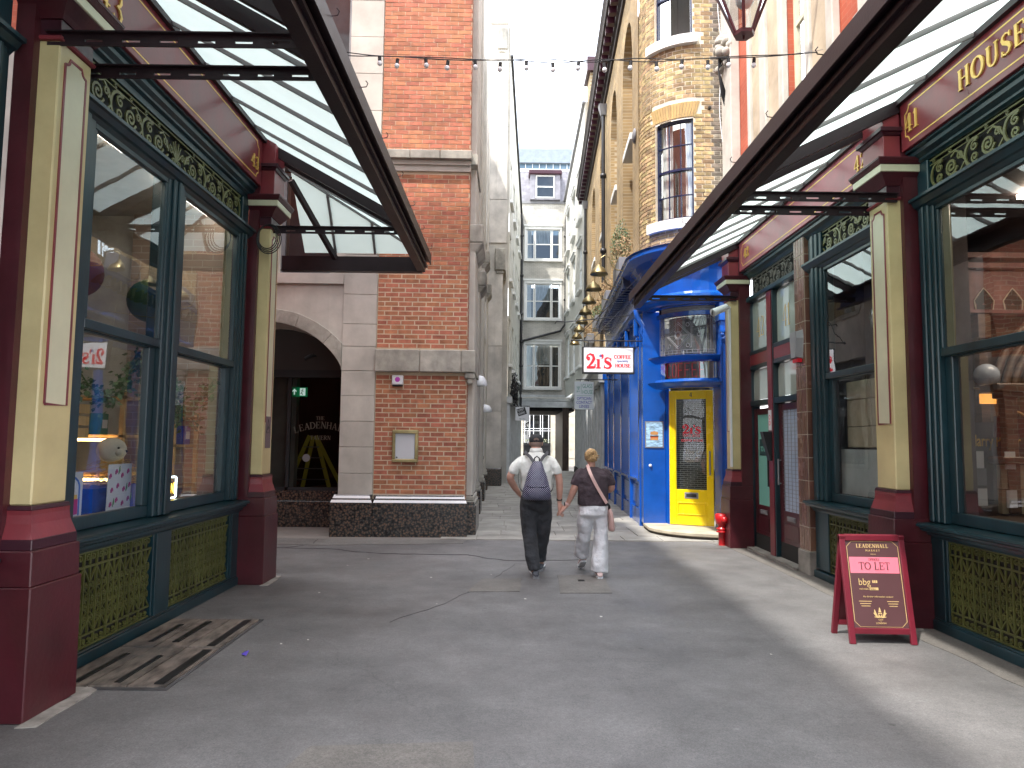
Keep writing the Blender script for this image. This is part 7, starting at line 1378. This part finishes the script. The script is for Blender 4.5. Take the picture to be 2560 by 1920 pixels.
# ================================================================ people
M['skin']=mat('skin',(.50,.27,.20),.55,var=.07,vscale=10); M['shirt']=mat('off white polo cloth',(.66,.66,.61),.9,var=.04,bump=.9,bscale=11,bdist=.03); M['trouser']=mat('charcoal trouser cloth',(.035,.036,.04),.9,var=.12,vscale=8,bump=1,bscale=9,bdist=.05)
M['tee']=mat('dark plum tee cloth',(.045,.03,.036),.9,var=.12,vscale=8,bump=1,bscale=10,bdist=.045); M['linen']=mat('white linen',(.68,.67,.68),.9,var=.04,bump=1,bscale=10,bdist=.035); M['hair']=mat('dark blonde hair',(.48,.31,.14),.5,var=.3,vscale=12,stretch=(10,10,2),bump=.8,bscale=90); M['ghair']=mat('cropped grey hair',(.22,.15,.12),.9); M['pinkl']=mat('pale pink leather',(.55,.34,.30),.5,var=.05)
def remesh(mb,name,m,par,vox=.008,smooth=4,disp=None,pos=Vector((0,0,0))):
    me=mb.mesh('tmp',m); ob=bpy.data.objects.new('tmp',me); COL.objects.link(ob); r=ob.modifiers.new('r','REMESH'); r.mode='VOXEL'; r.voxel_size=vox; s=ob.modifiers.new('s','SMOOTH'); s.iterations=smooth; s.factor=.5
    dg=bpy.context.evaluated_depsgraph_get(); nm=bpy.data.meshes.new_from_object(ob.evaluated_get(dg)); bpy.data.objects.remove(ob)
    off=ORG[par.name] if par else Vector((0,0,0))
    for v in nm.vertices:
        c=v.co.copy()
        if disp: c=disp(c)
        v.co=c-off
    nm.name=name; nm.materials.clear(); nm.materials.append(m); nm.polygons.foreach_set('use_smooth',[True]*len(nm.polygons)); nm.update(); return link(name,nm,par)
def loft(mb,rings,n=20,m=0):
    vs=[];fs=[]
    for (x,y,z,rx_,ry_) in rings:
        for j in range(n): a=2*PI*j/n; vs.append((x+rx_*math.copysign(abs(math.cos(a))**.85,math.cos(a)),y+ry_*math.copysign(abs(math.sin(a))**.85,math.sin(a)),z))
    k=len(rings)
    for i in range(k-1):
        for j in range(n): fs.append((i*n+j,i*n+(j+1)%n,(i+1)*n+(j+1)%n,(i+1)*n+j))
    fs+= [tuple(range(n))[::-1],tuple(range((k-1)*n,k*n))]; mb.add(vs,fs,m,True)
def smoothpts(P,n=5):
    out=[]; k=len(P)
    for i in range(k-1):
        p0,p1,p2,p3=P[max(i-1,0)],P[i],P[i+1],P[min(i+2,k-1)]
        for q in range(n):
            t=q/n; out.append(tuple(.5*((2*b)+(-a+c)*t+(2*a-5*b+4*c-d)*t*t+(-a+3*b-3*c+d)*t**3) for a,b,c,d in zip(p0,p1,p2,p3)))
    out.append(P[-1]); return out
def limb(mb,P,n=14): # (x,y,z,r)
    S=smoothpts(P); mb.tube([s[:3] for s in S],[s[3] for s in S],n)
def hand(mb,w,d,side,curl=.6,sc=1.0,spread=.25):
    """w wrist, d direction to the fingers, side = unit vector to the thumb"""
    w=Vector(w); d=Vector(d).normalized(); s=(Vector(side)-d*Vector(side).dot(d)).normalized(); nrm=d.cross(s)
    for k in range(4): mb.tube([w+s*(.012-.008*k)*sc,w+d*.045*sc+s*(.03-.019*k)*sc,w+d*.085*sc+s*(.032-.0205*k)*sc],[.017*sc,.0165*sc,.0125*sc],8)
    for k,L in enumerate((.070,.078,.072,.056)):
        b0=w+d*.082*sc+s*(.032-.0205*k)*sc; dd=(d+s*(.12-.08*k)*spread*2).normalized(); p=[b0]; cur=dd
        for q in range(3): cur=(cur+nrm*curl*.45).normalized(); p.append(p[-1]+cur*L*sc*(.42,.32,.26)[q])
        mb.tube(p,[.0098*sc,.0092*sc,.0085*sc,.0070*sc],8)
    b0=w+d*.02*sc+s*.02*sc; mb.tube([b0,b0+(d*.5+s*.8).normalized()*.04*sc,b0+(d*.8+s*.6).normalized()*.07*sc+nrm*.01,b0+(d+s*.35).normalized()*.092*sc+nrm*.02],[.015*sc,.0125*sc,.0105*sc,.008*sc],8)
def fold(amp,f=9,seed=0):
    def fn(c):
        n_=noise.noise(Vector((c.x*f,c.y*f,c.z*f*.55+seed)))+.5*noise.noise(Vector((c.x*f*2.2,c.y*f*2,c.z*f*1.6+seed))); n2=noise.noise(Vector((c.x*4,c.y*4,c.z*24+seed*2)))
        return c+Vector((n_*amp,n_*amp,n2*amp*.3))
    return fn
# ---- man, walking away; his left hand at the front pocket, right hand holding hers
mo=(.32,8.40,0); man=thing('person','man in white polo shirt, black cap and charcoal trousers walking away hand in hand','person',mo)
X,Y0=.325,8.42
b=MB()
limb(b,[(X,Y0+.05,1.36,.058),(X,Y0+.075,1.44,.056),(X,Y0+.10,1.50,.058)]) # neck
b.ball((X,Y0+.125,1.545),.073,.092,.10,20); b.ball((X,Y0+.16,1.50),.055,.06,.055,14); b.tube([(X,Y0+.21,1.545),(X,Y0+.235,1.52)],[.012,.015],8)
for s in (-1,1): b.ball((X+s*.075,Y0+.12,1.535),.010,.02,.032,10)
loft(b,[(X,Y0,.86,.14,.10),(X,Y0,1.0,.135,.1),(X,Y0+.01,1.15,.15,.1),(X,Y0+.02,1.30,.175,.095),(X,Y0+.04,1.38,.12,.07),(X,Y0+.05,1.42,.05,.05)])
LA=[(X-.19,Y0+.03,1.32,.040),(X-.262,Y0+.0,1.22,.044),(X-.305,Y0-.01,1.13,.043),(X-.27,Y0+.07,1.04,.042),(X-.215,Y0+.13,.955,.031),(X-.19,Y0+.15,.92,.028)]
RA=[(X+.19,Y0+.03,1.32,.040),(X+.242,Y0+.0,1.22,.044),(X+.268,Y0-.01,1.12,.044),(X+.277,Y0+.0,1.0,.040),(X+.277,Y0+.03,.88,.030),(X+.278,Y0+.04,.835,.027)]
limb(b,LA); limb(b,RA); hand(b,(X-.195,Y0+.15,.925),(.5,.3,-.8),(0,1,0),.5); hand(b,(X+.278,Y0+.04,.838),(.12,.05,-1),(.5,1,0),.30,sc=1.12,spread=.4)
LL=[(X-.085,Y0,.88,.075),(X-.065,Y0-.02,.5,.05),(X-.02,Y0-.14,.12,.038),(X-.015,Y0-.14,.06,.035)]; RL=[(X+.085,Y0,.88,.075),(X+.085,Y0+.14,.5,.05),(X+.075,Y0+.30,.14,.038),(X+.075,Y0+.33,.07,.035)]
limb(b,LL); limb(b,RL); man_b=remesh(b,'body',M['skin'],man,.0062,3)
b=MB(); loft(b,[(X,Y0,.915,.178,.125),(X,Y0,.98,.182,.13),(X,Y0,1.08,.185,.13),(X,Y0+.005,1.2,.192,.128),(X,Y0+.02,1.30,.205,.115),(X,Y0+.03,1.355,.185,.09),(X,Y0+.045,1.395,.12,.075),(X,Y0+.055,1.43,.075,.068)])
for A in (LA,RA):
    s=-1 if A is LA else 1
    limb(b,[(X+s*.12,Y0+.03,1.35,.045),(A[0][0]-s*.01,A[0][1],1.32,.058),(A[1][0]-s*.008,A[1][1],1.24,.061),(A[1][0]*.65+A[2][0]*.35-s*.004,A[1][1],1.17,.060),])
remesh(b,'polo_shirt',M['shirt'],man,.009,8,fold(.012,8,1)); b=MB(); loft(b,[(X,Y0+.06,1.415,.083,.075),(X,Y0+.075,1.455,.074,.07),(X,Y0+.09,1.475,.066,.066),(X,Y0+.09,1.47,.06,.06)]); b.build('collar',M['shirt'],man)
b=MB(); loft(b,[(X,Y0,.945,.165,.118),(X,Y0,.9,.178,.13),(X,Y0-.01,.82,.185,.14),(X,Y0,.76,.165,.115),(X,Y0+.01,.70,.10,.05)])
limb(b,[(X-.088,Y0,.86,.10),(X-.088,Y0-.01,.7,.104),(X-.078,Y0-.03,.5,.090),(X-.05,Y0-.09,.3,.078),(X-.025,Y0-.14,.13,.070),(X-.02,Y0-.145,.085,.068)]); limb(b,[(X+.085,Y0,.86,.10),(X+.088,Y0+.05,.7,.100),(X+.092,Y0+.12,.5,.086),(X+.08,Y0+.22,.3,.074),(X+.073,Y0+.29,.17,.066),(X+.072,Y0+.30,.11,.064)])
remesh(b,'trousers',M['trouser'],man,.009,14,fold(.016,7,5))
def shoe(par,x,y,z,a,m1,m2,pitch=0,sc=1.0):
    t=MB(); pts=[(-.115,.030,.04),(-.09,.04,.065),(-.03,.041,.075),(.05,.045,.055),(.11,.043,.042),(.15,.03,.03)]
    ca,sa=math.cos(a),math.sin(a)
    for (l,w_,h) in pts: t.ball((l*sc*0,0,0),.001)
    t=MB(); rings=[]
    n=14; vs=[];fs=[]
    for (l,w_,h) in [(-.125,.02,.03)]+pts+[(.165,.012,.022)]:
        for j in range(n):
            q=2*PI*j/n; vs.append((w_*math.cos(q)*sc,l*sc,(.022+max(0,h-.0)*.5*(1+math.sin(q)))*sc))
    k=len(pts)+2
    for i in range(k-1):
        for j in range(n): fs.append((i*n+j,i*n+(j+1)%n,(i+1)*n+(j+1)%n,(i+1)*n+j))
    fs+=[tuple(range(n))[::-1],tuple(range((k-1)*n,k*n))]
    def tr(v): 
        yy=v[1]*math.cos(pitch)-v[2]*math.sin(pitch); zz=v[1]*math.sin(pitch)+v[2]*math.cos(pitch); return (x+v[0]*ca-yy*sa,y+v[0]*sa+yy*ca,z+zz)
    t.add([tr(v) for v in vs],fs,0,True); sh=t.build('shoe',m1,par); u=MB(); vs=[]; 
    out_=[(.036,-.11),(.044,-.05),(.046,.03),(.05,.09),(.038,.15),(.0,.172),(-.036,.15),(-.048,.09),(-.042,.0),(-.044,-.05),(-.034,-.11),(0,-.128)]
    u.add([tr((a_*sc,b_*sc,0)) for a_,b_ in out_]+[tr((a_*sc,b_*sc,.028*sc)) for a_,b_ in out_],[tuple(range(12))[::-1],tuple(range(12,24))]+[(i,(i+1)%12,12+(i+1)%12,12+i) for i in range(12)]); u.build('sole',m2,sh)
    v=MB(); 
    if m1 is M['trainer']:
        for s in (-1,1): v.tube([tr((s*.041*sc,-.06,.05)),tr((s*.046*sc,.02,.045)),tr((s*.044*sc,.08,.05))],.007,5)
        v.build('stripe',M['signwhite'],sh)
M['trainer']=mat('dark grey trainer mesh',(.06,.065,.075),.7,var=.4,vscale=40); M['sole']=mat('grey rubber sole',(.25,.25,.26),.7); M['pinkshoe']=mat('pale pink trainer',(.6,.45,.42),.7)
shoe(man,X-.012,Y0-.10,0.0,.12,M['trainer'],M['sole']); shoe(man,X+.075,Y0+.36,.0,-.15,M['trainer'],M['sole'])
# cap
b=MB(); cc_=(X,Y0+.118,1.548); b.lathe(cc_,[(.083,-.005),(.088,.02),(.085,.045),(.072,.072),(.045,.09),(0,.098)],24,a0=0,a1=2*PI); 
b.hexa([(X-.07,Y0+.185,1.545),(X+.07,Y0+.185,1.545),(X+.05,Y0+.27,1.53),(X-.05,Y0+.27,1.53),(X-.07,Y0+.185,1.552),(X+.07,Y0+.185,1.552),(X+.05,Y0+.27,1.537),(X-.05,Y0+.27,1.537)]); 
for v_ in range(len(b.v)):
    p=b.v[v_]; b.v[v_]=(X+(p[0]-X)*.97,Y0+.118+(p[1]-Y0-.118)*1.12,p[2])
cp_=b.build('cap',M['blackmatt'],man); b=MB(); pts=arc(0,.018,.034,.030,0,180,12); b.add([(X+x,Y0+.118-.0975*math.cos(x/.09)-.006,1.548+z) for x,z in pts],[tuple(range(13))]); b.build('cap_opening',M['ghair'],cp_)
b=MB(); b.ball((X,Y0+.10,1.525),.074,.082,.06,18); b.build('hair',M['ghair'],man)
b=MB(); b.lathe((X+.2775,Y0+.036,.86),[(.0335,0),(.0345,.004),(.0345,.022),(.0335,.026)],16); b.build('watch_strap',M['black'],man)
# backpack
def dots():
    m=bpy.data.materials.new('navy polka dot nylon'); m.use_nodes=True; n=m.node_tree.nodes; l=m.node_tree.links; b=n['Principled BSDF']; b.inputs['Roughness'].default_value=.45
    g=n.new('ShaderNodeNewGeometry'); s=n.new('ShaderNodeSeparateXYZ'); l.new(g.outputs['Position'],s.inputs[0])
    def mth(op,a,bv=None,c=None):
        x=n.new('ShaderNodeMath'); x.operation=op
        for i,q in enumerate((a,bv,c)):
            if q is None: continue
            if isinstance(q,(int,float)): x.inputs[i].default_value=q
            else: l.new(q,x.inputs[i])
        return x.outputs[0]
    a=mth('ADD',s.outputs[0],s.outputs[2]); c=mth('SUBTRACT',s.outputs[0],s.outputs[2]); P_=.024
    fa=mth('SUBTRACT',mth('FRACT',mth('DIVIDE',a,P_)),.5); fc=mth('SUBTRACT',mth('FRACT',mth('DIVIDE',c,P_)),.5); d=mth('ADD',mth('MULTIPLY',fa,fa),mth('MULTIPLY',fc,fc)); t=mth('LESS_THAN',d,.055)
    mx=n.new('ShaderNodeMix'); mx.data_type='RGBA'; mx.inputs[6].default_value=(.022,.018,.06,1); mx.inputs[7].default_value=(.5,.5,.55,1); l.new(t,mx.inputs[0]); l.new(mx.outputs[2],b.inputs['Base Color']); return m
M['dots']=dots(); bk=thing('backpack','navy drawstring backpack with white polka dots worn by the man','backpack',(X,Y0-.2,.9))
b=MB(); loft(b,[(X,Y0-.20,.885,.150,.07),(X,Y0-.215,.92,.168,.085),(X,Y0-.215,1.0,.162,.085),(X,Y0-.205,1.06,.140,.078),(X,Y0-.195,1.15,.118,.07),(X,Y0-.18,1.24,.088,.055),(X,Y0-.16,1.30,.062,.04),(X,Y0-.15,1.325,.055,.03)]); b.ball((X,Y0-.27,.965),.13,.045,.07,16); bag=remesh(b,'bag_body',M['dots'],bk,.009,3,fold(.007,12,9))
b=MB(); b.ribbon([(-.12,0),(-.06,-.012),(0,-.006),(.06,-.014),(.12,0)],.01,fr((X,Y0-.305,1.045),(1,0,0),(0,0,1)),.01); b.build('pocket_seam',mat('dark navy piping',(.012,.01,.03),.6),bk)
M['webbing']=mat('dark grey webbing',(.07,.07,.075),.8)
def strapm(mb,P,w_,t=.006,out=(0,-1,0)):
    S=smoothpts(P,5); vs=[];fs=[]
    for i,p in enumerate(S):
        a=Vector(S[max(i-1,0)]); c=Vector(S[min(i+1,len(S)-1)]); d=(c-a).normalized(); o=Vector(out); o=(o-d*o.dot(d)).normalized(); s=d.cross(o); p=Vector(p)
        vs+=[p+s*w_/2,p-s*w_/2,p-s*w_/2+o*t,p+s*w_/2+o*t]
    for i in range(len(S)-1):
        for j in range(4): fs.append((i*4+j,i*4+(j+1)%4,i*4+4+(j+1)%4,i*4+4+j))
    mb.add(vs,fs+[(0,1,2,3),(len(vs)-4,len(vs)-3,len(vs)-2,len(vs)-1)])
for s in (-1,1):
    b=MB(); strapm(b,[(X+s*.035,Y0-.17,1.31),(X+s*.075,Y0-.115,1.37),(X+s*.115,Y0-.062,1.405),(X+s*.135,Y0+.03,1.425),(X+s*.14,Y0+.12,1.37)],.036); b.build('shoulder_strap',M['webbing'],bk); b=MB(); strapm(b,[(X+s*.16,Y0-.17,.98),(X+s*.192,Y0-.09,1.02),(X+s*.208,Y0+.0,1.12),(X+s*.20,Y0+.10,1.22)],.016,out=(s,0,0)); b.build('lower_strap',M['black'],bk)
b=MB(); b.tube([(X-.03,Y0-.165,1.315),(X-.028,Y0-.17,1.36),(X,Y0-.17,1.382),(X+.028,Y0-.17,1.36),(X+.03,Y0-.165,1.315)],.008,6); b.build('top_loop',M['black'],bk)
# ---- woman
wo_=(1.0,8.40,0); wom=thing('person','woman in dark plum T shirt and wide white trousers walking away hand in hand','person',wo_); X2,Y2=.995,8.40
b=MB(); limb(b,[(X2-.01,Y2+.05,1.2,.045),(X2-.01,Y2+.08,1.28,.045),(X2-.012,Y2+.10,1.33,.05)]); b.ball((X2-.012,Y2+.135,1.375),.067,.085,.093,18); b.ball((X2-.012,Y2+.17,1.33),.048,.05,.045,12); b.tube([(X2-.02,Y2+.215,1.37),(X2-.02,Y2+.235,1.35)],[.01,.013],8)
for s in (-1,1): b.ball((X2-.012+s*.068,Y2+.13,1.36),.009,.016,.026,8)
loft(b,[(X2,Y2,.72,.14,.11),(X2,Y2,.85,.14,.11),(X2,Y2,1.0,.14,.1),(X2,Y2+.01,1.15,.15,.09),(X2,Y2+.03,1.22,.09,.06),(X2,Y2+.04,1.25,.04,.04)])
WL=[(X2-.15,Y2+.03,1.18,.040),(X2-.195,Y2+.01,1.08,.047),(X2-.225,Y2+.0,1.0,.043),(X2-.262,Y2+.03,.90,.036),(X2-.30,Y2+.055,.815,.026),(X2-.315,Y2+.06,.79,.024)]; WR=[(X2+.155,Y2+.03,1.18,.040),(X2+.20,Y2+.03,1.08,.047),(X2+.215,Y2+.05,1.01,.044),(X2+.17,Y2+.16,.98,.036),(X2+.08,Y2+.24,1.0,.026),(X2+.05,Y2+.25,1.02,.023)]
limb(b,WL); limb(b,WR); hand(b,(X2-.312,Y2+.06,.795),(-.75,-.06,-.6),(-.2,1,.2),.55,sc=1.02,spread=.3); hand(b,(X2+.06,Y2+.25,1.01),(-.8,.2,.3),(0,.2,1),.8,sc=.85)
limb(b,[(X2-.08,Y2,.74,.07),(X2-.09,Y2+.14,.42,.05),(X2-.085,Y2+.36,.18,.036),(X2-.085,Y2+.37,.11,.033)]); limb(b,[(X2+.075,Y2,.74,.07),(X2+.07,Y2-.03,.42,.05),(X2+.06,Y2-.09,.12,.034),(X2+.06,Y2-.09,.06,.032)])
remesh(b,'body',M['skin'],wom,.0062,3)
b=MB(); loft(b,[(X2,Y2,.815,.180,.145),(X2,Y2,.87,.182,.145),(X2,Y2,.96,.176,.135),(X2,Y2+.01,1.07,.178,.125),(X2,Y2+.02,1.15,.185,.11),(X2,Y2+.03,1.205,.155,.085),(X2-.005,Y2+.045,1.24,.10,.065),(X2-.008,Y2+.055,1.262,.06,.055)])
for A,s in ((WL,-1),(WR,1)): limb(b,[(X2+s*.10,Y2+.03,1.195,.05),(A[0][0],A[0][1],1.18,.063),(A[1][0],A[1][1],1.09,.066),((A[1][0]+A[2][0])/2,A[1][1],1.045,.062)])
remesh(b,'t_shirt',M['tee'],wom,.009,8,fold(.013,8,12))
b=MB(); loft(b,[(X2,Y2,.85,.160,.13),(X2,Y2-.005,.78,.175,.145),(X2,Y2-.01,.71,.168,.135),(X2,Y2,.65,.12,.07),(X2,Y2,.61,.06,.03)])
limb(b,[(X2-.085,Y2,.74,.09),(X2-.09,Y2+.05,.58,.088),(X2-.098,Y2+.13,.42,.082),(X2-.105,Y2+.26,.27,.088),(X2-.108,Y2+.31,.20,.096)]); limb(b,[(X2+.085,Y2,.74,.095),(X2+.083,Y2-.01,.58,.09),(X2+.075,Y2-.03,.40,.084),(X2+.068,Y2-.06,.22,.09),(X2+.06,Y2-.08,.06,.102)])
remesh(b,'trousers',M['linen'],wom,.009,14,fold(.02,7,15))
shoe(wom,X2+.06,Y2-.08,0.0,0,M['pinkshoe'],M['signwhite'],sc=.88); shoe(wom,X2-.088,Y2+.36,.07,.1,M['pinkshoe'],M['signwhite'],pitch=-.45,sc=.88)
hc=Vector((X2-.012,Y2+.12,1.39)); b=MB(); b.ball(hc,.080,.094,.088,18); b.ball(hc+Vector((.012,-.09,.0)),.055,.042,.05,14); b.ball(hc+Vector((.0,-.06,-.05)),.05,.045,.03,12)
hr=remesh(b,'hair',M['hair'],wom,.006,3,lambda c:c+(c-hc).normalized()*.005*noise.noise(Vector((math.atan2(c.x-hc.x,c.z-hc.z)*9,c.y*10,0)))) 
b=MB(); rr=random.Random(6)
for k in range(150):
    a=rr.random()*2*PI; e=rr.uniform(.2,1); p0=hc+Vector((math.cos(a)*.078*e,-.03-.06*(1-e),math.sin(a)*.082*e)); q=hc+Vector((.01+rr.uniform(-.04,.04),-.115+rr.uniform(-.015,.01),rr.uniform(-.035,.045))); m1=(p0+q)/2+Vector((rr.uniform(-.01,.01),-.025,rr.uniform(-.01,.015))); b.tube(smoothpts([tuple(p0),tuple(m1),tuple(q)],3),.003,4)
for k in range(40):
    a=rr.random()*2*PI; p0=hc+Vector((.01,-.11,0)); q=p0+Vector((math.cos(a)*.075,-.02,math.sin(a)*.07)); b.tube([p0,(p0+q)/2+Vector((0,-.022,0)),q],.0028,4)
b.build('hair_strands',M['hair'],wom); b=MB(); b.tube([hc+Vector((-.02,-.115,.0)),hc+Vector((.01,-.128,.025)),hc+Vector((.035,-.115,.0))],.007,6); b.build('hair_clip',M['dwood'],hr)
wp=Vector((X2-.298,Y2+.052,.822)); b=MB(); b.tube([wp+Vector((-.006,0,-.012)),wp+Vector((.010,0,.014))],.031,14); wt=b.build('watch_strap',M['pinkl'],wom); b=MB(); b.box(wp.x-.042,wp.x-.030,wp.y-.022,wp.y+.012,wp.z-.018,wp.z+.02); b.build('watch_face',M['black'],wt)
hb=thing('handbag','pale pink crossbody bag hanging at the hip of the woman in plum','handbag',(X2+.19,Y2,.6)); b=MB(); loft(b,[(X2+.205,Y2-.05,.53,.030,.09),(X2+.208,Y2-.05,.56,.036,.10),(X2+.195,Y2-.05,.72,.028,.085),(X2+.178,Y2-.05,.80,.016,.06)]); b.build('bag_body',M['pinkl'],hb)
b=MB(); strapm(b,[(X2-.06,Y2+.10,1.24),(X2-.065,Y2+.03,1.275),(X2-.06,Y2-.06,1.235),(X2-.035,Y2-.128,1.16),(X2+.02,Y2-.147,1.05),(X2+.09,Y2-.152,.93),(X2+.14,Y2-.145,.85)],.036,.005); b.build('strap',M['pinkl'],hb); b=MB(); strapm(b,[(X2+.14,Y2-.147,.85),(X2+.165,Y2-.14,.82),(X2+.175,Y2-.10,.78)],.028,.006); b.build('strap_clip',M['black'],hb)
